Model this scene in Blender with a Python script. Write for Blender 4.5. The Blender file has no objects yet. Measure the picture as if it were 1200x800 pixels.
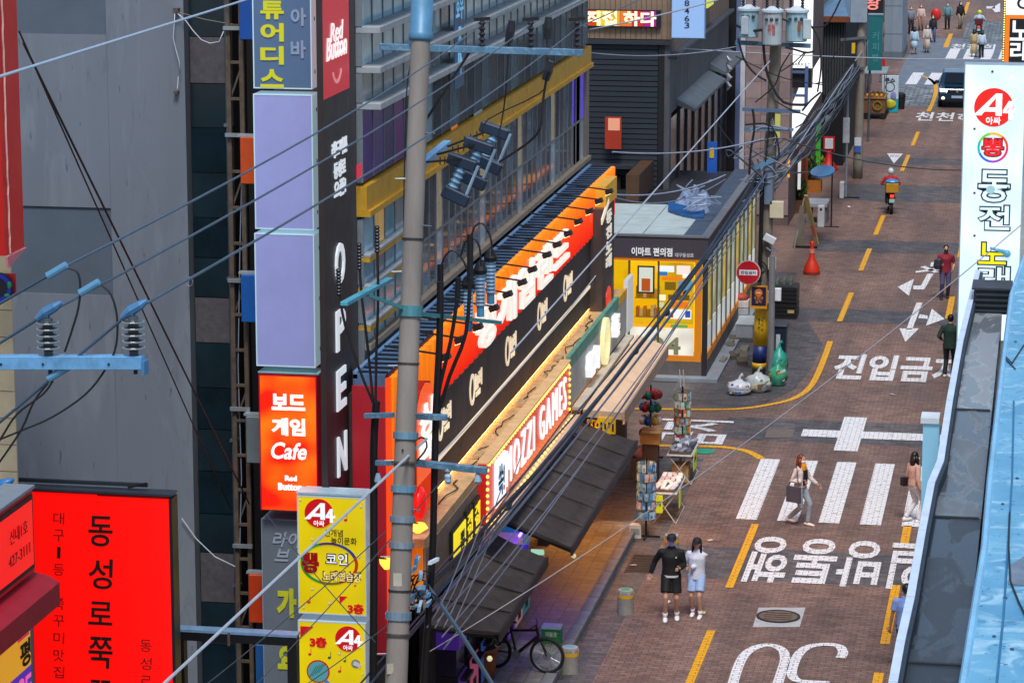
import bpy, bmesh, math, random
from mathutils import Vector, Matrix
RD = random.Random(11)
S = bpy.context.scene
C = S.collection
V = Vector

# ------------------------------------------------------------------ camera
F, CX, CY, CAMZ = 3500.0, 640.0, 690.0, 17.3
PITCH = math.atan(CY / F)
YAW = math.atan(CX / math.hypot(F, CY))
cam = bpy.data.cameras.new("camera")
cam.sensor_width = 36.0
cam.lens = F / 1200 * 36
cam.clip_end = 4000
cam_ob = bpy.data.objects.new("camera", cam)
C.objects.link(cam_ob)
cam_ob.location = (0, 0, CAMZ)
cam_ob.rotation_euler = (math.pi / 2 - PITCH, 0, YAW)
S.camera = cam_ob

# ------------------------------------------------------------------ dusk light
SUN_EL, SUN_AZ = math.radians(60), math.radians(170)
w = bpy.data.worlds.new("World")
S.world = w
w.use_nodes = True
nt = w.node_tree
sky = nt.nodes.new("ShaderNodeTexSky")
sky.sky_type = 'NISHITA'
sky.sun_disc = False
sky.sun_elevation = SUN_EL
sky.sun_rotation = SUN_AZ
sky.altitude = 100
sky.air_density = 1.0
sky.dust_density = 1.6
bg = nt.nodes["Background"]
nt.links.new(sky.outputs[0], bg.inputs[0])
bg.inputs[1].default_value = 0.1
sun = bpy.data.lights.new("sun", 'SUN')
sun.energy = 1.9
sun.angle = math.radians(15)
sun.color = (1.0, 0.96, 0.92)
sun_ob = bpy.data.objects.new("sun", sun)
C.objects.link(sun_ob)
sd = V((math.sin(SUN_AZ) * math.cos(SUN_EL), math.cos(SUN_AZ) * math.cos(SUN_EL), math.sin(SUN_EL)))
sun_ob.rotation_euler = sd.to_track_quat('Z', 'Y').to_euler()
S.view_settings.view_transform = 'Standard'
S.view_settings.look = 'None'
S.view_settings.exposure = 0.6
LITK = .64
S.view_settings.gamma = 1
S.cycles.max_bounces = 6
S.cycles.use_denoising = True
S.cycles.sample_clamp_indirect = 4

# ------------------------------------------------------------------ points of the place from sight lines
_cp, _sp, _cy, _sy = math.cos(PITCH), math.sin(PITCH), math.cos(YAW), math.sin(YAW)
_FW = V((-_sy * _cp, _cy * _cp, -_sp)); _RT = V((_cy, _sy, 0)); _UP = _RT.cross(_FW)
_O = V((0, 0, CAMZ))
def _ray(u, v): return _RT * (u - 600) + _UP * (400 - v) + _FW * F
def PZ(u, v, z=0.0): d = _ray(u, v); return _O + d * ((z - CAMZ) / d.z)
def PY(u, v, y): d = _ray(u, v); return _O + d * (y / d.y)
def PX(u, v, x): d = _ray(u, v); return _O + d * (x / d.x)
XA, YA, ZA = V((1, 0, 0)), V((0, 1, 0)), V((0, 0, 1))

# ------------------------------------------------------------------ materials
def lin(h):
    h = h.lstrip('#')
    r = [int(h[i:i + 2], 16) / 255 for i in (0, 2, 4)]
    return tuple((c / 12.92 if c <= .04045 else ((c + .055) / 1.055) ** 2.4) for c in r) + (1.0,)
_M = {}
def M(hexc, rough=.6, metal=0., emit=0., var=.18, scale=2.5, bump=0., streak=False, ecol=None, spec=.5, alpha=1., coat=0.):
    key = (hexc, rough, metal, emit, var, scale, bump, streak, ecol, spec, alpha, coat)
    if key in _M: return _M[key]
    m = bpy.data.materials.new("surface_" + hexc.lstrip('#'))
    m.use_nodes = True
    n, l = m.node_tree.nodes, m.node_tree.links
    b = n["Principled BSDF"]
    b.inputs["Roughness"].default_value = rough
    b.inputs["Metallic"].default_value = metal
    b.inputs["Specular IOR Level"].default_value = spec
    b.inputs["Coat Weight"].default_value = coat
    col = lin(hexc)
    b.inputs["Base Color"].default_value = col
    if var or bump:
        tc = n.new("ShaderNodeTexCoord"); mp = n.new("ShaderNodeMapping")
        l.new(tc.outputs["Object"], mp.inputs[0])
        if streak: mp.inputs["Scale"].default_value = (1, 1, .12)
        no = n.new("ShaderNodeTexNoise"); no.inputs["Scale"].default_value = scale; no.inputs["Detail"].default_value = 7
        no.inputs["Roughness"].default_value = .65
        l.new(mp.outputs[0], no.inputs[0])
        if var:
            mr = n.new("ShaderNodeMapRange")
            mr.inputs["From Min"].default_value = .3; mr.inputs["From Max"].default_value = .7
            mr.inputs["To Min"].default_value = 1 - var; mr.inputs["To Max"].default_value = 1 + var * .6
            l.new(no.outputs[0], mr.inputs[0])
            mx = n.new("ShaderNodeMix"); mx.data_type = 'RGBA'; mx.blend_type = 'MULTIPLY'; mx.inputs[0].default_value = 1
            mx.inputs[6].default_value = col
            l.new(mr.outputs[0], mx.inputs[7]); l.new(mx.outputs[2], b.inputs["Base Color"])
            rr = n.new("ShaderNodeMapRange")
            rr.inputs["To Min"].default_value = min(1, rough + .12); rr.inputs["To Max"].default_value = max(0, rough - .12)
            l.new(no.outputs[0], rr.inputs[0]); l.new(rr.outputs[0], b.inputs["Roughness"])
        if bump:
            bp = n.new("ShaderNodeBump"); bp.inputs["Strength"].default_value = bump; bp.inputs["Distance"].default_value = .02
            l.new(no.outputs[0], bp.inputs["Height"]); l.new(bp.outputs[0], b.inputs["Normal"])
    if emit:
        b.inputs["Emission Color"].default_value = lin(ecol or hexc)
        b.inputs["Emission Strength"].default_value = emit
    _M[key] = m
    return m
def LIT(hexc, e=1., var=.0, scale=1.5):
    """a backlit acrylic face: brighter round the tubes behind it"""
    key = ('lit', hexc, e, var, scale)
    if key in _M: return _M[key]
    m = bpy.data.materials.new("backlit_" + hexc.lstrip('#'))
    m.use_nodes = True
    n, l = m.node_tree.nodes, m.node_tree.links
    b = n["Principled BSDF"]
    c = lin(hexc)
    b.inputs["Base Color"].default_value = (c[0] * .5, c[1] * .5, c[2] * .5, 1)
    b.inputs["Roughness"].default_value = .3
    b.inputs["Emission Color"].default_value = c
    e = e * LITK
    b.inputs["Emission Strength"].default_value = e
    if var:
        tc = n.new("ShaderNodeTexCoord"); no = n.new("ShaderNodeTexNoise"); no.inputs["Scale"].default_value = scale
        no.inputs["Detail"].default_value = 1
        l.new(tc.outputs["Object"], no.inputs[0])
        mr = n.new("ShaderNodeMapRange"); mr.inputs["From Min"].default_value = .35; mr.inputs["From Max"].default_value = .65
        mr.inputs["To Min"].default_value = e * (1 - var); mr.inputs["To Max"].default_value = e * (1 + var)
        l.new(no.outputs[0], mr.inputs[0]); l.new(mr.outputs[0], b.inputs["Emission Strength"])
    _M[key] = m
    return m
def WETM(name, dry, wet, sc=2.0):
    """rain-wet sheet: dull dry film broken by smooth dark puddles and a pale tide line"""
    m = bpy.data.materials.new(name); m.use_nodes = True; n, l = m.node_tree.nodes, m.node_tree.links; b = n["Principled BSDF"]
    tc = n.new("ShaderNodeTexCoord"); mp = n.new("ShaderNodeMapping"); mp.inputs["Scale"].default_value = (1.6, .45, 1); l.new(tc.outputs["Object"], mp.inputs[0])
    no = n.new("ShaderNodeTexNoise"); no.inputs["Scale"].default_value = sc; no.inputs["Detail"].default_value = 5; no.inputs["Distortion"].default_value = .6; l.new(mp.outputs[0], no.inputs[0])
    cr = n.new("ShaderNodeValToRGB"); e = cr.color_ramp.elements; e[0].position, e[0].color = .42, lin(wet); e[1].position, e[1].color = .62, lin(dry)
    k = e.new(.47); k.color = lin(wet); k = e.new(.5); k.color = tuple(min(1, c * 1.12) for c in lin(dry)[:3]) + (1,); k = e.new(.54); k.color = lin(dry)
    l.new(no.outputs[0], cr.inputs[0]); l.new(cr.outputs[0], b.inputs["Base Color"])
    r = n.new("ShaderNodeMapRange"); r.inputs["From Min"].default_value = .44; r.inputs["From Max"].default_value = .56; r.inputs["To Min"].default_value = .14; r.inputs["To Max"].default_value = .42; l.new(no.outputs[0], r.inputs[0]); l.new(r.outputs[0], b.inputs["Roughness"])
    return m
def GLOW(name, c0, c1, e):
    """backlit printed face with an orange-to-red print"""
    m = bpy.data.materials.new(name); m.use_nodes = True; n, l = m.node_tree.nodes, m.node_tree.links; b = n["Principled BSDF"]
    tc = n.new("ShaderNodeTexCoord"); no = n.new("ShaderNodeTexNoise"); no.inputs["Scale"].default_value = 1.5; no.inputs["Detail"].default_value = 1; l.new(tc.outputs["Object"], no.inputs[0])
    cr = n.new("ShaderNodeValToRGB"); cr.color_ramp.elements[0].position = .4; cr.color_ramp.elements[0].color = lin(c0); cr.color_ramp.elements[1].position = .66; cr.color_ramp.elements[1].color = lin(c1)
    l.new(no.outputs[0], cr.inputs[0]); l.new(cr.outputs[0], b.inputs["Base Color"]); l.new(cr.outputs[0], b.inputs["Emission Color"]); b.inputs["Emission Strength"].default_value = e * LITK; b.inputs["Roughness"].default_value = .35
    return m
def PAVE(name, c1, c2, mortar, bw, bh, rough=.62, msize=.008, paint=None, off=.5):
    """block paving: joints, uneven blocks, grime and wheel wear; 'paint' lays worn road paint over the blocks"""
    m = bpy.data.materials.new(name); m.use_nodes = True
    n, l = m.node_tree.nodes, m.node_tree.links
    b = n["Principled BSDF"]
    tc = n.new("ShaderNodeTexCoord")
    br = n.new("ShaderNodeTexBrick")
    br.inputs["Scale"].default_value = 1; br.inputs["Brick Width"].default_value = bw; br.inputs["Row Height"].default_value = bh
    br.inputs["Mortar Size"].default_value = msize; br.inputs["Mortar Smooth"].default_value = .2; br.offset = off
    br.inputs["Color1"].default_value = lin(c1); br.inputs["Color2"].default_value = lin(c2); br.inputs["Mortar"].default_value = lin(mortar)
    l.new(tc.outputs["Object"], br.inputs[0])
    def noise(scale, sx=1, sy=1, det=6):
        mp = n.new("ShaderNodeMapping"); mp.inputs["Scale"].default_value = (sx, sy, 1)
        l.new(tc.outputs["Object"], mp.inputs[0])
        no = n.new("ShaderNodeTexNoise"); no.inputs["Scale"].default_value = scale; no.inputs["Detail"].default_value = det
        l.new(mp.outputs[0], no.inputs[0]); return no
    def rng(src, a, c, lo, hi):
        r = n.new("ShaderNodeMapRange"); r.inputs["From Min"].default_value = a; r.inputs["From Max"].default_value = c
        r.inputs["To Min"].default_value = lo; r.inputs["To Max"].default_value = hi; l.new(src, r.inputs[0]); return r.outputs[0]
    def mul(col, fac):
        x = n.new("ShaderNodeMix"); x.data_type = 'RGBA'; x.blend_type = 'MULTIPLY'; x.inputs[0].default_value = 1
        l.new(col, x.inputs[6]); l.new(fac, x.inputs[7]); return x.outputs[2]
    big = noise(.35, 1, .45); fine = noise(9); tracks = noise(1.3, 1, .06, 3)
    src = br.outputs["Color"]
    if paint:
        pm = n.new("ShaderNodeMix"); pm.data_type = 'RGBA'
        wear = noise(7, 1, 1, 8)
        a = rng(wear.outputs[0], .33, .42, .45, 1); j = rng(br.outputs["Fac"], 0, 1, 1, .3)
        mm = n.new("ShaderNodeMath"); mm.operation = 'MULTIPLY'; l.new(a, mm.inputs[0]); l.new(j, mm.inputs[1])
        l.new(mm.outputs[0], pm.inputs[0]); l.new(src, pm.inputs[6]); pm.inputs[7].default_value = lin(paint)
        src = pm.outputs[2]
        src = mul(src, rng(fine.outputs[0], .3, .7, .86, 1.06))
    else:
        src = mul(src, rng(big.outputs[0], .3, .7, .66, 1.24))
        src = mul(src, rng(noise(1.7, 1, .8, 7).outputs[0], .3, .48, .72, 1))
        src = mul(src, rng(fine.outputs[0], .3, .7, .8, 1.14))
        src = mul(src, rng(noise(24, 1, 1, 2).outputs[0], .27, .33, .62, 1)); src = mul(src, rng(noise(.8, 1, .25, 5).outputs[0], .62, .72, 1, 1.22))
        src = mul(src, rng(tracks.outputs[0], .35, .65, .86, 1.1))
    l.new(src, b.inputs["Base Color"])
    l.new(rng(big.outputs[0], .3, .7, rough - .14, rough + .14), b.inputs["Roughness"])
    bp = n.new("ShaderNodeBump"); bp.inputs["Strength"].default_value = .35; bp.inputs["Distance"].default_value = .006; bp.invert = True
    l.new(br.outputs["Fac"], bp.inputs["Height"]); l.new(bp.outputs[0], b.inputs["Normal"])
    return m

def WEATHER(name, c0, c1, c2, grime, rough=.5, sc=1.0, streak=(1, 1, 1)):
    """old brushed paint: broad patches, scuffed lighter areas, pin-point grime and drips"""
    m = bpy.data.materials.new(name); m.use_nodes = True; n, l = m.node_tree.nodes, m.node_tree.links; b = n["Principled BSDF"]
    tc = n.new("ShaderNodeTexCoord"); mp = n.new("ShaderNodeMapping"); mp.inputs["Scale"].default_value = streak; l.new(tc.outputs["Object"], mp.inputs[0])
    def no(s_, d, dist=0.):
        x = n.new("ShaderNodeTexNoise"); x.inputs["Scale"].default_value = s_ * sc; x.inputs["Detail"].default_value = d; x.inputs["Distortion"].default_value = dist; l.new(mp.outputs[0], x.inputs[0]); return x.outputs[0]
    def rg(src, a, c, lo=0., hi=1.):
        r = n.new("ShaderNodeMapRange"); r.inputs["From Min"].default_value = a; r.inputs["From Max"].default_value = c; r.inputs["To Min"].default_value = lo; r.inputs["To Max"].default_value = hi; l.new(src, r.inputs[0]); return r.outputs[0]
    def mix(f, a, c):
        x = n.new("ShaderNodeMix"); x.data_type = 'RGBA'; l.new(f, x.inputs[0])
        for k, s_ in ((6, a), (7, c)):
            if isinstance(s_, tuple): x.inputs[k].default_value = s_
            else: l.new(s_, x.inputs[k])
        return x.outputs[2]
    big = no(.9, 5, .6)
    col = mix(rg(big, .35, .62), lin(c1), lin(c0)); col = mix(rg(no(2.6, 8, 1.2), .52, .7), col, lin(c2)); col = mix(rg(no(16, 3), .66, .72, 0, .85), col, lin(grime)); col = mix(rg(no(5, 9, 1.5), .62, .75, 0, .5), col, lin(grime))
    l.new(col, b.inputs["Base Color"]); l.new(rg(big, .3, .7, rough - .15, rough + .15), b.inputs["Roughness"])
    bp = n.new("ShaderNodeBump"); bp.inputs["Strength"].default_value = .3; bp.inputs["Distance"].default_value = .015; l.new(no(7, 8), bp.inputs["Height"]); l.new(bp.outputs[0], b.inputs["Normal"])
    return m
def _glass():
    m = bpy.data.materials.new("clear_window_glass"); m.use_nodes = True; n, l = m.node_tree.nodes, m.node_tree.links
    for x in list(n): n.remove(x)
    o = n.new("ShaderNodeOutputMaterial"); mx = n.new("ShaderNodeMixShader"); fr = n.new("ShaderNodeFresnel"); fr.inputs[0].default_value = 1.5
    t_ = n.new("ShaderNodeBsdfTransparent"); t_.inputs[0].default_value = (.86, .9, .88, 1); g = n.new("ShaderNodeBsdfGlossy"); g.inputs["Roughness"].default_value = .02
    l.new(fr.outputs[0], mx.inputs[0]); l.new(t_.outputs[0], mx.inputs[1]); l.new(g.outputs[0], mx.inputs[2]); l.new(mx.outputs[0], o.inputs[0]); return m
GLASS = _glass()
# ------------------------------------------------------------------ mesh building
def wloc(o):
    p = V((0, 0, 0))
    while o is not None: p += o.location; o = o.parent
    return p
def frame(n_):
    n_ = V(n_).normalized()
    a = ZA if abs(n_.z) < .95 else XA
    u = a.cross(n_).normalized()
    return u, n_.cross(u)
class MB:
    def __init__(s): s.v = []; s.f = []; s.mi = []; s.k = 0
    def use(s, k): s.k = k; return s
    def add(s, vs, fs):
        o = len(s.v); s.v += [V(x) for x in vs]
        for f in fs: s.f.append([i + o for i in f]); s.mi.append(s.k)
        return s
    def box(s, x0, x1, y0, y1, z0, z1):
        return s.add([(x0, y0, z0), (x1, y0, z0), (x1, y1, z0), (x0, y1, z0), (x0, y0, z1), (x1, y0, z1), (x1, y1, z1), (x0, y1, z1)],
                     [(0, 3, 2, 1), (4, 5, 6, 7), (0, 1, 5, 4), (1, 2, 6, 5), (2, 3, 7, 6), (3, 0, 4, 7)])
    def cbox(s, c, sx, sy, sz): return s.box(c[0] - sx / 2, c[0] + sx / 2, c[1] - sy / 2, c[1] + sy / 2, c[2] - sz / 2, c[2] + sz / 2)
    def obox(s, c, u, v, n, a, b, d):
        c, u, v, n = V(c), V(u).normalized() * a / 2, V(v).normalized() * b / 2, V(n).normalized() * d / 2
        p = [c + u * i + v * j + n * k for k in (-1, 1) for j in (-1, 1) for i in (-1, 1)]
        return s.add(p, [(0, 2, 3, 1), (4, 5, 7, 6), (0, 1, 5, 4), (1, 3, 7, 5), (3, 2, 6, 7), (2, 0, 4, 6)])
    def beam(s, a, b, w_, h_=None):
        a, b = V(a), V(b); u, v = frame(b - a)
        return s.obox((a + b) / 2, u, v, b - a, w_, h_ or w_, (b - a).length)
    def tube(s, pts, r, n=6, cap=True):
        pts = [V(p) for p in pts]
        if isinstance(r, (int, float)): r = [r] * len(pts)
        vs, fs = [], []
        u = None
        for i, p in enumerate(pts):
            t = (pts[min(i + 1, len(pts) - 1)] - pts[max(i - 1, 0)])
            if t.length < 1e-9: t = V((0, 0, 1))
            t.normalize()
            if u is None: u, w_ = frame(t)
            else:
                u = u - t * u.dot(t)
                u = u.normalized() if u.length > 1e-6 else frame(t)[0]
                w_ = t.cross(u)
            for j in range(n):
                a = 2 * math.pi * j / n
                vs.append(p + u * (math.cos(a) * r[i]) + w_ * (math.sin(a) * r[i]))
        for i in range(len(pts) - 1):
            for j in range(n):
                k = (j + 1) % n
                fs.append((i * n + j, i * n + k, (i + 1) * n + k, (i + 1) * n + j))
        if cap:
            fs.append(tuple(range(n))[::-1]); fs.append(tuple((len(pts) - 1) * n + j for j in range(n)))
        return s.add(vs, fs)
    def cyl(s, a, b, r, n=12, r2=None): return s.tube([a, b], [r, r if r2 is None else r2], n)
    def lathe(s, c, prof, n=14, axis=ZA):
        axis = V(axis).normalized(); c = V(c)
        return s.tube_prof(c, prof, n, axis)
    def tube_prof(s, c, prof, n, axis):
        u, w_ = frame(axis); vs, fs = [], []
        for (r, h) in prof:
            for j in range(n):
                a = 2 * math.pi * j / n
                vs.append(c + axis * h + u * (math.cos(a) * max(r, 1e-4)) + w_ * (math.sin(a) * max(r, 1e-4)))
        for i in range(len(prof) - 1):
            for j in range(n):
                k = (j + 1) % n
                fs.append((i * n + j, i * n + k, (i + 1) * n + k, (i + 1) * n + j))
        fs.append(tuple(range(n))[::-1]); fs.append(tuple((len(prof) - 1) * n + j for j in range(n)))
        return s.add(vs, fs)
    def loft(s, rings, n=12):
        """rings of (centre, rx, ry[, u, v])"""
        vs, fs = [], []
        for rg in rings:
            c, rx, ry = V(rg[0]), rg[1], rg[2]
            u, v = (V(rg[3]), V(rg[4])) if len(rg) > 3 else (XA, YA)
            for j in range(n):
                a = 2 * math.pi * j / n
                vs.append(c + u * (math.cos(a) * rx) + v * (math.sin(a) * ry))
        for i in range(len(rings) - 1):
            for j in range(n):
                k = (j + 1) % n
                fs.append((i * n + j, i * n + k, (i + 1) * n + k, (i + 1) * n + j))
        fs.append(tuple(range(n))[::-1]); fs.append(tuple((len(rings) - 1) * n + j for j in range(n)))
        return s.add(vs, fs)
    def ell(s, c, rx, ry=None, rz=None, nu=10, nv=7, lo=-1.0, hi=1.0):
        ry = ry or rx; rz = rz or rx; c = V(c)
        rings = []
        for i in range(nv + 1):
            t = lo + (hi - lo) * i / nv
            a = math.asin(max(-1, min(1, t))) if (lo > -1 or hi < 1) else -math.pi / 2 + math.pi * i / nv
            rings.append((c + V((0, 0, math.sin(a) * rz)), max(1e-3, math.cos(a)) * rx, max(1e-3, math.cos(a)) * ry))
        return s.loft(rings, nu)
    def prism(s, poly, o, u, v, d, n_=None):
        o, u, v = V(o), V(u), V(v); n_ = V(n_) if n_ else u.cross(v).normalized()
        a = [o + u * x + v * y for x, y in poly]; b = [p + n_ * d for p in a]; k = len(poly)
        return s.add(a + b, [tuple(range(k))[::-1], tuple(range(k, 2 * k))] + [(i, (i + 1) % k, (i + 1) % k + k, i + k) for i in range(k)])
    def hull(s, lo, hi):
        """two matching loops of points joined into a closed solid"""
        k = len(lo)
        return s.add(list(lo) + list(hi), [tuple(range(k))[::-1], tuple(range(k, 2 * k))] + [(i, (i + 1) % k, (i + 1) % k + k, i + k) for i in range(k)])
    def build(s, name, mat, parent=None, bevel=0., smooth=False, at=None, kind=None, loc=None):
        off = V((0, 0, 0)) if loc is not None else wloc(parent) if parent is not None else V(at or (0, 0, 0))
        me = bpy.data.meshes.new(name)
        me.from_pydata([tuple(p - off) for p in s.v], [], s.f)
        mats = mat if isinstance(mat, (list, tuple)) else [mat]
        for m in mats: me.materials.append(m)
        if len(mats) > 1: me.polygons.foreach_set("material_index", [min(k, len(mats) - 1) for k in s.mi])
        bm = bmesh.new(); bm.from_mesh(me)
        bmesh.ops.recalc_face_normals(bm, faces=bm.faces)
        if bevel: bmesh.ops.bevel(bm, geom=list(bm.edges), offset=bevel, segments=1, affect='EDGES', clamp_overlap=True)
        bm.to_mesh(me); bm.free()
        if smooth: me.shade_smooth()
        o = bpy.data.objects.new(name, me); C.objects.link(o)
        if parent is not None:
            o.parent = parent
            if loc is not None: o.location = V(loc) - wloc(parent)
        elif at: o.location = at
        if kind: o["kind"] = kind
        return o
def thing(name, label, cat, loc=(0, 0, 0), group=None):
    o = bpy.data.objects.new(name, None); C.objects.link(o)
    o.location = loc; o.empty_display_size = .2
    o["label"] = label; o["category"] = cat
    if group: o["group"] = group
    return o
def tag(o, label, cat, group=None):
    o["label"] = label; o["category"] = cat
    if group: o["group"] = group
    return o
def copy_tree(o, parent=None):
    c = o.copy(); C.objects.link(c)
    if parent is not None: c.parent = parent
    for ch in o.children: copy_tree(ch, c)
    return c
def inst(name, mesh, loc, parent, rot=None, scale=None):
    o = bpy.data.objects.new(name, mesh); C.objects.link(o); o.parent = parent
    o.location = V(loc) - wloc(parent)
    if rot is not None: o.rotation_euler = rot
    if scale is not None: o.scale = scale
    return o
def boxpart(name, mat, parent, *a, bevel=0.): return MB().box(*a).build(name, mat, parent, bevel)

_TX = {}
def glyphs(s, off, sp, line):
    k = (s, off, sp, line)
    if k not in _TX:
        c = bpy.data.curves.new("t", 'FONT'); c.body = s; c.resolution_u = 3; c.offset = off
        c.align_x = 'CENTER'; c.space_character = sp; c.space_line = line
        o = bpy.data.objects.new("t", c); C.objects.link(o)
        bpy.context.view_layer.update()
        e = o.evaluated_get(bpy.context.evaluated_depsgraph_get()); me = e.to_mesh()
        vs = [V(p.co) for p in me.vertices]; fs = [list(p.vertices) for p in me.polygons]
        e.to_mesh_clear(); bpy.data.objects.remove(o); bpy.data.curves.remove(c)
        x = [p.x for p in vs]; y = [p.y for p in vs]
        _TX[k] = (vs, fs, min(x), max(x), min(y), max(y))
    return _TX[k]
def text(s, c, w_, h_, u, v, mat, parent, name='lettering', ext=.012, bold=.02, lift=.004, slant=0., sp=1., line=1.):
    """raised lettering fitted into a w x h field centred at c on the plane u, v"""
    vs, fs, x0, x1, y0, y1 = glyphs(s, bold, sp, line)
    u, v = V(u).normalized(), V(v).normalized(); n_ = u.cross(v)
    kx = (w_ / (x1 - x0)) if w_ else h_ / (y1 - y0)
    ky = (h_ / (y1 - y0)) if h_ else kx
    c = V(c); P = []
    for p in vs:
        X = (p.x - (x0 + x1) / 2) * kx; Y = (p.y - (y0 + y1) / 2) * ky
        P.append(c + u * (X + Y * slant) + v * Y + n_ * (lift + ext))
    m = MB(); m.add(P, fs)
    # side walls on the outline edges
    if ext > 0:
        cnt = {}
        for f in fs:
            for i in range(len(f)):
                a, b = f[i], f[(i + 1) % len(f)]; cnt[(a, b)] = cnt.get((a, b), 0) + 1
        k = len(P); m.v += [p - n_ * ext for p in P]
        for (a, b) in cnt:
            if (b, a) not in cnt: m.f.append([b, a, a + k, b + k]); m.mi.append(0)
    off = wloc(parent)
    me = bpy.data.meshes.new(name); me.from_pydata([tuple(p - off) for p in m.v], [], m.f)
    me.materials.append(mat)
    o = bpy.data.objects.new(name, me); C.objects.link(o); o.parent = parent
    return o
def disc(c, r, n_, d, seg=24, ry=None):
    m = MB(); u, v = (XA, ZA) if abs(V(n_).y) > .5 else ((YA, ZA) if abs(V(n_).x) > .5 else (XA, YA))
    m.prism([(math.cos(2 * math.pi * i / seg) * r, math.sin(2 * math.pi * i / seg) * (ry or r)) for i in range(seg)], c, u, v, d, n_)
    return m
def ring(c, r0, r1, u, v, d, n_, a0=0., a1=2 * math.pi, seg=24, ky=1.):
    m = MB(); k = seg; full = abs(a1 - a0 - 2 * math.pi) < 1e-6
    for i in range(k):
        t0, t1 = a0 + (a1 - a0) * i / k, a0 + (a1 - a0) * (i + 1) / k
        p = [V(c) + V(u) * math.cos(t) * r + V(v) * math.sin(t) * r * ky for (t, r) in ((t0, r0), (t1, r0), (t1, r1), (t0, r1))]
        m.hull(p, [q + V(n_) * d for q in p])
    return m
def sag(a, b, drop, n=14):
    a, b = V(a), V(b)
    return [a.lerp(b, i / n) - ZA * drop * (1 - (2 * i / n - 1) ** 2) for i in range(n + 1)]

# shared surfaces
CONC = M('#8f8c84', .85, var=.25, scale=1.2, bump=.25, streak=True)
STEEL = M('#79858f', .45, .7, var=.2)
BLUESTEEL = M('#6f9cc4', .45, .2, var=.25, scale=6)
BLACK = M('#15161a', .55, var=.25)
DARK = M('#26272c', .6, var=.25)
WHITE = M('#dcdcdc', .55, var=.1)
RUBBER = M('#111214', .75, var=.2)
CABLE = M('#16181c', .6, var=.1)
CABLEG = M('#7d8aa0', .5, var=.15)
RUST = M('#5d5044', .8, .2, var=.4, scale=6, bump=.2)
YEL = M('#e0b81c', .5, var=.15)

# ================================================================== GROUND AND ROAD
BRICK = PAVE("brown_block_paving", '#8e7266', '#735b51', '#493d3b', .24, .12)
GREY = PAVE("grey_block_paving", '#6c6665', '#4c4a50', '#3a383c', .3, .15)
TILE = PAVE("pavement_tiles", '#94918a', '#827f78', '#5c5a56', .3, .3, off=0.)
PAINT = PAVE("worn_white_paint", '#8e7266', '#735b51', '#493d3b', .24, .12, msize=.01, paint='#eef0f4')
YPAINT = PAVE("worn_yellow_paint", '#8f7064', '#775a50', '#4a3c3a', .24, .12, paint='#f0ae00')
ASPH = M('#6b7784', .75, var=.25, scale=1.5, bump=.2)
def sheet(name, pts, z, mat, parent=None, kind=None):
    m = MB(); m.add([(p[0], p[1], z) for p in pts], [tuple(range(len(pts)))])
    o = m.build(name, mat, parent)
    if o.data.polygons[0].normal.z < 0: o.data.flip_normals()
    if kind: o["kind"] = kind
    return o
def rect(x0, x1, y0, y1): return [(x0, y0), (x1, y0), (x1, y1), (x0, y1)]
sheet('ground', rect(-400, 400, -60, 2500), -.02, M('#5b5a5a', .85, scale=.6, bump=.1), kind='structure')
road = sheet('road', rect(-8.1, .4, 5, 260), 0, BRICK, kind='structure')
sheet('road_edge', rect(-11.4, -8.1, 5, 72.4), 0, GREY, road)
sheet('alley', rect(-45, -8.1, 72.4, 78.3), 0, BRICK, kind='structure')
sheet('shop_apron', rect(-9.9, -8.1, 78.3, 100), 0, GREY, kind='structure')
sheet('pavement', rect(-16, -8.1, 100, 260), 0, PAVE("far_paving", '#8a6f64', '#7b6158', '#544640', .2, .1), kind='structure')
sheet('apron_patch', [(-8.1, 78.3), (-7.3, 78.9), (-6.6, 81), (-6.35, 84), (-6.3, 87.5), (-7.2, 92), (-8.1, 97)], .008, GREY, road)
for a, b, x0 in ((61.4, 64.0, -8.0), (74.6, 77.2, -8.0), (91.2, 93.4, -7.9), (104.6, 107.2, -7.9), (117, 121.5, -8.0), (128, 130, -8)):
    sheet('paving_band', rect(x0, .2, a, b), .004, GREY, road)
sheet('crossing_table', rect(-8.0, .3, 149.5, 186), .004, ASPH, road)
HATCH = PAVE("hatched_surface", '#8f9aa0', '#5f666d', '#4b5258', .5, .5, msize=.05)
sheet('hatched_table', rect(-7.9, -5.7, 150, 158.5), .008, HATCH, road)
sheet('hatched_table', rect(-5.2, -1.5, 184, 198), .008, HATCH, road)

def mark(name, pts, mat, z=.012): return sheet(name, pts, z, mat, road)
def pmark(name, px, mat, z=.012): return mark(name, [PZ(u, v)[:2] for u, v in px], mat, z)
for k in range(6):
    x = -6.46 + .947 * k
    mark('crosswalk_stripe', rect(x - .24, x + .24, 66.5, 72.55), PAINT)
mark('stop_line', rect(-5.93, -1.9, 75.25, 76.05), PAINT)
mark('lane_block', rect(-4.98, -4.38, 73.75, 77.7), PAINT, .016)
def cx(y): return -6.27 + (y - 55) * .0056
for v0, v1 in ((812, 742), (691, 615), (374, 340), (314, 288), (272, 249), (197, 178), (167, 151)):
    y0, y1 = PZ(900, v0).y, PZ(900, v1).y
    mark('centre_dash', [(cx(y0) - .085, y0), (cx(y0) + .085, y0), (cx(y1) + .085, y1), (cx(y1) - .085, y1)], YPAINT)
for v0, v1 in ((850, 790), (756, 686), (640, 616), (372, 346), (300, 270), (240, 215)):
    y0, y1 = PZ(1060, v0).y, PZ(1060, v1).y
    mark('edge_dash', rect(-2.87, -2.68, y0, y1), YPAINT)
pmark('centre_dash', [(1105, 56), (1111, 56), (1117, 40), (1112, 40)], YPAINT)
pmark('centre_dash', [(1128, 17), (1132, 17), (1137, 3), (1133, 3)], YPAINT)
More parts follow.
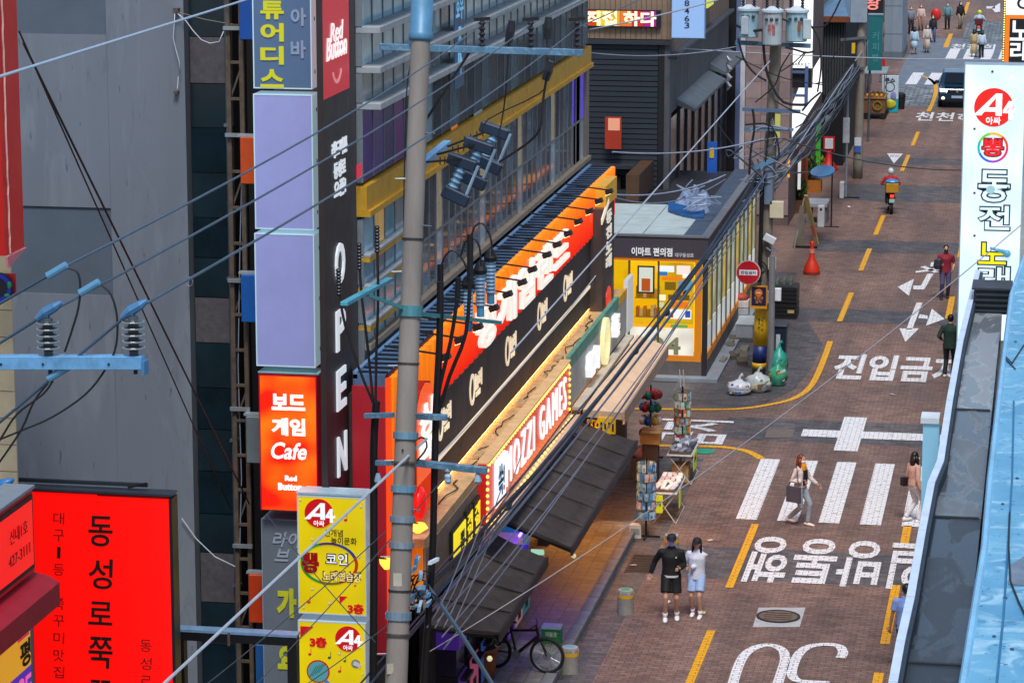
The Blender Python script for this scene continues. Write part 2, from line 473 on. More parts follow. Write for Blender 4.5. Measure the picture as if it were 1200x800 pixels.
def line(pts, wd, name, mat, z=.012):
    P = [PZ(u, v) for u, v in pts]; Q = []
    for i in range(len(P) - 1):
        for k in range(4):
            t = k / 4; p0 = P[max(i - 1, 0)]; p1 = P[i]; p2 = P[i + 1]; p3 = P[min(i + 2, len(P) - 1)]
            Q.append(.5 * ((2 * p1) + (p2 - p0) * t + (2 * p0 - 5 * p1 + 4 * p2 - p3) * t * t + (3 * p1 - p0 - 3 * p2 + p3) * t ** 3))
    Q.append(P[-1]); m = MB(); vs = []
    for i, p in enumerate(Q):
        t = (Q[min(i + 1, len(Q) - 1)] - Q[max(i - 1, 0)]).normalized(); s_ = V((-t.y, t.x, 0)) * wd / 2
        vs += [(p.x + s_.x, p.y + s_.y, z), (p.x - s_.x, p.y - s_.y, z)]
    m.add(vs, [(2 * i, 2 * i + 1, 2 * i + 3, 2 * i + 2) for i in range(len(Q) - 1)])
    o = m.build(name, mat, road)
    if o.data.polygons[0].normal.z < 0: o.data.flip_normals()
line([(973, 400), (962, 430), (949, 454), (930, 467), (903, 474), (868, 479), (820, 480), (740, 479)], .17, 'yellow_line', YPAINT)
line([(893, 538), (876, 529), (852, 524.5), (822, 523), (740, 522)], .22, 'yellow_line', YPAINT)
line([(1080, 89), (1091, 94), (1097, 103), (1094, 118), (1088, 131)], .2, 'yellow_line', YPAINT)
# lettering painted on the road
RU, RV = V((1, 0, 0)), V((0, 1, 0))
def rtext(s, c, w_, h_, u, v, bold=.03): text(s, (c[0], c[1], .012), w_, h_, u, v, PAINT, road, 'road_lettering', 0., bold, .004)
a, b = PZ(972, 445), PZ(1125, 419)
rtext('진입금지', (a.x + 1.82, (a.y + b.y) / 2, 0), 3.64, b.y - a.y - .1, RU, RV, .035)
a, b = PZ(872, 681), PZ(1085, 638)
rtext('일방통행', (-4.1, (a.y + b.y) / 2, 0), 3.9, b.y - a.y + .1, -RU, -RV, .018)
line([(850, 835), (862, 790), (872, 768), (887, 758), (903, 756), (916, 761), (920, 772), (915, 790), (900, 835)], .2, 'road_lettering', PAINT)
line([(985, 771), (988, 764), (983, 757), (968, 755), (950, 757), (938, 764), (930, 778), (928, 790), (934, 797), (950, 799), (972, 800)], .2, 'road_lettering', PAINT)
line([(972, 800), (945, 803), (922, 818), (914, 838)], .2, 'road_lettering', PAINT, .016)
rtext('금지', (-8.75, 75.2, 0), 2.9, 1.9, RV, -RU, .02)
rtext('천천히', (-4.8, 145.2, 0), 2.8, 3.6, RU, RV, .02)
rtext('천천히', (-4.4, 181, 0), 2.6, 3.0, RU, RV, .02)
pmark('yield_marking', [(1039.5, 180), (1058, 180.5), (1047.5, 192)], PAINT)
text('양보', (PZ(1048.5, 183).x, PZ(1048, 183).y, .012), .42, .7, RU, RV, ASPH, road, 'road_lettering', 0., 0., .004)
for q in ([(1054, 385), (1077, 385), (1061, 401)], [(1074, 355), (1081, 355), (1069, 386), (1062, 386)], [(1078, 368.5), (1087, 370), (1087, 374), (1076, 373)],
          [(1085, 382), (1092, 362), (1107, 374)], [(1052, 336.5), (1071, 327), (1065, 347)], [(1070, 335), (1079, 335), (1087, 321), (1094, 321), (1083, 339.5), (1070, 339.5)],
          [(1073, 318), (1110, 313), (1110, 315.5), (1073, 320)], [(1078, 313), (1084, 312), (1100, 319), (1095, 320)], [(1091, 308), (1100, 306), (1098, 311), (1090, 313)]):
    pmark('arrow_marking', q, PAINT)
pmark('arrow_marking', [(1162, 10), (1172, 4), (1172, 14), (1166, 15)], PAINT); pmark('arrow_marking', [(1156, 8), (1166, 8), (1166, 10.5), (1156, 10.5)], PAINT)
for k in range(6):
    x = -7.4 + 1.0 * k
    mark('far_crosswalk_stripe', [(x, 159.5), (x + .6, 159.5), (x + .75, 165.5), (x + .15, 165.5)], PAINT)
    mark('far_crosswalk_stripe', [(x + 1.6, 173.5), (x + 2.2, 173.5), (x + 2.3, 179.5), (x + 1.7, 179.5)], PAINT)
MANB = M('#b0b2b6', .8, var=.2, scale=4, bump=.2); IRON = M('#84705f', .6, .4, var=.3, scale=8, bump=.4)
pmark('manhole_slab', [(882, 735), (937, 735), (944, 712), (889, 712)], MANB)
mc = (PZ(912, 723) + V((0, 0, .016)))
mo = disc(mc, .40, ZA, .012, 28).build('manhole_cover', IRON, road); ring(mc, .40, .45, XA, YA, .02, ZA).build('manhole_rim', DARK, mo)
for k in range(4):
    MB().box(-.26, .26, -.26 + .14 * k, -.2 + .14 * k, 0, .012)
    boxpart('manhole_rib', M('#4c423a', .6, .3), mo, mc.x - .28, mc.x + .28, mc.y - .25 + .15 * k, mc.y - .21 + .15 * k, mc.z + .012, mc.z + .017)
pmark('manhole_slab', [(896, 513), (928, 513), (932, 503), (900, 503)], M('#6d625d', .8, scale=4))
dg = V((-8.3, 62.3, .01))
dr = boxpart('drain_frame', M('#4a4a4c', .6, .5), road, dg.x - .3, dg.x + .3, dg.y - .75, dg.y + .75, .002, .012)
for k in range(7): boxpart('drain_bar', BLACK, dr, dg.x - .26, dg.x + .26, dg.y - .66 + .2 * k, dg.y - .54 + .2 * k, .012, .018)
disc(PZ(825, 529) + V((0, 0, .014)), .28, ZA, .004).build('green_disc', M('#1f9a7c', .6), road)

# raised shop forecourt with kerb stones
fc = MB().box(-11.4, -8.98, 44, 65.0, 0, .15).build('forecourt', TILE, kind='structure')
kb = MB().box(-.11, .11, -.485, .485, 0, .165)
kmesh = kb.build('kerb_stone', M('#77787d', .8, var=.25, scale=3, bump=.3), fc, .015); kmesh.location = (-8.87, 44.5, 0)
for k in range(1, 21): inst('kerb_stone', kmesh.data, (-8.87, 44.5 + k, RD.uniform(-.006, .006)), fc, (0, 0, RD.uniform(-.006, .006)))
kx = MB().box(-.485, .485, -.11, .11, 0, .165).build('kerb_stone', M('#77787d', .8, var=.25, scale=3, bump=.3), fc, .015); kx.location = (-9.4, 65.12, 0)
# scraps of litter
for k, (u, v, c) in enumerate(((823, 719, '#e6e0a0'), (782, 706, '#e8e8e8'), (1046, 463, '#c8c8c8'), (742, 663, '#d8d8d8'), (832, 634, '#d8d0c0'), (930, 603, '#dddddd'), (995, 243, '#eeeeee'))):
    p = PZ(u, v); m = MB(); a = k * 1.3
    m.obox((p.x, p.y, .03), (math.cos(a), math.sin(a), .1), (-math.sin(a), math.cos(a), .15), (0, 0, 1), .13, .1, .012)
    tag(m.build('paper_scrap', M(c, .7), None, at=(p.x, p.y, 0)), ('small %s scrap of litter lying on the paving ' % ('yellow' if k == 0 else 'white')) +
        ('right of the couple', 'behind the couple by their heels', 'right of the manhole near the lettering', 'by the drain grate', 'above the couple near the crosswalk', 'on the crosswalk', 'below the delivery scooter')[k], 'litter', 'scraps of litter on the road')

# ================================================================== RIGHT-HAND ROOF (near) AND ITS SIGNS
BLUEROOF = WEATHER('weathered_blue_paint', '#6cabcc', '#4d90b6', '#9ccae0', '#284c60')
BLUEROOF2 = M('#7db8dc', .5, var=.2, scale=2, bump=.1)
RZ = 9.9
rb = thing('roof_building', 'low building with a bright blue painted roof slab and wet grey gutter, white edge', 'building', (-1.2, 20, 0))
boxpart('wall', M('#8f8f8c', .8, var=.2), rb, -1.0, 9, 17, 41.2, 0, 9.3)
# gutter deck: panels with seams
edge = [(1143, 317), (1122, 400), (1109, 470), (1098, 540), (1087, 566), (1076, 622), (1062, 700), (1050, 752), (1041, 800), (1032, 860)]
E_ = [PZ(u, v, RZ) for u, v in edge]
def copx(y):
    for i in range(len(E_) - 1):
        if E_[i + 1].y <= y <= E_[i].y: f_ = (y - E_[i].y) / (E_[i + 1].y - E_[i].y); return E_[i].x + (E_[i + 1].x - E_[i].x) * f_
    return E_[0].x if y > E_[0].y else E_[-1].x
for i, (y0, y1, c, c2) in enumerate(((20, 24.5, '#2b3237', '#20262a'), (24.5, 29.5, '#333a40', '#272d32'), (29.5, 34.6, '#626b71', '#4a5258'), (34.6, 41.2, '#8b9399', '#6f777d'))):  # farther panels coloured paler, a bright wet reflection put into the colour
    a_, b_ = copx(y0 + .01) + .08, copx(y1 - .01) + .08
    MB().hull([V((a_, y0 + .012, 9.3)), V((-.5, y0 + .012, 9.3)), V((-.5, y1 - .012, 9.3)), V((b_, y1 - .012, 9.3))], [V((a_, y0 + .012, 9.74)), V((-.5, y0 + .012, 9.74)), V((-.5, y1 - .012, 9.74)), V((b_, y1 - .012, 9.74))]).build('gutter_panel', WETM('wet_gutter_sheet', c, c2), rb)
    boxpart('seam', M('#2a3036', .6), rb, a_ + .02, -.52, y0 - .02, y0 + .02, 9.742, 9.755)
# parapet: inner and outer faces and the white coping in uneven pieces
WCOP = M('#c3d6ea', .45, var=.15, scale=5)
for i in range(len(E_) - 1):
    a, b = E_[i], E_[i + 1]
    MB().hull([V((a.x + .02, a.y, 9.0)), V((b.x + .02, b.y, 9.0)), V((b.x + .11, b.y, 9.0)), V((a.x + .11, a.y, 9.0))],
              [V((a.x + .02, a.y, RZ - .02)), V((b.x + .02, b.y, RZ - .02)), V((b.x + .11, b.y, RZ - .02)), V((a.x + .11, a.y, RZ - .02))]).build('parapet_wall', M('#2c3844', .6, var=.3, scale=3), rb)
    MB().hull([V((a.x, a.y, RZ - .018)), V((b.x, b.y + .015, RZ - .018)), V((b.x + .075, b.y + .015, RZ - .018)), V((a.x + .075, a.y, RZ - .018))],
              [V((a.x, a.y, RZ + .012)), V((b.x, b.y + .015, RZ + .012)), V((b.x + .075, b.y + .015, RZ + .012)), V((a.x + .075, a.y, RZ + .012))]).build('coping', WCOP, rb)
# the blue slab with a lighter rounded edge, a joint and a skylight recess
L_ = [(1200, 296), (1183, 345), (1171, 440), (1157, 560), (1150, 640), (1137, 720), (1124, 800), (1112, 870)]
Q_ = [PZ(u, v, 10.15) for u, v in L_]
lo = [V((p.x + .03, p.y, 9.5)) for p in Q_] + [V((8.5, Q_[-1].y, 9.5)), V((8.5, Q_[0].y, 9.5))]
hi = [V((p.x, p.y, 10.15)) for p in Q_] + [V((8.5, Q_[-1].y, 10.15)), V((8.5, Q_[0].y, 10.15))]
MB().hull(lo, hi).build('roof_slab', BLUEROOF, rb)
for i in range(len(Q_) - 1):
    a, b = Q_[i], Q_[i + 1]
    MB().tube([a + V((.03, 0, .0)), b + V((.03, 0.004, .0))], .035, 6).build('edge_bead', BLUEROOF2, rb)
MB().tube([PZ(1188, 470, 10.15), PZ(1186, 560, 10.15), PZ(1181, 640, 10.15), PZ(1176, 720, 10.15), PZ(1168, 800, 10.15)], .012, 5).build('roof_joint', M('#2c6f9c', .6), rb)
for (u, v, r) in ((1190, 400, .02), (1175, 590, .018), (1155, 620, .016), (1178, 700, .022), (1165, 745, .018), (1192, 560, .02), (1160, 500, .015), (1186, 760, .02)):
    MB().ell(PZ(u, v, 10.155), r, r * 1.6, .008, 7, 4).build('grime_spot', M('#2a4a62', .8), rb)
hz = PZ(1200, 668, 10.15)
MB().prism([(0, -.5), (.5, -.6), (.5, .6), (.12, .42), (0, .1)], (hz.x - .13, hz.y, 10.152), XA, YA, .012, ZA).build('bare_patch', M('#6a7d90', .7, var=.3, scale=5), rb)
m = MB(); m.tube([PZ(1176, 415, 10.17), PZ(1186, 425, 10.17), PZ(1200, 404, 10.17), PZ(1230, 380, 10.17)], .008, 5); m.tube([PZ(1176, 418, 10.17), PZ(1190, 432, 10.17)], .008, 5)
tag(m.build('roof_cable', CABLE, None, at=PZ(1186, 425, 10.15)), 'short black wire lying forked on the upper blue roof', 'cable')
m = MB(); m.tube([PZ(1183, 600, 10.17), PZ(1182, 640, 10.17), PZ(1184, 680, 10.17), PZ(1194, 705, 10.17), PZ(1204, 725, 10.17), PZ(1220, 745, 10.17)], .009, 5)
tag(m.build('roof_cable', CABLE, None, at=PZ(1183, 660, 10.15)), 'long dark cable curling over the lower right of the blue roof', 'cable')
# dark slatted cabinet closing the gutter's far end
CB0, CB1 = PY(1142, 330, 41).x, PY(1184, 330, 41).x
t = thing('vent_cabinet', 'dark slatted metal cabinet at the far end of the wet gutter', 'cabinet', (-1.0, 41.1, 9.72))
boxpart('body', M('#2f3338', .5, .3, var=.3), t, CB0, CB1, 40.9, 41.5, 9.722, 10.06, bevel=.01)
for k in range(4): boxpart('slat', M('#3c4146', .5, .4), t, CB0 + .02, CB1 - .02, 40.86, 40.9, 9.76 + k * .075, 9.79 + k * .075)
boxpart('lid', M('#3a3f45', .5, .3), t, CB0 - .03, CB1 + .03, 40.86, 41.54, 10.062, 10.09)

# pale blue sign box projecting under the parapet
t = thing('sign_box', 'pale blue blank sign box sticking out below the white parapet', 'sign', (-1.4, 36, 7))
x0, x1, zt = PY(1082, 488, 36).x, -1.15, PY(1082, 489, 36).z
boxpart('light_panel', M('#86c0dc', .35, emit=.12, var=.08), t, x0, x1, 36, 36.3, 6.2, zt - .07)
boxpart('cap', M('#d4e0ea', .4), t, x0 - .03, x1, 35.97, 36.33, zt - .068, zt)
boxpart('bracket', STEEL, t, x1 + .004, x1 + .15, 36.1, 36.2, 8.2, 8.3)

# tall A4 karaoke sign
ax0, ax1 = PY(1128, 200, 52).x, PY(1198, 200, 52).x
az = lambda v: PY(1160, v, 52).z
t = thing('karaoke_sign', 'tall white backlit karaoke sign with red round A4 emblem beside the blue roof', 'sign', (-1.1, 52, 0))
LITW = LIT('#d6effa', .95, .18, 1.2)
boxpart('light_panel', LITW, t, ax0, ax1, 52, 52.04, az(420), az(77))
boxpart('case', M('#9fb4c4', .4, .3), t, ax0 - .02, ax1 + .02, 52.041, 52.35, az(422), az(75.5))
boxpart('bracket', STEEL, t, ax1 + .02, ax1 + .5, 52.1, 52.2, az(150), az(145))
def ap(u, v): return PY(u, v, 52)
RED = LIT('#e0241c', .85)
def emblem(c, r, par, n_=-YA, u=XA, white=None, red=None):
    """the round red emblem with a slanting A and 1, and the two letters under it"""
    wm = white or LIT('#f4fbff', .95); rm = red or RED
    c = V(c)
    MB().prism([(math.cos(i * math.pi / 16) * r, math.sin(i * math.pi / 16) * r) for i in range(32)], c, u, ZA, .012, n_).build('emblem_disc', rm, par)
    o = c + V(n_) * .013
    MB().prism([(-r * 1.02, -.42 * r), (-.62 * r, -.42 * r), (.28 * r, .72 * r), (.1 * r, .72 * r)], o, u, ZA, .006, n_).build('emblem_stroke', wm, par)
    MB().prism([(.1 * r, .72 * r), (.42 * r, .72 * r), (.42 * r, -.42 * r), (.1 * r, -.42 * r)], o, u, ZA, .007, n_).build('emblem_stroke', wm, par)
    MB().prism([(-.5 * r, -.22 * r), (.42 * r, -.22 * r), (.42 * r, .0), (-.3 * r, .0)], o, u, ZA, .008, n_).build('emblem_stroke', wm, par)
    for q in ([(.76 * r, .34 * r), (.96 * r, .34 * r), (.96 * r, -.6 * r), (.76 * r, -.6 * r)], [(.44 * r, -.28 * r), (1.12 * r, -.28 * r), (1.12 * r, -.12 * r), (.44 * r, -.12 * r)], [(.44 * r, -.2 * r), (.62 * r, -.2 * r), (.95 * r, .34 * r), (.76 * r, .34 * r)]):
        MB().prism(q, o, u, ZA, .009, n_).build('emblem_stroke', wm, par)
    MB().prism([(.43 * r, .5 * r), (.47 * r, .5 * r), (.47 * r, -.7 * r), (.43 * r, -.7 * r)], o, u, ZA, .0095, n_).build('emblem_gap', rm, par)
    text('아싸', c + V(n_) * .013 - ZA * r * .68, r * .75, None, u, ZA, wm, par, 'emblem_letters', .006, .02)
emblem(ap(1164.5, 126), .335, t)
DK = M('#1d3a46', .5)
c = ap(1163.5, 173)
for i, h in enumerate(('#e8402a', '#f0b020', '#6cc03a', '#20a8b0', '#3060d0', '#a040b0', '#e02060')):
    ring(c, .225, .265, XA, ZA, .01, -YA, i * 2 * math.pi / 7, (i + 1) * 2 * math.pi / 7 - .001, 5).build('rainbow_arc', LIT(h, .9), t)
text('뽕', c, .4, .34, XA, ZA, LIT('#701010', .6), t, 'stamp_outline', .006, .07, .004)
text('뽕', c, .36, .3, XA, ZA, LIT('#e0202a', .9), t, 'stamp', .012, .03, .006)
for s, v, fill in (('동', 218, LITW), ('전', 255, LITW), ('노', 297, LIT('#f6df10', .9)), ('래', 325, LITW)):
    c = ap(1165 if s != '노' else 1163, v)
    hh = {'동': .6, '전': .47, '노': .42, '래': .42}[s]
    text(s, c, .58 if s != '노' else .52, hh, XA, ZA, DK, t, 'letter_outline', .008, .055, .004)
    text(s, c, .53 if s != '노' else .47, hh - .05, XA, ZA, fill, t, 'letter', .014, .012, .006)
disc(ap(1161, 222), .075, -YA, .03).build('coin', LIT('#9fc8d4', .7), t)
MB().tube([ap(1160, 290) + V((0, -.03, 0)), ap(1177, 295) + V((0, -.03, 0))], [.02, .04], 8).ell(ap(1180, 297) + V((0, -.03, 0)), .07).build('microphone', LIT('#58a0c0', .6), t, smooth=True)
for u, v in ((1163, 84), (1142, 151), (1142, 226), (1181, 220), (1142, 276), (1186, 91)):
    disc(ap(u, v), .022, -YA, .02, 10).build('screw_head', LIT('#405058', .3) if u != 1186 else LIT('#ffffff', 2), t)

# orange LED sign further along
t = thing('led_sign', 'dark sign with orange frame and row of yellow bulbs, white letters', 'sign', (-1.0, 76, 6))
op = lambda u, v: PY(u, v, 76)
xa, xb = op(1175, 40).x, op(1212, 40).x
z0, z1, zm = op(1180, 73).z, op(1180, 17.5).z, op(1180, -60).z
boxpart('case', M('#b04a10', .5), t, xa, xb, 76.03, 76.4, z0, zm)
boxpart('orange_frame', LIT('#f2761a', .9), t, xa + .06, xb, 75.99, 76.028, z0 + .004, z1 - .003)
boxpart('dark_panel', M('#111b24', .4), t, op(1183, 40).x, xb, 75.96, 75.988, z0 + .008, op(1183, 22).z)
boxpart('white_panel', LIT('#eef2f6', .95), t, xa + .06, xb, 75.98, 76.029, z1, zm - .02)
boxpart('bulb_strip', M('#5a4a20', .5), t, xa, xa + .058, 75.98, 76.028, z0 + .01, zm)
bl = None
for k in range(34):
    p = V((xa + .03, 75.97, z0 + .04 + k * .06))
    if bl is None:
        bl = MB().ell((0, 0, 0), .018, nu=6, nv=4).build('bulb', LIT('#ffe27a', 2), t, loc=p)
    elif p.z < zm: inst('bulb', bl.data, p, t)
text('노', op(1196, 36), .52, .5, XA, ZA, LIT('#f0f4f8', .9), t, 'letter', .01, .02, .003).location.y -= .04
text('래', op(1196, 60), .52, .5, XA, ZA, LIT('#f0f4f8', .9), t, 'letter', .01, .02, .003).location.y -= .04
text('O', op(1200, 4), .35, .3, XA, ZA, M('#222222'), t, 'letter', .01, .02, .003).location.y -= .02
boxpart('bracket', STEEL, t, xb, xb + .2, 76.1, 76.2, z0 + .5, z0 + .6)

# the terrace behind these signs, right side of the street
for i, (y0, y1, h, c) in enumerate(((43.5, 62, 7.6, '#9a948c'), (62.3, 84, 6.8, '#86807c'), (84.3, 112, 6.6, '#8d8a88'), (112.3, 150, 6.4, '#7f8288'))):
    t = thing('terrace_building', ('cream', 'grey-brown', 'pale grey', 'blue-grey')[i] + ' terrace building on the right of the street, ' + ('behind the karaoke sign', 'behind the orange bulb sign', 'third along the row', 'last before the far crossing')[i], 'building', (0, y0, 0), 'terrace right of the street')
    x0 = -.42 + .0
    boxpart('wall', M(c, .8, var=.2, streak=True), t, x0, 10, y0, y1, 0, h)
    boxpart('roof_edge', CONC, t, x0 - .06, 10.05, y0 - .05, y1 + .05, h + .002, h + .25)
    wn = None
    for fl in range(1, int(h // 3)):
        for k in range(int((y1 - y0) // 3.4)):
            yy = y0 + 1 + k * 3.4
            f = boxpart('window', M('#4a525a', .4), t, x0 - .05, x0 - .003, yy, yy + 2, fl * 3 + .8, fl * 3 + 2.3)
            boxpart('pane', M('#26343c', .08, var=.3), f, x0 - .056, x0 - .051, yy + .07, yy + 1.93, fl * 3 + .87, fl * 3 + 2.23)

# ================================================================== LEFT: GREY BUILDING, RED SIGNS
GREYW = WEATHER('grey_render', '#717a86', '#69727e', '#79828c', '#545d68', .85, .7, (1, 1, .22))
GREYD = M('#53606e', .85, var=.12, scale=1.2, bump=.05)
t = thing('grey_building', 'grey rendered building with two darker painted-over squares and a dark tiled strip', 'building', (-17, 49, 0))
gx0, gxr = -22.0, PY(222, 300, 49.4).x
ga = lambda u, v: PY(u, v, 49)
SQ = [(ga(-60, 20).x, ga(127, 20).x, ga(60, 40).z, 16.0), (ga(-60, 20).x, ga(131.5, 300).x, ga(60, 344).z, ga(60, 242).z)]
# the wall is built round two shallow recesses
boxpart('wall', GREYW, t, SQ[1][1] + .0, ga(221, 300).x, 49, 62, 0, 16)
boxpart('wall_panel', GREYW, t, gx0, SQ[1][1] - .004, 49.003, 62, 0, SQ[1][2])
boxpart('wall_panel', GREYW, t, gx0, SQ[1][1] - .004, 49.003, 62, SQ[1][3], SQ[0][2])
boxpart('recess', GREYD, t, gx0, SQ[1][1] - .004, 49.035, 62, SQ[1][2] + .002, SQ[1][3] - .002)
boxpart('recess', GREYD, t, gx0, SQ[1][1] - .004, 49.035, 62, SQ[0][2] + .002, 16)
# dark tiled return: glass and granite courses
dx0, dx1 = ga(221, 300).x + .004, ga(271, 300).x
boxpart('tile_backing', BLACK, t, dx0, dx1, 49.3, 60, 0, 16)
GL1 = M('#12242e', .12, var=.5, scale=1.2); GL2 = M('#1a2c36', .2, var=.4, scale=1.2); GRN = M('#514f55', .75, var=.3, scale=9, bump=.1)
vz = [0, 45, 100, 152, 205, 258, 305, 352, 405, 458, 507, 556, 606, 652, 710, 760, 815]
for i in range(len(vz) - 1):
    za, zb = ga(245, vz[i + 1]).z, ga(245, vz[i]).z
    boxpart('tile', (GRN if vz[i] in (45, 352, 652) else (GL1 if i % 2 else GL2)), t, dx0 + .02, dx1 - .12, 49.26 + RD.uniform(0, .012), 49.298, za + .008, zb - .008)
MB().tube([(dx1 - .06, 49.2, 0), (dx1 - .06, 49.2, 16)], .05, 8).build('drain_pipe', M('#4a5560', .5, .3, var=.3), t)
for v in (150, 330, 520, 690): boxpart('pipe_clip', STEEL, t, dx1 - .13, dx1 + .01, 49.14, 49.29, ga(266, v).z, ga(266, v).z + .05)
# narrow dark gap wall behind the ladder frame
boxpart('gap_wall', M('#0d0f14', .8, var=.2), t, dx1 + .003, -11.5, 50.2, 60, 0, 16)
# small wall bracket with loose white wires
g = lambda u, v, d=48.9: PY(u, v, d)
t = thing('loose_wire', 'loose white wires dangling from a small rusty bracket high on the grey wall', 'wire', g(205, 13))
boxpart('bracket', RUST, t, g(203, 13).x, g(209, 13).x, 48.88, 48.998, g(205, 15).z, g(205, 10).z)
WW = M('#c8d2de', .5)
MB().tube([g(205, 14), g(204, 30), g(203, 45), g(206, 58), g(210, 72), g(211, 86)], .008, 5).build('wire', WW, t, smooth=True)
MB().tube([g(209, 90), g(208, 104)], .01, 5).build('wire', WW, t)
boxpart('clip', RUST, t, g(203, 109).x, g(208, 109).x, 48.9, 48.998, g(205, 110).z, g(205, 107).z)
MB().tube([g(207, 15), g(218, 25), g(226, 36), g(236, 47), g(246, 51), g(257, 49), g(262, 37)], .009, 5).build('wire', WW, t, smooth=True)
MB().tube([g(207, 14), g(240, 23), g(262, 27), g(276, 29)], .006, 5).build('wire', M('#8e887c', .6), t, smooth=True)
m = MB(); m.tube([PY(213, 607, 48.93), PY(230, 631, 48.93), PY(252, 652, 48.93), PY(281, 666, 48.93)], .009, 5)
tag(m.build('wall_wire', WW, None, at=PY(230, 630, 48.93)), 'thin pale wire from a wall eyelet beside the big red sign to the rusty frame', 'wire')
m = MB(); m.tube([PY(222, 330, 48.85) + V((math.cos(a) * .06, 0, math.sin(a) * .08)) for a in [i * .8 for i in range(9)]], .007, 5)
tag(m.build('wire_coil', CABLEG, None, at=PY(222, 330, 48.9)), 'small coil of wire hung on the corner of the grey wall', 'wire')

# cream building piece at far left
CREAM = M('#c8b894', .8, var=.15, scale=3)
t = thing('cream_building', 'cream tiled wall at the far left edge below the dark red column', 'building', (-14, 36.5, 0))
cxr = PY(18, 480, 36.5).x
MB().hull([V((-17, 36.53, 0)), V((cxr - .02, 36.53, 0)), V((cxr * 46 / 36.5 - .1, 46, 0)), V((-19, 46, 0))], [V((-17, 36.53, 10.9)), V((cxr - .02, 36.53, 10.9)), V((cxr * 46 / 36.5 - .1, 46, 10.9)), V((-19, 46, 10.9))]).build('wall', M('#8f8468', .8), t)
zs = PY(5, 300, 36.5).z
k = 0
while zs - k * .36 > 2:
    boxpart('tile', CREAM, t, -16 + (k % 2) * .2, cxr, 36.49 + RD.uniform(0, .008), 36.528, zs - (k + 1) * .36 + .012, zs - k * .36)
    k += 1
# red column sign
t = thing('red_column_sign', 'tall dark red box column with a wobbly white light string at the far left top', 'sign', (-11.6, 33, 9))
c0 = PX(6, 300, PY(6, 300, 33).x)
rx = c0.x; yb = PX(28.5, 289, rx).y
REDD = M('#9a0804', .45, emit=.22, var=.1)
boxpart('column', REDD, t, rx - 1.2, rx, 33, yb, PX(6, 300, rx).z, 17)
MB().hull([V((rx + .002, 33.0, PX(6, 301, rx).z - .0)), V((rx + .002, yb, PX(28, 290, rx).z)), V((rx + .002, 33.03, PX(6, 301, rx).z - .14))],
          [V((rx + .03, 33.0, PX(6, 301, rx).z)), V((rx + .03, yb, PX(28, 290, rx).z)), V((rx + .03, 33.03, PX(6, 301, rx).z - .14))]).build('pink_flap', M('#d07a80', .6), t)
m = MB(); m.tube([V((rx + .02, 33.12 + RD.uniform(-.012, .012), PX(8, 300, rx).z + .02 + i * .1)) for i in range(60)], .012, 5)
m.build('light_string', M('#d8a8a0', .5), t)
# colourful round plaque
t = thing('round_plaque', 'colourful round plaque with blue ring on the cream wall edge', 'sign', PY(2, 335, 36))
q = lambda u, v, d=36.2: PY(u, v, d)
disc(q(0, 336), .19, -YA, .06).build('board', M('#1d1d2e', .5), t)
ring(q(0, 336) + V((0, -.062, 0)), .13, .18, XA, ZA, .015, -YA).build('blue_ring', M('#1838b8', .4), t)
boxpart('red_panel', M('#b81420', .5), t, q(3, 330).x, q(17, 330).x, 36.22, 36.26, q(9, 346).z, q(9, 321).z)
MB().ell(q(11, 334, 36.12), .03, .02, .05, 7, 5).ell(q(8, 346, 36.12), .04, .02, .025, 7, 5).build('green_patch', M('#2c9a6c', .5), t)
# blue floodlight
t = thing('blue_floodlight', 'blue rounded lamp head with a small hook on the red box sign', 'lamp', PY(6, 570, 34.3))
MB().loft([(PY(-3, 578, 34.3), .06, .06), (PY(2, 570, 34.3), .11, .09), (PY(8, 562, 34.3), .10, .08), (PY(14, 560, 34.3), .02, .02)], 10).build('lamp_head', M('#2c6fae', .35), t, smooth=True)
ring(PY(10, 580, 34.3), .02, .03, XA, ZA, .01, -YA).build('hook', BLACK, t)

# big red calligraphy sign
RS = LIT('#f30a06', .95)
t = thing('calligraphy_sign', 'big glowing red sign with black brush lettering in front of the grey wall', 'sign', PY(120, 800, 40))
r0, r1 = PY(38, 700, 40).x, PY(204, 700, 40).x; zt, zb = PY(120, 580, 40).z, PY(120, 900, 40).z
sx = (r0 + r1) / 2 - .05
boxpart('light_panel', RS, t, r0, sx - .004, 40, 40.03, zb, zt); boxpart('light_panel', RS, t, sx + .004, r1 - .05, 40, 40.03, zb, zt - .02)
boxpart('case', M('#7a1418', .5), t, r0 - .02, r1 - .04, 40.031, 40.25, zb - .02, zt + .03)
boxpart('frame_edge', M('#20242c', .4, .3), t, r1 - .038, r1 + .005, 39.97, 40.26, zb, zt + .0)
boxpart('frame_top', M('#3a4250', .4, .3), t, r0 - .1, r1 + .006, 39.97, 40.26, zt + .032, zt + .06)
boxpart('top_rail', M('#2e3a44', .5, .3), t, r0 - .25, PY(170, 566, 40).x, 40.1, 40.16, zt + .12, zt + .17)
MB().beam(PY(150, 571, 40.1), PY(172, 566, 40.1), .03).build('rail_end', BLACK, t)
INK = M('#1a0202', .6)
for s, v, hh in (('동', 622, 44), ('성', 672, 44), ('로', 718, 34), ('쭉', 764, 46), ('꾸', 812, 40)):
    p = PY(118, v, 40); text(s, p, .36, hh * 40 / 3500 * .9, XA, ZA, INK, t, 'brush_letter', .01, .012, .003, .06)
for i, s in enumerate('대구1등_쭉꾸미맛집'):
    if s == '_': continue
    p = PY(69, 607 + i * 20, 40); text(s, p, .05 if s == '1' else .16, .17, XA, ZA, INK, t, 'brush_letter', .008, -.008, .003, .06)
for i, s in enumerate('동성로쭉'):
    p = PY(171, 756 + i * 21, 40); text(s, p, .17, .18, XA, ZA, INK, t, 'brush_letter', .008, -.008, .003, .06)

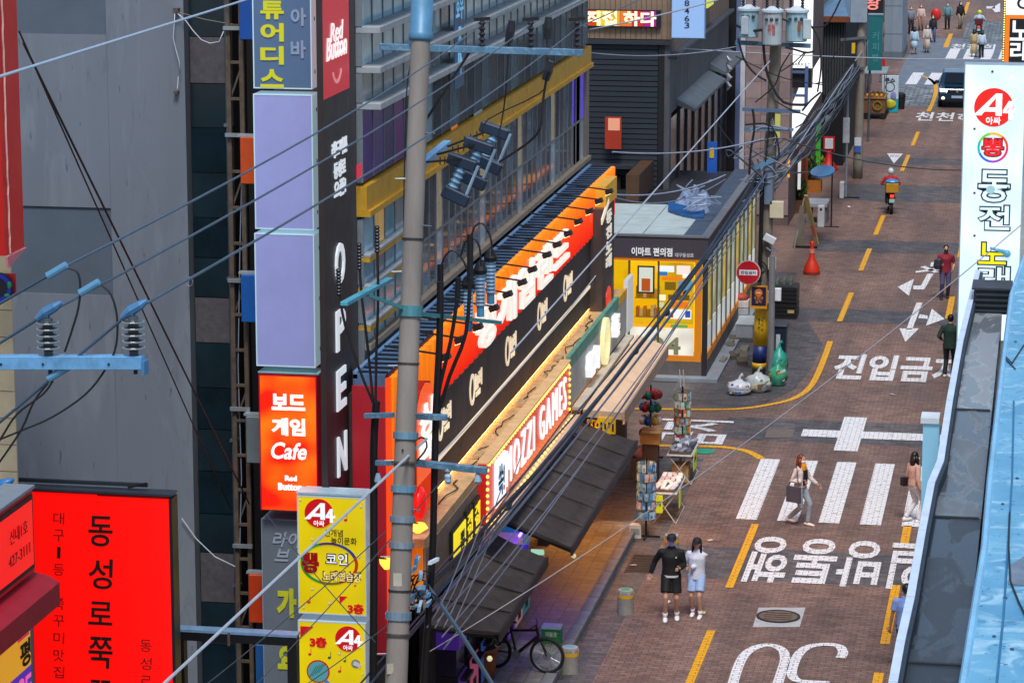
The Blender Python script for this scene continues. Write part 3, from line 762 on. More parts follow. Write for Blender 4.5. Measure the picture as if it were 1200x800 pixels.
# small red box sign seen at a slant, red awning and the poster under it
bx = -11.9
t = thing('phone_number_sign', 'slanted red box sign with dark frame and telephone digits, left bottom', 'sign', PX(20, 690, bx))
def xq(u, v): return PX(u, v, bx)
def xpanel(par, nm, mat, u0, u1, va, vb, d0, d1, X=bx):
    """panel on a plane facing the street: spans y of u0..u1, z of va..vb measured at u0"""
    a, b = PX(u0, va, X), PX(u1, va, X); zt_, zb_ = PX(u0, va, X).z, PX(u0, vb, X).z
    return boxpart(nm, mat, par, X + d0, X + d1, a.y, b.y, zb_, zt_)
ya, yb = xq(-30, 640).y, xq(40, 640).y; z1, z0 = xq(38, 580).z, xq(38, 662).z
boxpart('case', M('#c01818', .45, emit=.08), t, bx - .35, bx - .002, ya, yb, z0 - .09, z1 + .09)
boxpart('dark_frame', M('#14161c', .4), t, bx, bx + .02, ya, yb - .05, z0 - .03, z1 + .03)
boxpart('light_panel', LIT('#f21410', .9), t, bx + .021, bx + .03, ya, yb - .11, z0 + .03, z1 - .03)
text('신내1호', V((bx + .03, yb - .62, z1 - .3)), .62, .17, YA, ZA, INK, t, 'lettering', .006, -.01, .003)
text('427-3111', V((bx + .03, yb - .62, z1 - .58)), .75, .13, YA, ZA, INK, t, 'lettering', .006, -.01, .003)
boxpart('top_ledge', M('#8a98a4', .4, .3), t, bx - .36, bx + .03, ya, yb + .01, z1 + .092, z1 + .13)
t = thing('red_awning', 'dark red box awning jutting out under the slanted red sign', 'awning', PX(20, 740, bx))
za = z0 - .12
MB().prism([(-.2, 0), (.12, -.06), (.26, -.14), (.26, -.42), (-.2, -.42)], (bx, ya, za), XA, ZA, yb - ya + .12, YA).build('cover', M('#8e0f22', .6, emit=.05, var=.2), t)
MB().prism([(-.2, 0), (.12, -.06), (.26, -.14), (.26, -.42), (-.2, -.42)], (bx, yb + .123, za), XA, ZA, .02, YA).build('end_panel', M('#a81828', .6), t)
t = thing('price_poster', 'yellow and purple poster panel with fat letters under the red awning', 'poster', PX(16, 800, bx))
zp = za - .5
boxpart('yellow_panel', LIT('#e8a21c', .7), t, bx - .1, bx - .05, ya, yb - .1, zp - .62, zp)
boxpart('purple_panel', LIT('#4a20a8', .7), t, bx - .1, bx - .05, ya, yb - .1, zp - 1.5, zp - .63)
ym = yb - .36
text('모으', V((bx - .05, ym, zp - .12)), .4, .2, YA, ZA, LIT('#d02040', .7), t, 'lettering', .006, .03)
text('평', V((bx - .05, ym + .05, zp - .42)), .36, .32, YA, ZA, INK, t, 'lettering', .006, .03)
text('용도', V((bx - .05, ym, zp - .86)), .5, .34, YA, ZA, LIT('#f060b0', .8), t, 'lettering', .006, .04)

# black steel sign frame at the bottom
t = thing('steel_frame', 'black steel frame with a pale worn top bar standing right of the red brush sign', 'frame', PY(275, 900, 42))
f = lambda u, v: PY(u, v, 42)
BF = M('#16181d', .5, .3, var=.2)
boxpart('top_bar', BF, t, f(208, 745).x, f(347, 745).x, 42, 42.2, f(275, 753).z, f(275, 743).z)
boxpart('top_bar_cover', M('#7fa6cc', .4, .3, var=.3, scale=5), t, f(208, 745).x - .01, f(347, 745).x + .01, 41.99, 42.21, f(275, 743).z + .001, f(275, 740).z)
boxpart('post', BF, t, f(208, 745).x, f(215, 745).x, 42.01, 42.19, 0, f(275, 753).z)
boxpart('post', BF, t, f(336, 745).x, f(347, 745).x, 42.01, 42.19, 0, f(275, 753).z)
boxpart('brace', RUST, t, f(267, 745).x, f(270, 745).x, 41.97, 41.989, f(275, 756).z, f(275, 741).z)

# rusty lattice mast with the edges of more signs
t = thing('lattice_mast', 'rusty steel lattice mast in the dark gap beside the sign stack', 'mast', PY(280, 900, 47.3))
h = lambda u, v, d=47.3: PY(u, v, d)
xl, xr = h(274, 400).x, h(289, 400).x
for x in (xl, xr): boxpart('upright', RUST, t, x - .035, x + .035, 47.26, 47.33, 0, 15)
k = 0
while .6 * k < 14.6:
    z = .3 + .6 * k
    boxpart('rung', RUST, t, xl + .036, xr - .036, 47.27, 47.32, z, z + .045)
    if k % 3 == 1: MB().beam((xl, 47.35, z), (xr, 47.35, z + .6), .03).build('diagonal', RUST, t)
    k += 1
for v in (35, 160, 330, 480, 640): boxpart('clamp', M('#9aa4ac', .4, .5), t, xl - .06, xr + .06, 47.2, 47.259, h(280, v).z, h(280, v).z + .06)
MB().tube([h(282, 40), h(284, 180), h(281, 300), h(279, 430), h(283, 560), h(279, 720)], .01, 5).build('cable', CABLEG, t)
for (u0, u1, va, vb, c, l) in ((279, 296, -40, 47, '#0c4a9c', 'blue box at the very top behind the mast'), (281, 297, 161, 216, '#c4480e', 'orange box level with the upper lavender panel'),
                          (282, 299, 322, 378, '#0f56a4', 'blue box level with the lower lavender panel'), (288, 303, 488, 543, '#66747a', 'grey box beside the red cafe sign'),
                          (291, 307, 673, 730, '#c23c10', 'orange box beside the grey vertical sign'), (299, 306, 755, 830, '#1a5a9c', 'lowest blue box under the orange one')):
    t = thing('edge_box', l + ', seen edge on', 'sign box', h(290, vb), 'sign boxes on the lattice mast')
    a, b = h(u0, va, 47.0), h(u1 + 6, vb, 47.0)
    boxpart('body', M(c, .5, var=.2), t, a.x, b.x, 47.0, 47.25, b.z, a.z, bevel=.01)
    boxpart('strap', M('#a8b4bc', .4, .4), t, a.x - .05, b.x, 47.05, 47.2, a.z + .003, a.z + .04)

# ------------------------------------------------------------------ stack of sign boxes on the gable
def gsign(name, label, u0, u1, us, va, vb, Y, face, case, cat='sign'):
    """camera-side sign box; us is where its far right edge falls, so its depth follows"""
    a, b = PY(u0, va, Y), PY(u1, vb, Y)
    d = PX(us, 300, b.x).y - Y
    t = thing(name, label, cat, ((a.x + b.x) / 2, Y, b.z))
    boxpart('light_panel', face, t, a.x + .02, b.x - .02, Y, Y + .025, b.z + .02, a.z - .02)
    boxpart('case', case, t, a.x, b.x, Y + .026, Y + d, b.z, a.z, bevel=.008)
    fr = MB(); fr.box(a.x, a.x + .018, Y - .008, Y + .025, b.z, a.z); fr.box(b.x - .018, b.x, Y - .008, Y + .025, b.z, a.z)
    fr.box(a.x + .0181, b.x - .0181, Y - .006, Y + .025, a.z - .018, a.z); fr.box(a.x + .0181, b.x - .0181, Y - .006, Y + .025, b.z, b.z + .018)
    fr.build('trim', case, t)
    for dz in (.12, .5, .88):
        boxpart('latch', DARK, t, b.x + .001, b.x + .006, Y + d * .5, Y + d * .5 + .04, b.z + (a.z - b.z) * dz - .03, b.z + (a.z - b.z) * dz + .03)
    return t, (a.x + b.x) / 2, Y
YS = 45.9
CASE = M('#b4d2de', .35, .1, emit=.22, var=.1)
t, xc, _ = gsign('bar_sign', 'slate blue sign box with yellow vertical letters at the top of the stack', 294.5, 366, 374, -60, 105, YS, M('#4e6a8c', .4, emit=.10, var=.08), CASE)
for s, v in (('튜', 12), ('어', 38), ('디', 65), ('스', 92)):
    text(s, PY(319, v, YS), .38, .29, XA, ZA, LIT('#cfd024', .55), t, 'letter', .012, .035)
for s, v in (('아', 20), ('바', 58)):
    text(s, PY(350, v, YS), .25, .28, XA, ZA, M('#8fa4be', .5), t, 'letter', .012, .03)
LAV = M('#949bd2', .4, emit=.09, var=.12, scale=1.1)
gsign('blank_panel', 'upper of the two blank lavender sign boxes', 296.5, 368, 376.5, 110, 270, YS, LAV, CASE, 'sign panel')
gsign('blank_panel', 'lower blank lavender sign box, above the red cafe sign', 298, 370, 378.5, 273, 431, YS, LAV, CASE, 'sign panel')
# red cafe sign
t, xc, _ = gsign('cafe_sign', 'glowing red and orange board game cafe sign with white letters', 303, 373, 381.5, 438, 600, YS, M('#d01a10', .4, emit=.1), M('#a81a30', .4, emit=.10, var=.1))
xa_, xb_ = PY(305, 500, YS).x, PY(371, 500, YS).x
CAFE = GLOW('tube_glow_panel', '#e41a08', '#ff6a0e', .9)
boxpart('glow_panel', CAFE, t, xa_ + .01, xb_ - .01, YS - .014, YS - .001, PY(330, 597, YS).z, PY(330, 441, YS).z)
LW = LIT('#ffffff', 1.0); Y2 = YS - .014
text('보드', PY(338, 471, Y2), .56, .27, XA, ZA, LW, t, 'lettering', .012, .045)
text('게임', PY(338, 500, Y2), .56, .29, XA, ZA, LW, t, 'lettering', .012, .045)
text('Cafe', PY(339, 528, Y2), .6, .28, XA, ZA, LW, t, 'lettering', .012, .02, .004, .2)
text('Red', PY(341, 560, Y2), .2, .09, XA, ZA, LW, t, 'lettering', .01, .05)
text('Button', PY(340, 570, Y2), .40, .12, XA, ZA, LW, t, 'lettering', .01, .05)
boxpart('top_lid', M('#9ac2c6', .4, .3), t, PY(303, 438, YS).x - .01, PY(373, 438, YS).x + .01, YS - .01, YS + .42, PY(340, 438, YS).z + .001, PY(340, 438, YS).z + .02)
# grey sign half hidden
t, xc, _ = gsign('grey_vertical_sign', 'grey vertical sign with faint yellow and white letters half hidden by the yellow sign', 306, 372, 378, 607, 880, 46.1, M('#67727e', .5, var=.1), M('#93a8ba', .4, .3))
text('라이\n브', PY(334, 640, 46.1), None, .5, XA, ZA, M('#98a8b8', .5), t, 'lettering', .01, .02, .004, .3)
text('가', PY(336, 706, 46.1), .34, .5, XA, ZA, M('#c8cc28', .5), t, 'letter', .012, .06, .004)
text('요', PY(336, 770, 46.1), .3, .4, XA, ZA, M('#c8cc28', .5), t, 'letter', .012, .06, .004)
# two yellow karaoke boxes
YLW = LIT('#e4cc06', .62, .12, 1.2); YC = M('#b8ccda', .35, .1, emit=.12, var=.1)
YK = 44.6
def decor(t, pts, mat):
    for (u, v, r) in pts:
        p = PY(u, v, YK) + V((0, -.004, 0))
        m = MB(); m.ell(p, r, .008, r * .8, 7, 4); m.box(p.x + r * .6, p.x + r * .9, p.y - .004, p.y + .004, p.z, p.z + r * 3.2); m.build('music_note', mat, t)
t, xc, _ = gsign('yellow_karaoke_sign', 'upper yellow karaoke sign with emblem and rainbow oval', 348, 430, 436.5, 580, 722, YK, YLW, YC)
t['label'] = 'upper yellow karaoke sign box with rainbow oval and white coin lettering'
WH = LIT('#eaf2f8', .8); DR = LIT('#c01018', .7)
emblem(PY(374, 601, YK) + V((0, -.004, 0)), .235, t, white=WH, red=DR)
BK = M('#2a2408', .6)
text('신개념', PY(391, 624, YK), .30, .12, XA, ZA, BK, t, 'lettering', .008, .01)
text('놀이문화', PY(403, 633.5, YK), .42, .12, XA, ZA, BK, t, 'lettering', .008, .01)
oc = PY(386, 660, YK)
for i, hcol in enumerate(('#c02010', '#b8300c', '#2a3a80', '#4a2a70', '#2a8a30', '#1a8a40', '#208a38', '#6a6a20')):
    order = [7, 0, 1, 2, 3, 4, 5, 6]
    ring(oc, .42, .47, XA, ZA, .012, -YA, i * math.pi / 4 - 1.2, (i + 1) * math.pi / 4 - 1.2, 6, .74).build('oval_arc', LIT(hcol, .6), t)
text('뽕', PY(364, 659, YK), .28, .34, XA, ZA, LIT('#8c0810', .6), t, 'stamp', .016, .06)
def outl(s, p, w_, h_, ink, fill, t):
    text(s, p, w_ + .04, h_ + .04, XA, ZA, ink, t, 'letter_outline', .012, .06, .004); text(s, p, w_, h_, XA, ZA, fill, t, 'letter', .018, .01, .004)
PUR = M('#4a3a5a', .6)
outl('코인', PY(395, 654.5, YK), .34, .17, PUR, WH, t); outl('노래연습장', PY(401, 675, YK), .62, .15, M('#5a4410', .6), LIT('#f0dca0', .7), t)
MB().prism([(0, 0), (.13, 0), (0, -.13)], PY(398, 698, YK) + V((0, -.001, 0)), XA, ZA, .01, -YA).build('red_corner', DR, t)
text('3층', PY(417, 713, YK), .26, .17, XA, ZA, DR, t, 'lettering', .01, .05)
decor(t, ((405, 609, .03), (362, 705, .03), (416, 686, .02)), LIT('#c01828', .6)); decor(t, ((366, 632, .025), (421, 653, .025), (366, 690, .028), (386, 707, .025), (356, 712, .02), (352, 586, .025), (423, 594, .025)), M('#d8d4a0', .6))
boxpart('top_lid', M('#bfe0ee', .35, .3), t, PY(348, 580, YK).x - .01, PY(430, 580, YK).x + .01, YK - .01, YK + .36, PY(390, 580, YK).z + .001, PY(390, 580, YK).z + .03)
t, xc, _ = gsign('yellow_karaoke_sign', 'lower yellow karaoke sign box with a big microphone drawing', 349, 430, 436.5, 726, 890, YK, YLW, YC)
MB().prism([(0, 0), (.22, 0), (0, -.2)], PY(352, 733, YK) + V((0, -.001, 0)), XA, ZA, .01, -YA).build('red_corner', DR, t)
text('3층', PY(373, 752, YK), .28, .18, XA, ZA, DR, t, 'lettering', .01, .06)
emblem(PY(408, 748, YK) + V((0, -.004, 0)), .21, t, white=WH, red=DR)
pc = PY(373, 786, YK)
disc(pc + V((0, -.001, 0)), .19, -YA, .01).build('microphone_outline', LIT('#b01820', .6), t); disc(pc + V((0, -.012, 0)), .165, -YA, .012).build('microphone_head', LIT('#4f9aa0', .6), t)
for k in range(4): MB().beam(pc + V((-.14 + .05 * k, -.03, -.1 + .03 * k)), pc + V((-.02 + .05 * k, -.03, .1 + .02 * k)), .008).build('microphone_mesh', M('#203848'), t)
MB().beam(pc + V((.12, -.006, -.12)), pc + V((.5, -.006, -.52)), .2, .02).build('microphone_grip', LIT('#2a5ab0', .6), t)
disc(PY(417, 777, YK) + V((0, -.001, 0)), .075, -YA, .012).build('coin', M('#b0b4a0', .4, .4), t)
MB().obox(PY(419, 778, YK) + V((0, -.02, 0)), (1, 0, -.4), (.4, 0, 1), (0, -1, 0), .13, .06, .01).build('tag', M('#d8dcd8', .5), t)
decor(t, ((363, 766, .03), (398, 786, .03)), LIT('#c01828', .6)); decor(t, ((386, 770, .03), (404, 774, .025)), M('#2a6a40', .6)); decor(t, ((398, 766, .025), (425, 790, .02)), M('#d8d4a0', .6))
# dark OPEN banner on the street face
XB = -11.08
t = thing('open_banner', 'tall dark banner with OPEN in big white letters and a red top panel', 'banner', PX(395, 580, XB))
y0, y1 = PX(380, 300, XB).y, PX(411.5, 300, XB).y
zr = PX(380, 117, XB).z; zb = PX(388, 585, XB).z
boxpart('dark_board', M('#2b272b', .5, var=.15), t, XB - .06, XB, y0, y1, zb, zr - .004)
boxpart('red_board', LIT('#c81a30', .55), t, XB - .06, XB + .002, y0, y1, zr, 15)
boxpart('edge', M('#3c3434', .5, .3), t, XB - .07, XB + .02, y0 - .05, y0 - .004, zb, 15)
ym = (y0 + y1) / 2 + .06
for s, v, c_ in (('O', 309, 396), ('P', 387, 396), ('E', 457, 396), ('N', 533, 398)):
    p = PX(c_, v, XB); text(s, V((XB, ym, p.z)), .62, .66, YA, ZA, LIT('#e4ecf4', .62), t, 'letter', .03, .02)
for s, v in (('레드버튼', 174), ('동성로', 199), ('오픈!', 222)):
    p = PX(395, v, XB); text(s, V((XB, ym + .1, p.z)), 1.05 if len(s) > 3 else .8, .27, YA, ZA, LIT('#dfe6ee', .7), t, 'lettering', .012, .04)
text('Red', V((XB, ym, PX(393, 37, XB).z)), .8, .3, YA, ZA, LIT('#fff4f4', .8), t, 'lettering', .01, .01, .006, .2)
text('Button', V((XB, ym, PX(393, 55, XB).z)), 1.35, .36, YA, ZA, LIT('#fff4f4', .8), t, 'lettering', .01, .015, .006, .15)
boxpart('underline', LIT('#fff4f4', .8), t, XB + .004, XB + .014, ym - .1, ym + .6, PX(393, 64, XB).z, PX(393, 64, XB).z + .05)
ring(V((XB + .003, ym, PX(393, 72, XB).z)), .3, .36, YA, ZA, .01, XA, -2.6, -.5, 10).build('smile', LIT('#e89098', .6), t)

# ================================================================== ARCADE BUILDING
XF = -11.1
t = arc = thing('arcade_building', 'long glass-fronted arcade building with a yellow beam and grey louvred deck', 'building', (-13, 60, 0))
MET = M('#7d868c', .45, .3, var=.2); LEDGE = M('#a3abb0', .55, .2, var=.25, scale=3)
boxpart('wall', M('#3a3a3e', .7), t, -12.6, XF - .12, 47.9, 72.5, 0, 17)
boxpart('rear_wall', M('#3a3a3e', .7), t, -24, -12.603, 62.1, 72.5, 0, 17)
boxpart('lower_wall', M('#37302e', .7), t, XF - .118, -10.44, 46.6, 72.0, 3.1, 7.0)
boxpart('end_wall', M('#37302e', .7), t, XF - .118, -10.44, 46.6, 46.9, 0, 3.098)
boxpart('end_wall', M('#5a5550', .7), t, XF - .118, -10.0, 71.6, 72.0, 0, 3.098)
for y in (50.4, 54.6, 58.8, 63, 67.2): boxpart('pillar', M('#4a4648', .7), t, -10.7, -10.45, y - .15, y + .15, .151, 3.098)
boxpart('gable_panel', M('#9a1020', .5, emit=.12, var=.1), t, XF + .1, -10.44, 46.5, 46.597, 2.6, 7.15)
zl = lambda u, v: PX(u, v, XF).z
Lz = [zl(446, 27), zl(445.5, 73), zl(449, 113)]; LO = [zl(445, 289), zl(442, 327), zl(441, 372)]
BT, BB = PX(600, 110, XF).z, PX(600, 138, XF).z
step = Lz[0] - Lz[1]
ups = sorted(Lz + [Lz[0] + step * k for k in range(1, 5)])
PN = [M(c, r, .0, 0, .35, 1.3, spec=.7) for c, r in (('#a2ccd8', .1), ('#b0c8ce', .12), ('#7eb0be', .08), ('#a0a8a4', .14), ('#96c0cc', .1))]  # pale cyan pane colours stand in for sky reflected in the glass
DN = [M(c, r, 0, 0, .5, 1.6, spec=.6) for c, r in (('#56666f', .08), ('#434f58', .07), ('#5c6264', .1), ('#6c8791', .08))]
def pane(y0, y1, z0, z1, mat, x=XF): return boxpart('pane', mat, arc, x - .1, x - .03, y0, y1, z0, z1)
def mull(y, z0, z1, w_=.035, mat=MET): return boxpart('mullion', mat, arc, XF - .118, XF - .012, y - w_ / 2, y + w_ / 2, z0, z1)
# upper storey rows between ledges
rows = [(BT, Lz[2])] + [(ups[i], ups[i + 1]) for i in range(len(ups) - 1)]
YS_ = [47.95 + .82 * k for k in range(31)]
for ri, (z0, z1) in enumerate(rows):
    for k in range(30):
        y0, y1 = YS_[k], min(YS_[k + 1], 72.45)
        if ri == 0 and 3.4 > y0 - 47.9:
            mat = M(('#503880', '#5a4a80', '#46406c', '#6a3a78')[k % 4], .2, emit=.06, var=.4, scale=2) if y0 < 51 else DN[k % 4]
        elif ri <= 0 and y0 > 53: mat = DN[(k * 7 + ri) % 4]
        else: mat = PN[(k * 5 + ri * 3) % 5]
        pane(y0 + .022, y1 - .022, z0 + .06, z1 - .06, mat)
    for k in range(31): mull(min(YS_[k], 72.45), z0 + .06, z1 - .06, .026)
    boxpart('ledge', LEDGE, t, XF - .118, XF + (.3 if z1 > BT + 1 else .1), 47.95, 72.45, z1 - .055, z1 + .055, bevel=.008)
# yellow beam in bolted lengths
YB = M('#c8981e', .5, var=.22, scale=3)
k = 0; y = 47.9
while y < 72.4:
    y1 = min(y + 3.1, 72.6)
    boxpart('yellow_beam', YB, t, XF - .12, XF + .06, y, y1 - .012, BB + .1, BT)
    boxpart('beam_flange', YB, t, XF - .12, XF + .12, y, y1 - .012, BB, BB + .098)
    y = y1
# lower rows on the left
LOW = [BB] + LO + [7.4 - .35]
for i in range(4):
    z1, z0 = LOW[i], LOW[i + 1]
    for k in range(5):
        y0 = 47.95 + .82 * k
        pane(y0 + .022, y0 + .798, z0 + .06, z1 - .05, M('#c09a58', .2, emit=.25, var=.5, scale=3) if (i, k) == (0, 1) else PN[(k + i * 2) % 5])
        mull(y0, z0 + .06, z1 - .06, .04)
    boxpart('ledge', LEDGE, t, XF - .118, XF + .1, 47.95, 52.05, z0 - .0, z0 + .055, bevel=.008); boxpart('ledge', YB, t, XF - .118, XF + .09, 47.95, 52.05, z0 - .08, z0 - .002)
# curtain wall with close mullions
y = 52.1; k = 0; WB = PX(608, 250, XF).z
while y < 71.9:
    y1 = min(y + .62, 72.0)
    if y > 69.6 and k % 2: mat = M('#5a48d8', .3, emit=.3, var=.1)
    elif k % 7 == 3: mat = M('#b8a888', .25, emit=.12, var=.6, scale=2.5)
    else: mat = DN[k % 4]
    pane(y + .03, y1 - .03, WB + 1.0, BB - .004, mat); pane(y + .03, y1 - .03, WB, WB + .94, DN[(k + 2) % 4] if k % 7 != 3 else PN[1])
    mull(y, WB, BB - .004, .055); boxpart('transom', MET, t, XF - .117, XF - .02, y + .0301, y1 - .0301, WB + .945, WB + .995)
    y += .62; k += 1
boxpart('door_leaf', M('#0c1416', .15), t, XF - .05, XF - .03, 70.4, 71.4, WB, BB - .1)
boxpart('end_post', M('#8a8178', .5, .3), t, XF - .118, XF + .03, 72.02, 72.45, WB, BB - .002)
boxpart('base_sill', M('#8c7f6c', .6, var=.2), t, XF - .116, XF + .1, 47.95, 72.4, WB - .1, WB - .002)
# the window lettering and lit bits behind the glass
gz = lambda u, v, x=XF: PX(u, v, x)
p = gz(548, 98); text('놀숲', V((XF - .045, p.y, p.z)), 1.5, .6, YA, ZA, LIT('#e8ecf0', .7), t, 'window_lettering', .004, .02)
for u, v, w_, h_, c in ((582, 96, .5, .3, '#d87838'), (582, 109, .5, .25, '#e08a40'), (535, 150, .6, .25, '#e07818'), (590, 98, .25, .12, '#d0a090')):
    p = gz(u, v); boxpart('lit_poster', LIT(c, .5), t, XF - .048, XF - .04, p.y - w_ / 2, p.y + w_ / 2, p.z - h_ / 2, p.z + h_ / 2)
p = gz(562, 112); boxpart('pale_poster', M('#a8c8c8', .4), t, XF - .048, XF - .04, p.y - .4, p.y + .5, p.z - .7, p.z + .6)
p = gz(435, 194); boxpart('red_scrawl', LIT('#e02848', .6), t, XF - .045, XF - .035, p.y - .9, p.y + .4, p.z - .1, p.z + .12)
p = gz(440, 167); boxpart('brown_poster', M('#4a2c50', .5), t, XF - .045, XF - .035, p.y - .2, p.y + .25, p.z - .35, p.z + .3)
for u, v, w_, h_ in ((562, 262, .12, .9), (570, 268, .1, .8), (585, 205, .15, .5), (600, 235, .08, .5)):
    p = gz(u, v); boxpart('lit_display', LIT('#f4e0b0', .6), t, XF - .048, XF - .04, p.y - w_, p.y + w_, p.z - h_ / 2, p.z + h_ / 2)
p = gz(523, 40); text('호우\nㅈ\n아', V((XF + .25, p.y, p.z)), .7, 1.5, YA, ZA, M('#80c8f0', .4, emit=.2), t, 'window_lettering', .01, .02)
boxpart('blue_sign_board', M('#2a5a80', .4), t, XF + .23, XF + .249, p.y - .45, p.y + .45, p.z - 1, p.z + 1.6)
# louvred deck
DZ = 7.36
boxpart('deck_frame', M('#6f93bc', .5, .1, var=.2), t, XF + .1, XF + .17, 46.6, 72.0, DZ - .1, DZ + .02)
boxpart('deck_floor', M('#56759a', .5, .1, var=.3), t, XF + .1, -10.46, 46.6, 72.0, 7.0, 7.33)
lv = MB().box(0, .5, -.025, .025, 0, .025).build('louvre_slat', M('#1d2530', .5, .2, var=.3, scale=4), t, loc=(XF + .15, 46.75, DZ - .02))
for k in range(1, 71): inst('louvre_slat', lv.data, (XF + .15, 46.75 + .358 * k, DZ - .02), t, (0, 0, RD.uniform(-.01, .01)))

# ------------------------------------------------------------------ orange fin sign
XO = -10.4
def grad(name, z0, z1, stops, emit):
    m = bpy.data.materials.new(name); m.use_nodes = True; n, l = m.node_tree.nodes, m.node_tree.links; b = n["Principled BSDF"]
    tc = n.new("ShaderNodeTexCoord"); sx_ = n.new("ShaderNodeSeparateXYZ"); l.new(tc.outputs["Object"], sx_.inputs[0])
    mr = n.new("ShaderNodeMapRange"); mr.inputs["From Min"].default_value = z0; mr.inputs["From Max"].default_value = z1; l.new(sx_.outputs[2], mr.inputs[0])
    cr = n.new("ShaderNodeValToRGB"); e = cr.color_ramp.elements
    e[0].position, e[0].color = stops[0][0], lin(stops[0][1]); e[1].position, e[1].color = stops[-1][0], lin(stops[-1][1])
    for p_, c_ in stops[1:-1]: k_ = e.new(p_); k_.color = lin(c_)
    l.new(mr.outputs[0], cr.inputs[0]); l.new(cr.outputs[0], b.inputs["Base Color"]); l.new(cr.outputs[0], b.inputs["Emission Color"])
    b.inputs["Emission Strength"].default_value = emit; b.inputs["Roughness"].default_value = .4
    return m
t = fin = thing('fin_sign', 'long orange-red fin sign with big white letters, above the black board', 'sign', (XO, 59, 6.2))
FM = grad("painted_lamp_glow", 0, 1.2, [(0, '#e01c06'), (.45, '#f23c08'), (1, '#f8860c')], .48)  # lamp glow painted into the fins: red below, orange above, evenly emissive
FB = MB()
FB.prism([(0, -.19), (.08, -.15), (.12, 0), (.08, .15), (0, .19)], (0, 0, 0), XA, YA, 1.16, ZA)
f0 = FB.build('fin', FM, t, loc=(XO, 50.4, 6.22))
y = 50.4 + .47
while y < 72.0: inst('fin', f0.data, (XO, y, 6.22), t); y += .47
boxpart('back_panel', M('#4a0c06', .6), t, XO - .03, XO - .002, 46.6, 72.1, 6.2, 7.34)
FL = grad("painted_lamp_glow_tall", 0, 4.4, [(0, '#f8a010'), (.35, '#e82a08'), (1, '#f8860c')], .36)  # painted lamp glow for the tall fins, amber at the foot
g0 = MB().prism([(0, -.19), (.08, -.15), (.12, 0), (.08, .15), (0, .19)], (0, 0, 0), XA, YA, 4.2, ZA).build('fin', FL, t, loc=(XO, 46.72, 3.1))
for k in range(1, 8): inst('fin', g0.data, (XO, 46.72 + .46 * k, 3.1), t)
boxpart('corner_strip', LIT('#f24a10', .8), t, XO - .03, XO + .05, 46.45, 46.597, 3.1, 7.3)
p, q_ = PX(567, 372, XO + .1), PX(660, 276, XO + .1)
text('짱게임랜드', V((XO + .1, (p.y + q_.y) / 2 - .3, 6.72)), (q_.y - p.y) + 1.3, .84, YA, ZA, LIT('#fff6ea', .8), t, 'big_letters', .1, .02, .0, 0., 1.12)
# lamp arms
A0 = MB(); A0.beam((-1.05, 0, .12), (0, 0, 0), .03)
arm = A0.build('lamp_arm', BLACK, t, loc=PX(714, 223, -9.78))
HD = MB(); HD.obox((0, 0, -.03), (1, 0, .4), (0, 1, 0), (-.4, 0, 1), .16, .2, .1)
LF = MB(); LF.obox((-.02, 0, -.095), (1, 0, .4), (0, 1, 0), (-.4, 0, 1), .12, .15, .01)
lamps = [(714, 223), (702, 234), (691, 246), (678, 258), (666, 272), (653, 285), (641, 297), (624, 314), (612, 329), (595, 343), (579, 359), (560, 381), (539, 396), (522, 416)]
hd = lf = None
for i, (u, v) in enumerate(lamps):
    p = PX(u, v, -9.78)
    if i == 0:
        hd = HD.build('lamp_head', BLACK, arm, loc=p); lf = LF.build('lamp_lens', LIT('#ffd9a0', 4), arm, loc=p)
    else:
        a_ = inst('lamp_arm', arm.data, p, t)
        for nm, o_ in (('lamp_head', hd), ('lamp_lens', lf)):
            c_ = bpy.data.objects.new(nm, o_.data); C.objects.link(c_); c_.parent = a_
# rounded orange end sign
t = thing('rounded_sign', 'rounded orange upright sign with white letter strokes behind the concrete pole', 'sign', (XO + .3, 49.4, 4.6))
p0, p1 = PX(487, 470, XO + .3), PX(509, 470, XO + .3)
zt_, zb_ = PX(498, 446, XO + .3).z, PX(498, 560, XO + .3).z
hw = (p1.y - p0.y) / 2; yc = (p0.y + p1.y) / 2
poly = [(-hw, zb_), (hw, zb_), (hw, zt_ - hw * .7)] + [(math.cos(a) * hw, zt_ - hw * .7 + math.sin(a) * hw * .7) for a in (.5, 1.0, 1.57, 2.1, 2.6)] + [(-hw, zt_ - hw * .7)]
MB().prism(poly, (XO + .16, yc, 0), YA, ZA, .14, XA).build('case', M('#a01408', .5), t)
MB().prism([(a * .94, zb_ + .02 + (b - zb_) * .97) for a, b in poly], (XO + .301, yc, 0), YA, ZA, .02, XA).build('light_panel', LIT('#f2520a', .9), t)
for s, v in (('시', 483), ('오', 505), ('락', 527)): text(s, V((XO + .32, yc, PX(498, v, XO + .3).z)), hw * 1.5, .4, YA, ZA, LIT('#fff8f0', .95), t, 'letter', .03, .04)
MB().ell(PX(492, 590, XO + .3), .12, .25, .3, 10, 7).build('red_heart', LIT('#e81a14', .8), t, smooth=True)

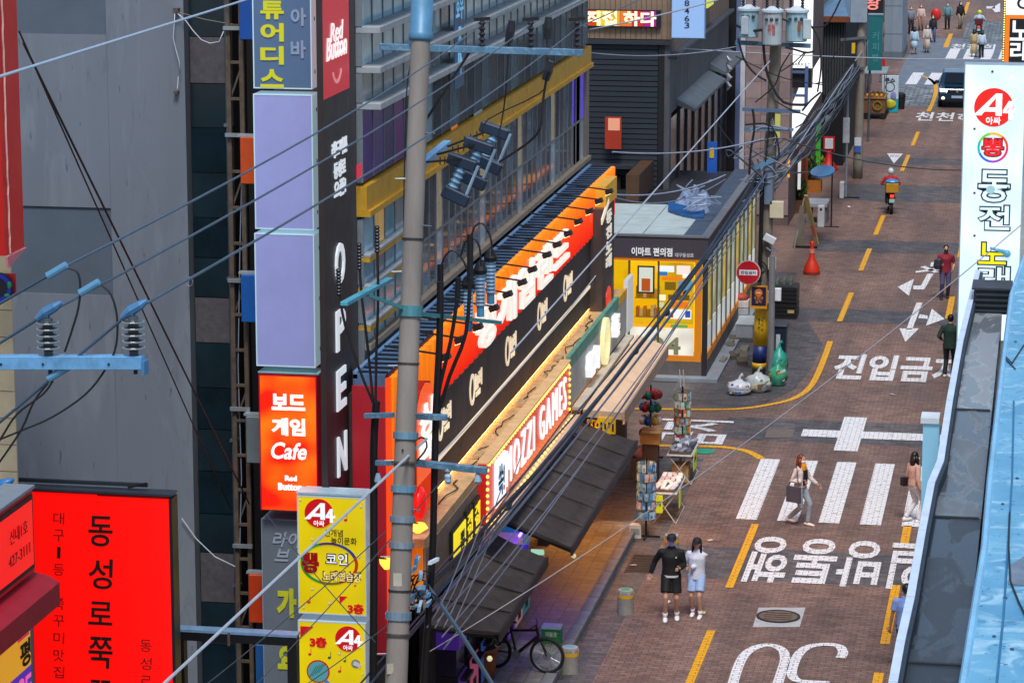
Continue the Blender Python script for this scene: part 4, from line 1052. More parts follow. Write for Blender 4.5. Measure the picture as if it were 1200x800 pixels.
# ------------------------------------------------------------------ black signboard with cream logos
t = thing('black_signboard', 'long black signboard with cream logos and a pale stripe below the orange fins', 'sign', (XO, 59, 4.4))
XK = XO + .02
BKB = M('#4a413d', .55, var=.12, scale=1.5)
y = 50.0; CRM = M('#e8d4b4', .5, emit=.5, var=.05)
n_ = 0
while y < 68.1:
    y1 = min(y + 2.6, 68.15); boxpart('board_panel', BKB, t, XO - .06, XK, y + .006, y1 - .006, 5.06, 6.17); boxpart('lower_panel', BKB, t, XO - .06, XK, y + .006, y1 - .006, 4.51, 4.985); y = y1
boxpart('stripe', CRM, t, XO - .06, XK + .02, 50, 68.15, 4.99, 5.055)
boxpart('top_trim', M('#76736e', .4, .5), t, XO - .06, XK + .05, 49.9, 68.2, 6.173, 6.215)
for u, v in ((665, 330), (635, 360), (598, 402), (557, 448), (520, 487)):
    p = PX(u, v, XK)
    ring(V((XK, p.y - .34, 5.62)), .18, .24, YA, ZA, .02, XA, ky=1.25).build('logo_ring', CRM, t)
    text('놀러', V((XK, p.y + .24, 5.7)), .7, .32, YA, ZA, CRM, t, 'logo_letters', .02, .035); text('오락실', V((XK, p.y + .2, 5.45)), .42, .11, YA, ZA, CRM, t, 'logo_letters', .02, .02)
boxpart('brown_panel', M('#a06a5c', .6, var=.1), t, XO - .04, XK, 68.25, 70.2, 4.3, 6.15)
text('A', V((XK, 69.0, 5.8)), .5, .3, YA, ZA, CRM, t, 'logo_letters', .01)
m = MB(); m.tube(sag((XK + .14, 49.2, 5.25), (XK + .14, 69.5, 5.32), .14, 10), .014, 5); tag(m.build('white_cable', M('#c4ccd8', .5), None, at=(XK + .14, 59, 5.1)), 'thin white cable strung along the front of the black signboard', 'cable')
# vertical sign at the end
t = thing('pillar_sign', 'narrow dark vertical sign with red badge at the far arcade end', 'sign', (XO + .35, 71.2, 3.8))
xp = XO + .32; p0, p1 = PX(706, 300, xp), PX(719.5, 300, xp); ym = (p0.y + p1.y) / 2
zt_, zb_ = PX(712, 240, xp).z, PX(712, 372, xp).z
boxpart('board', M('#4a403c', .5, var=.1), t, xp - .3, xp, p0.y, p1.y, zb_, zt_)
boxpart('yellow_top', M('#d0a030', .5, emit=.1), t, xp - .32, xp + .03, p0.y + .3, p1.y + .2, zt_ + .003, zt_ + .5)
MB().beam(V((xp + .02, p0.y - .3, zt_ - .25)), V((xp + .02, p0.y + .8, zt_ + .1)), .03, .14).build('white_bar', LIT('#f4e6d0', .7), t)
for i, s in enumerate('동전노래'): text(s, V((xp, ym, zt_ - .3 - i * .36)), .85, .3, YA, ZA, LIT('#f0e8d8', .6), t, 'letter', .02, .03)
MB().prism([(math.cos(i * .4) * .4, math.sin(i * .4) * .3) for i in range(16)], (xp + .001, ym, zb_ + .45), YA, ZA, .02, XA).build('red_badge', LIT('#e0302a', .7), t)

# ------------------------------------------------------------------ beige ledge, lettered light box, green panel
BEI = M('#d0ac7c', .7, var=.3, scale=4, bump=.1)
led = thing('shop_ledge', 'beige weathered ledge running below the black signboard, strewn with cables', 'ledge', (-10.1, 60, 4.2))
for k, y in enumerate([47.2 + 2.4 * i for i in range(10)]):
    boxpart('ledge_panel', BEI, led, XO - .05, -9.95, y + .006, y + 2.394, 4.28, 4.42 + RD.uniform(0, .01)); 
boxpart('fascia', M('#8c7a68', .7, var=.25), led, -9.98, -9.93, 47.2, 71.1, 3.2, 4.27)
for k in range(7):
    y = 49.5 + k * 2.7; m = MB(); m.tube([(XK + .12 + RD.uniform(0, .2), y + i * .3, 4.445 + RD.uniform(0, .03)) for i in range(7)], .012, 5); m.build('ledge_cable', CABLE, led)
for y in (53, 57.6, 62.2): boxpart('junction_box', M('#c0a078', .6), led, -10.25, -10.08, y, y + .35, 4.43, 4.52, bevel=.01)
MB().cyl((XO - .015, 50.2, 4.475), (XO - .015, 70.0, 4.475), .012, 6).build('strip_light', LIT('#ffc070', 13), led)
t = thing('game_shop_sign', 'red-orange light box reading MOZZI GAMES in tall white letters, edged with bulbs', 'sign', (-9.7, 56.7, 3.4))
XM = -9.8; y0, y1, z0, z1 = 51.9, 61.4, 3.5, 4.62
boxpart('case', M('#e0b884', .6, var=.2, scale=4), t, XM - .14, XM - .001, y0, y1, z0, z1)
boxpart('case_top', M('#e0b884', .6, var=.2, scale=4), t, XM - .16, XM + .06, y0 - .02, y1 + .02, z1 + .001, z1 + .03)
boxpart('light_panel', LIT('#dc3f1c', .7, .15, .8), t, XM, XM + .02, y0 + .02, y1 - .02, z0 + .02, z1 - .02)
boxpart('end_panel', LIT('#c8201c', .5), t, XM - .14, XM + .02, y0 - .03, y0 - .001, z0, z1)
LWH = LIT('#ffffff', .9)
boxpart('white_tile', LIT('#eef6ff', 1.0), t, XM + .021, XM + .06, y0 + .75, y0 + 1.75, z0 + .1, z1 - .14)
text('쏙!', V((XM + .06, y0 + 1.25, 4.03)), .6, .6, YA, ZA, M('#1d5a8a', .5), t, 'doodle', .01, .02)
text('MOZZI', V((XM + .02, y0 + 3.5, 4.06)), 3.1, .7, YA, ZA, LWH, t, 'lettering', .03, -.004, .002, 0., 1.35); text('GAMES', V((XM + .02, y0 + 7.35, 4.06)), 3.3, .7, YA, ZA, LWH, t, 'lettering', .03, -.004, .002, 0., 1.35)
b0 = None
pts = [(XM + .05, y0 + .1 + .24 * k, z1 - .03) for k in range(39)] + [(XM + .12, y0 + .05 + .34 * k, z0 - .02) for k in range(28)] + [(XM + .04, y0 - .02, z0 + .05 + .12 * k) for k in range(9)] + [(XM + .03, y1 - .02, z0 + .08 + .13 * k) for k in range(8)]
for p in pts:
    if b0 is None: b0 = MB().ell((0, 0, 0), .034, nu=6, nv=4).build('bulb', LIT('#ffcf60', 2.2), t, loc=p)
    else: inst('bulb', b0.data, p, t)
boxpart('lower_lip', M('#c8b098', .6, var=.2), t, XM - .1, XM + .24, y0 - .05, y1 + .1, z0 - .12, z0 - .05)
t = thing('ring_sign', 'pale grey shop panel with sea-green top band, white block letters and a yellow ring', 'sign', (-9.8, 66.2, 3.5))
XG = -9.84
boxpart('panel', M('#b9bcb4', .5, var=.15), t, XG - .09, XG, 61.9, 70.6, 3.5, 4.35)
boxpart('green_band', M('#5f9e8a', .5, var=.2), t, XG - .09, XG + .005, 61.9, 69.2, 4.353, 4.62)
boxpart('yellow_band', M('#c89a30', .5, emit=.1, var=.3), t, XG - .09, XG + .005, 69.21, 70.6, 4.353, 4.58)
boxpart('end_light_panel', LIT('#d8dce0', .45), t, XG - .08, XG + .02, 70.603, 71.6, 3.45, 4.75)
a_ = PX(707, 395, XG); ring(V((XG, a_.y, 4.02)), .36, .5, YA, ZA, .1, XA, ky=1.1).build('yellow_ring', LIT('#f0e4a8', .85), t)
a_ = PX(691, 417, XG); text('뽑기', V((XG, a_.y, 3.95)), 1.3, .5, YA, ZA, LIT('#f2f6fa', .8), t, 'lettering', .14, .05)
a_ = PX(718, 384, XG); text('존', V((XG, a_.y, 4.1)), .55, .5, YA, ZA, LIT('#f2f6fa', .8), t, 'lettering', .14, .05)
boxpart('trough', M('#c8bca8', .6, var=.2), t, XG + .001, XG + .2, 62.2, 70.5, 3.38, 3.45)

# ------------------------------------------------------------------ canopies
def canopy(name, label, yi0, yi1, yo0, yo1, xi, xo, zi, zo, th, mat, edge, n, rib=.0):
    t = thing(name, label, 'awning', ((xi + xo) / 2, (yi0 + yi1) / 2, zo))
    for k in range(n):
        a, b = k / n, (k + 1) / n; e = .004
        P = [V((xi, yi0 + (yi1 - yi0) * a + e, zi)), V((xo, yo0 + (yo1 - yo0) * a + e, zo)), V((xo, yo0 + (yo1 - yo0) * b - e, zo)), V((xi, yi0 + (yi1 - yi0) * b - e, zi))]
        dz = RD.uniform(0, rib)
        if rib < .01: MB().hull([p - ZA * th for p in P], [p + ZA * dz for p in P]).build('panel', mat, t); continue
        vs, fs = [], []; nu, nv = 4, 6
        for side in (0, 1):
            for i in range(nu + 1):
                for j in range(nv + 1):
                    f_, g_ = i / nu, j / nv; q = P[0].lerp(P[1], g_).lerp(P[3].lerp(P[2], g_), f_)
                    sg = -.05 * math.sin(math.pi * f_) * (.4 + .6 * g_) - .03 * math.sin(math.pi * g_) + RD.uniform(-.006, .006)
                    vs.append(q + ZA * (sg + (.0 if side else -.03)))
        w_ = (nu + 1) * (nv + 1); at_ = lambda i, j: i * (nv + 1) + j
        for i in range(nu):
            for j in range(nv):
                a_ = (at_(i, j), at_(i + 1, j), at_(i + 1, j + 1), at_(i, j + 1)); fs += [a_[::-1], tuple(x + w_ for x in a_)]
        rim = [at_(i, 0) for i in range(nu + 1)] + [at_(nu, j) for j in range(1, nv + 1)] + [at_(i, nv) for i in range(nu - 1, -1, -1)] + [at_(0, j) for j in range(nv - 1, 0, -1)]
        for x, y in zip(rim, rim[1:] + rim[:1]): fs.append((x, y, y + w_, x + w_))
        m = MB(); m.add(vs, fs); m.build('panel', mat, t, smooth=False)
        MB().tube([P[0] + ZA * .01, P[1] + ZA * .01], .018, 5).build('seam_rib', mat, t)
    MB().hull([V((xo + .003, yo0, zo - th - .1)), V((xo + .045, yo0, zo - th - .1)), V((xo + .045, yo1, zo - th - .1)), V((xo + .003, yo1, zo - th - .1))],
              [V((xo + .003, yo0, zo + .02)), V((xo + .045, yo0, zo + .02)), V((xo + .045, yo1, zo + .02)), V((xo + .003, yo1, zo + .02))]).build('front_edge', edge, t)
    for (yi, yo) in ((yi0 + .1, yo0 + .1), (yi1 - .1, yo1 - .1)): MB().beam((xi, yi, zi - th - .04), (xo, yo, zo - th - .04), .05).build('bracket', BLACK, t)
    return t
BEIGE = M('#f0cca6', .7, var=.14, scale=2)
t = canopy('beige_canopy', 'pale beige panelled canopy at the far end of the arcade front', 62.3, 70.9, 63.9, 71.6, -9.62, -8.98, 3.38, 2.98, .16, BEIGE, M('#b09c8a', .7), 5, .004)
m = MB()
boxpart('yellow_pelmet', M('#d8a818', .5, emit=.12, var=.3, scale=5), t, -9.62, -9.0, 62.9, 63.0, 2.72, 3.08)
for k in range(7): boxpart('pelmet_mark', BLACK, t, -9.58 + k * .085, -9.54 + k * .085, 62.89, 62.899, 2.78 + .05 * (k % 3), 2.95 + .03 * (k % 2))
BAWN = M('#4a423e', .75, var=.35, scale=3, bump=.15)
t = canopy('black_canopy', 'dark brown-black canopy below the MOZZI GAMES light box', 53.8, 62.6, 54.2, 63.3, -9.9, -8.6, 3.12, 2.5, .06, BAWN, M('#23222a', .6), 6, .02)
MB().ell((-8.58, 54.5, 2.26), .05).build('end_bulb', LIT('#e8e0b0', .6), t)
t = canopy('black_canopy', 'nearer dark canopy stretched above the plants and bicycle', 47.2, 53.4, 48.7, 53.7, -9.95, -8.98, 2.95, 2.42, .06, BAWN, M('#23222a', .6), 4, .02)
boxpart('exit_tag', LIT('#a8e0c0', .7), t, -9.3, -9.05, 53.86, 53.9, 2.42, 2.52); boxpart('purple_strip', LIT('#4028c0', .5), t, -9.8, -9.35, 53.86, 53.9, 2.5, 2.6)
MB().ell((-8.96, 47.8, 2.24), .05).build('end_bulb', LIT('#e8e0b0', .6), t)
# small yellow signs by the near canopy
t = thing('yellow_box_sign', 'bright yellow glowing box sign on its edge beside the near canopy', 'sign', (-10, 49.7, 3.5))
boxpart('case', BLACK, t, -9.92, -9.86, 49.15, 50.3, 3.42, 4.05); boxpart('light_panel', LIT('#f2dc08', .95), t, -9.859, -9.84, 49.2, 50.25, 3.46, 4.01)
text('뽑', V((-9.84, 49.9, 3.72)), .4, .35, YA, ZA, BLACK, t, 'lettering', .006)
for i, (y, l) in enumerate(((50.7, 'middle'), (51.4, 'far'))):
    t = thing('letter_sign', ('dark panel with yellow letters just beyond the yellow box sign', 'dark panel with yellow letters nearest the red light box end')[i], 'sign', (-10, y, 3.4), 'dark panels with yellow letters')
    boxpart('board', BLACK, t, -9.92, -9.86, y - .28, y + .28, 3.38, 4.1)
    for s, z in (('게', 3.92), ('임', 3.72), ('장', 3.52)): text(s, V((-9.86, y, z)), .46, .2, YA, ZA, LIT('#f2d808', .9), t, 'letter', .01, .03)
for i, (u, v, x, l) in enumerate(((490, 618, -10.0, 'golden lamp shaped like a flower behind the concrete pole'), (453, 660, -10.1, 'small golden lamp left of the concrete pole'))):
    p = PX(u, v, x); t = thing('wall_lamp', l, 'lamp', p)
    MB().loft([(p + V((0, 0, -.09)), .04, .04), (p, .17 - .06 * i, .17 - .06 * i), (p + V((0, 0, .07)), .12, .12)], 10).build('lamp_shade', LIT('#ffb838', 2.2), t)
    MB().beam(p + V((0, 0, .07)), p + V((-.3, 0, .12)), .03).build('stem', BLACK, t)

# ------------------------------------------------------------------ under the canopies
t = thing('arcade_entrance', 'dim recessed arcade front under the canopies with purple and amber tube lights', 'shop front', (-11.1, 58, 0))
for k in range(11):
    y = 47.2 + k * 2.2
    boxpart('frame_post', M('#2a2830', .5), t, -11.2, -11.05, y - .06, y + .06, .16, 3.09)
    boxpart('glass', M('#1a1626', .1, var=.4), t, -11.16, -11.1, y + .062, y + 2.138, .16, 3.0)
MB().cyl((-9.9, 56.0, 2.2), (-9.9, 60.0, 2.2), .03, 6).build('purple_tube', LIT('#3c2cf0', 32), t)
MB().cyl((-9.7, 61.5, 2.3), (-9.7, 67.5, 2.5), .03, 6).build('amber_tube', LIT('#ffa010', 85), t)
cols = ('#5a2fb0', '#e06a90', '#3868c0', '#7a50c8', '#e8a8a0', '#3f9aa0')
for i, y in enumerate((50.9, 52.0, 53.1, 55.9, 56.75, 57.6)):
    t = thing('claw_machine', ('violet', 'pink', 'blue', 'lilac', 'peach', 'teal')[i] + ' fronted prize claw machine under the ' + ('near canopy by the plants', 'middle of the near canopy', 'far end of the near canopy', 'near end of the far dark canopy', 'far dark canopy, between lilac and teal ones', 'far dark canopy beyond the peach one')[i], 'game machine', (-10.4, y, .15), 'claw machines under the canopies')
    a = M(cols[i], .4, emit=.12, var=.1); K_ = M('#17151e', .5); x0, x1 = -10.75, -10.05
    boxpart('cabinet', K_, t, x0, x1, y - .39, y + .39, .152, 1.0, bevel=.01)
    boxpart('front_panel', a, t, x1 + .001, x1 + .02, y - .37, y + .37, .2, .97)
    boxpart('glass_case', M('#38324a', .1), t, x0 + .03, x1 - .03, y - .37, y + .37, 1.002, 1.5)
    for k in range(5): MB().ell((x0 + .15 + .11 * k, y - .2 + .13 * (k % 4), 1.08), .07, nu=7, nv=5).build('prize', M(('#d8c040', '#d06080', '#70a0d0', '#e0e0e0', '#80c070')[k], .6), t)
    boxpart('header', a, t, x0, x1 + .02, y - .39, y + .39, 1.502, 1.95, bevel=.01)
    boxpart('control_shelf', M('#22222a', .4), t, x1 + .021, x1 + .16, y - .3, y + .3, .9, .96)
    boxpart('prize_door', BLACK, t, x1 + .021, x1 + .03, y - .15, y + .12, .3, .55)

# ================================================================== CONVENIENCE STORE AND BEYOND
EX, EY = -9.13, 81.85
t = ems = thing('convenience_store', 'yellow-lit corner convenience store with dark fascia and glazed street side', 'shop', (-10.5, 82, 0))
FAS = M('#4c4750', .5, var=.1)
ORG = M('#e0861a', .5, emit=.12, var=.08)
boxpart('base', M('#6a6460', .8, var=.25), t, -16, EX - .02, EY + .02, 96.5, 0, .5)
boxpart('step', M('#8d949c', .8, var=.2), t, -15, EX + .35, EY - .4, 96.7, 0, .1)
boxpart('fascia', FAS, t, -15, EX, EY, EY + .2, 3.42, 4.02)
boxpart('fascia', FAS, t, EX - .2, EX, EY + .203, 96.4, 3.42, 4.02)
boxpart('fascia_cap', M('#8f949a', .4, .5), t, -15.02, EX + .03, EY - .03, EY + .2, 4.022, 4.07); boxpart('fascia_cap', M('#8f949a', .4, .5), t, EX - .2, EX + .03, EY + .203, 96.4, 4.022, 4.07)
boxpart('orange_band', ORG, t, -15, EX - .17, EY + .02, EY + .1, 3.33, 3.418)
boxpart('corner_post', M('#2e2c30', .5), t, EX - .15, EX - .01, EY + .01, EY + .16, .1, 3.418)
boxpart('orange_post', ORG, t, EX - .36, EX - .17, EY + .03, EY + .1, .5, 3.328)
boxpart('sill', ORG, t, -15, EX - .362, EY + .03, EY + .1, .5, .66)
INS = M('#e8b808', .6, emit=.62, var=.12, scale=1)
boxpart('back_wall', INS, t, -15, EX - .3, EY + 1.3, EY + 1.35, .5, 3.4)
boxpart('store_ceiling', LIT('#fff4d0', 1.2), t, -15, EX - .3, EY + .3, 96, 3.36, 3.4)
boxpart('store_floor', M('#b8b0a0', .5), t, -15, EX - .25, EY + .2, 96, .505, .53)
xs_ = [-9.49, -10.52, -11.35, -12.4, -13.5]
for k in range(4):
    x1, x0 = xs_[k], xs_[k + 1]
    boxpart('window_glass', GLASS, t, x0 + .03, x1 - .03, EY + .06, EY + .066, 1.55, 3.32)
    if k != 1: boxpart('window_film', LIT('#f2b60c', 1.05, .22, 1.3), t, x0 + .05, x1 - .04, EY + .072, EY + .08, 1.56, 3.31 if k else 3.30)
    boxpart('frosted_panel', LIT('#d8d4c6', .95, .25, 1.4), t, x0 + .03, x1 - .03, EY + .06, EY + .085, .665, 1.44)
    boxpart('shelf_strip', LIT('#f0a418', .95), t, x0 + .03, x1 - .03, EY + .06, EY + .085, 1.441, 1.548)
    boxpart('window_post', M('#6a5a30', .5), t, x0 - .03, x0 + .028, EY + .03, EY + .1, .662, 3.328)
boxpart('door_handle', M('#d8d8d8', .3, .8), t, -10.62, -10.59, EY + .02, EY + .05, 1.7, 2.1)
for k in range(3):
    sh_ = boxpart('shelf', M('#c8b890', .5), t, -11.3, -10.55, EY + .9, EY + 1.25, 1.0 + k * .55, 1.03 + k * .55)
    for q in range(7): boxpart('goods', M(RD.choice(('#c87a2a', '#e8d8a0', '#e0b840', '#b0902a', '#d89020', '#e8e0c0')), .5, emit=.1), sh_, -11.28 + q * .105, -11.19 + q * .105, EY + .95, EY + 1.15, 1.031 + k * .55, 1.25 + k * .55 + RD.uniform(-.04, .12))
e = lambda u, v, d=-.0: PY(u, v, EY + .055 + d)
def poster(par, u0, v0, u1, v1, mat, d=0., nm='poster'):
    a, b = e(u0, v0), e(u1, v1); return boxpart(nm, mat, par, a.x, b.x, EY + .05 - d, EY + .056 - d, b.z, a.z)
f_ = poster(t, 747, 311, 767, 344, M('#3a2c10', .5), .0, 'framed_poster'); 
o = poster(f_, 749, 313, 765, 342, LIT('#dfe6d8', .6), .008, 'print'); o = poster(f_, 752, 326, 762, 341, LIT('#c05820', .6), .016, 'print')
for (u0, v0, u1, v1, c) in ((770, 311, 790, 319, '#dfe8e8'), (793, 311, 809, 322, '#e8d8d0'), (772, 318, 782, 323, '#3070b0'), (776, 324, 800, 329, '#e07818'), (779, 330, 792, 340, '#705818'), (795, 328, 811, 341, '#5890a0'), (783, 345, 808, 352, '#6a4a10'), (788, 353, 806, 361, '#e07010'), (781, 362, 810, 374, '#e4e6ea'), (783, 366, 789, 372, '#b03040'), (793, 366, 799, 372, '#903050'), (803, 364, 809, 372, '#2a50a0'), (776, 376, 810, 379, '#a0a030'), (772, 345, 780, 352, '#f0e8c0'), (772, 354, 778, 360, '#b8c8a0'), (800, 321, 809, 326, '#f0f0f0'), (786, 380, 806, 384, '#58a050'), (770, 384, 780, 387, '#e0d0a0')):
    poster(t, u0, v0, u1, v1, LIT(c, .9), .004 + .0006 * (u0 % 7), 'poster')
text('24', e(780, 405), .85, .5, XA, ZA, M('#9a9a78', .5), t, 'window_lettering', .004, .03)
text('이마트 편의점', PY(764, 295, EY), 1.15, .24, XA, ZA, LIT('#e4e4e8', .7), t, 'lettering', .02, .02); text('대구동성로', PY(802, 299, EY), .52, .12, XA, ZA, LIT('#c4c4c8', .6), t, 'lettering', .015, .01)
p = e(730, 330); MB().lathe((p.x, EY + .5, p.z), [(.2, 0), (.14, .08), (.03, .12), (.015, .5)], 10).build('pendant_lamp', M('#6a5a20', .5), t)
boxpart('shelf_unit', M('#5a4a20', .6), t, -12.6, -11.6, EY + .6, EY + 1, .53, 1.9)
# street side glazing
y = EY + .17; k = 0
while y < 96:
    y1 = min(y + 1.27, 96.2)
    boxpart('side_pane', LIT(('#c8b058', '#b8b890', '#a8b4a0')[k % 3], .62, .35, 1.5), t, EX - .08, EX - .06, y + .04, y1 - .04, 1.5, 3.41); boxpart('side_panel', LIT('#ccd2d0', .7, .2, 1), t, EX - .08, EX - .05, y + .04, y1 - .04, .72, 1.46)
    boxpart('side_post', M('#6e6a60', .5, .3), t, EX - .1, EX - .01, y - .04, y + .036, .5, 3.418); boxpart('side_sill', ORG, t, EX - .1, EX - .02, y + .04, y1 - .04, .5, .7)
    y = y1; k += 1
# roof with pale sheets and blue tarpaulin
for i in range(3):
    for j in range(3): boxpart('roof_sheet', M('#b2c2c2', .5, var=.2, scale=1.5, bump=.05), t, -14.6 + i * 1.75, -14.6 + i * 1.75 + 1.73, EY + .25 + j * 2.15, EY + .25 + j * 2.15 + 2.13, 3.9, 3.93 + .006 * ((i + j) % 2))
boxpart('roof', DARK, t, -15, EX - .21, EY + .21, 96.4, 3.6, 3.89)
RS2 = M('#46566a', .5, .1, var=.3)
for j in range(5): boxpart('roof_edge_sheet', RS2, t, -9.9, EX - .205, EY + .5 + j * 2.8, EY + .5 + j * 2.8 + 2.76, 3.945, 3.99 + .004 * (j % 2))
tp = [PZ(783, 236, 4.12), PZ(826, 246, 4.1), PZ(824, 255, 4.03), PZ(800, 251, 4.02), PZ(783, 245, 4.03)]
MB().hull([V((p.x, p.y, 3.95)) for p in tp], tp).build('tarpaulin', M('#1b5590', .45, var=.35, scale=3, bump=.2), None, at=(tp[0].x, tp[0].y, 3.95))
tag(bpy.data.objects['tarpaulin'], 'bright blue tarpaulin lying on the convenience store roof', 'tarpaulin')
m = thing('crumpled_sheet', 'crumpled pale blue plastic sheeting heaped behind the blue tarpaulin', 'sheeting', PZ(810, 228, 4.5))
mm = MB(); rr = random.Random(3)
for k in range(9):
    p = PZ(806 + rr.uniform(-14, 18), 236 + rr.uniform(-8, 8), 4.1); mm.loft([(p + V((0, 0, -.1)), .3, .7), (p + V((rr.uniform(-.1, .1), rr.uniform(-.2, .2), rr.uniform(.05, .15))), rr.uniform(.12, .22), rr.uniform(.3, .5)), (p + V((rr.uniform(-.1, .1), rr.uniform(-.3, .3), rr.uniform(.18, .32))), .04, .1)], 7)
mm.build('folds', M('#7f93b0', .45, var=.35), m)
boxpart('brown_wall', M('#4a3018', .7, var=.3), t, -12.4, -12.0, 88.6, 91.9, 3.95, 4.8)

# dark shuttered building
DX, DY = -11.55, 92.0
t = thing('shuttered_building', 'dark building with ribbed black shutter wall and brown strip cladding above', 'building', (-14, 95, 0))
dz = lambda v, u=740: PY(u, v, DY).z
boxpart('wall', M('#2c2f34', .8), t, -22, DX - .15, DY + .1, 109.5, 0, 13)
zs0, zs1 = 0, dz(50)
sl = MB().box(-.0, 3.7, 0, .05, 0, .148)
s0 = sl.build('shutter_slat', M('#2c333c', .5, .3, var=.2), t, .008, loc=(-15.6, DY + .04, zs0))
k = 1
while k * .165 < zs1 - .2: inst('shutter_slat', s0.data, (-15.6, DY + .04, k * .165), t, (RD.uniform(-.02, .02) - .12, 0, 0)); k += 1
boxpart('corner_pier', M('#4a4c52', .7, var=.2), t, DX - .149, DX + .02, DY + .02, DY + .5, 0, dz(47)); boxpart('shutter_guide', BLACK, t, -11.88, DX - .152, DY, DY + .09, 0, zs1)
boxpart('shutter_head', M('#3a3e46', .5, .3), t, -15.8, DX + .03, DY - .1, DY + .09, dz(52), dz(47))
CL = M('#8a7460', .75, var=.25, scale=3)
c0_ = MB().box(-.075, .075, 0, .06, 0, 2.4).build('cladding_strip', CL, t, loc=(-15.6, DY + .03, dz(46)))
for k in range(1, 26): inst('cladding_strip', c0_.data, (-15.6 + .162 * k, DY + .03 + RD.uniform(0, .012), dz(46)), t)
# street side of it
dxp = lambda u, v: PX(u, v, DX)
boxpart('side_wall', M('#55565a', .8, var=.3, scale=2, streak=True, bump=.1), t, DX - .148, DX, DY + .503, 109.4, 6.2, 8.0)
s_ = MB().box(-.05, 0, -.11, .11, 0, 4.4).build('side_cladding', M('#77685a', .7, var=.25), t, loc=(DX, DY + .65, 8.1))
for k in range(1, 72): inst('side_cladding', s_.data, (DX + RD.uniform(-.01, .01), DY + .65 + .235 * k, 8.1), t)
boxpart('ledge', M('#4a5260', .5, .3), t, DX - .1, DX + .2, DY + .3, 109.4, 8.0, 8.09)
MB().hull([V((DX, 94, 6.3)), V((DX + .6, 94, 6.1)), V((DX + .6, 103, 6.1)), V((DX, 103, 6.3))], [V((DX, 94, 6.5)), V((DX + .6, 94, 6.2)), V((DX + .6, 103, 6.2)), V((DX, 103, 6.5))]).build('hood', M('#5a646c', .6, .2, var=.2), t)
MB().hull([V((DX, 103.2, 6.5)), V((DX + .6, 103.2, 6.3)), V((DX + .6, 109, 6.3)), V((DX, 109, 6.5))], [V((DX, 103.2, 6.7)), V((DX + .6, 103.2, 6.4)), V((DX + .6, 109, 6.4)), V((DX, 109, 6.7))]).build('hood', M('#5a646c', .6, .2, var=.2), t)
for k in range(8):
    boxpart('side_window', M('#0d1014', .15), t, DX - .1, DX - .05, 93 + k * 2, 94.8 + k * 2, .5, 6.0); boxpart('side_mullion', M('#3c4248', .5, .4), t, DX - .147, DX + .01, 94.85 + k * 2, 94.95 + k * 2, 0, 6.2)
# entrance hood and red door
boxpart('entrance', BLACK, t, -13.9, -13.0, DY - .35, DY - .02, 2.4, 4.3)
boxpart('entrance_roof', M('#2a3038', .5), t, -14.0, -12.55, DY - .6, DY + .02, 4.58, 4.68)
a, b = PY(709, 137, DY - .4), PY(728, 175, DY - .4)
boxpart('red_door', M('#a03018', .5, emit=.08), t, a.x, b.x, DY - .4, DY - .355, b.z, a.z); boxpart('lit_panel', LIT('#e8a080', .6), t, a.x + .1, b.x - .05, DY - .41, DY - .401, a.z - .42, a.z - .04)
# signs on the dark building
t = thing('rainbow_sign', 'multicoloured backlit sign with pale Korean letters on the brown strip cladding', 'sign', (-12.7, DY - .1, 8.5))
a, b = PY(684, 12, DY - .1), PY(774, 32, DY - .1)
boxpart('case', M('#182030', .5), t, a.x, b.x, DY - .1, DY + .02, b.z - .02, a.z + .02)
cs = ('#e04818', '#f0d048', '#f0b030', '#f08038', '#d03040', '#b02890')
for i, c in enumerate(cs):
    wd = (b.x - a.x - .15) / 6; boxpart('colour_panel', LIT(c, .6), t, a.x + .02 + i * wd, a.x + .02 + (i + 1) * wd - .012, DY - .115, DY - .101, b.z + .01, a.z - .01)
text('직접 하다', V(((a.x + b.x) / 2 - .03, DY - .116, (a.z + b.z) / 2)), b.x - a.x - .2, .46, XA, ZA, LIT('#f8f4c8', 1.1), t, 'lettering', .02, .035)
t = thing('number_sign', 'pale blue hanging sign box with black digits 8463 on the corner', 'sign', (DX + .3, DY - .4, 8.0))
a, b = PY(788, -30, DY - .5), PY(825, 45, DY - .5)
boxpart('light_panel', M('#8fb2e0', .4, emit=.2, var=.05), t, a.x, b.x, DY - .5, DY - .47, b.z, a.z); boxpart('case', M('#7a98c0', .4, .2), t, a.x - .02, b.x + .02, DY - .469, DY - .2, b.z - .03, a.z)
for s, v in (('8', 4), ('4', 13), ('6', 22), ('3', 30)): text(s, PY(805, v, DY - .5), .15, .18, XA, ZA, M('#1c2a40', .5), t, 'digit', .008, .01)
boxpart('hanger', BLACK, t, DX + .021, DX + .3, DY - .44, DY - .38, 8.0, 8.08)
t = thing('yellow_side_sign', 'small yellow-green backlit sign slanting on the dark building side by the digits', 'sign', (DX, 97, 9))
a = PX(833, 4, DX + .2); boxpart('light_panel', LIT('#d8e02c', .7), t, DX + .1, DX + .2, a.y - .9, a.y + .9, a.z - .1, a.z + .5); boxpart('case', BLACK, t, DX + .0, DX + .098, a.y - .95, a.y + .95, a.z - .15, a.z + .55)
t = thing('blue_banner', 'blue pennant banner with a yellow figure hanging low at the dark shop front', 'banner', PX(834, 190, DX + .9))
a, b = PY(829, 166, 96), PY(840, 204, 96)
boxpart('cloth', M('#1f5fc0', .6, var=.2), t, a.x, b.x, 96, 96.03, b.z, a.z); boxpart('yellow_figure', YEL, t, a.x + .08, b.x - .1, 95.98, 95.999, (a.z + b.z) / 2, a.z - .2); MB().cyl((a.x, 96.05, a.z), (a.x, 96.05, 0), .025, 6).build('pole', BLACK, t)
t = thing('silver_streamer', 'crumpled silver balloon streamer hung at the dark shop corner', 'streamer', PY(855, 100, 101))
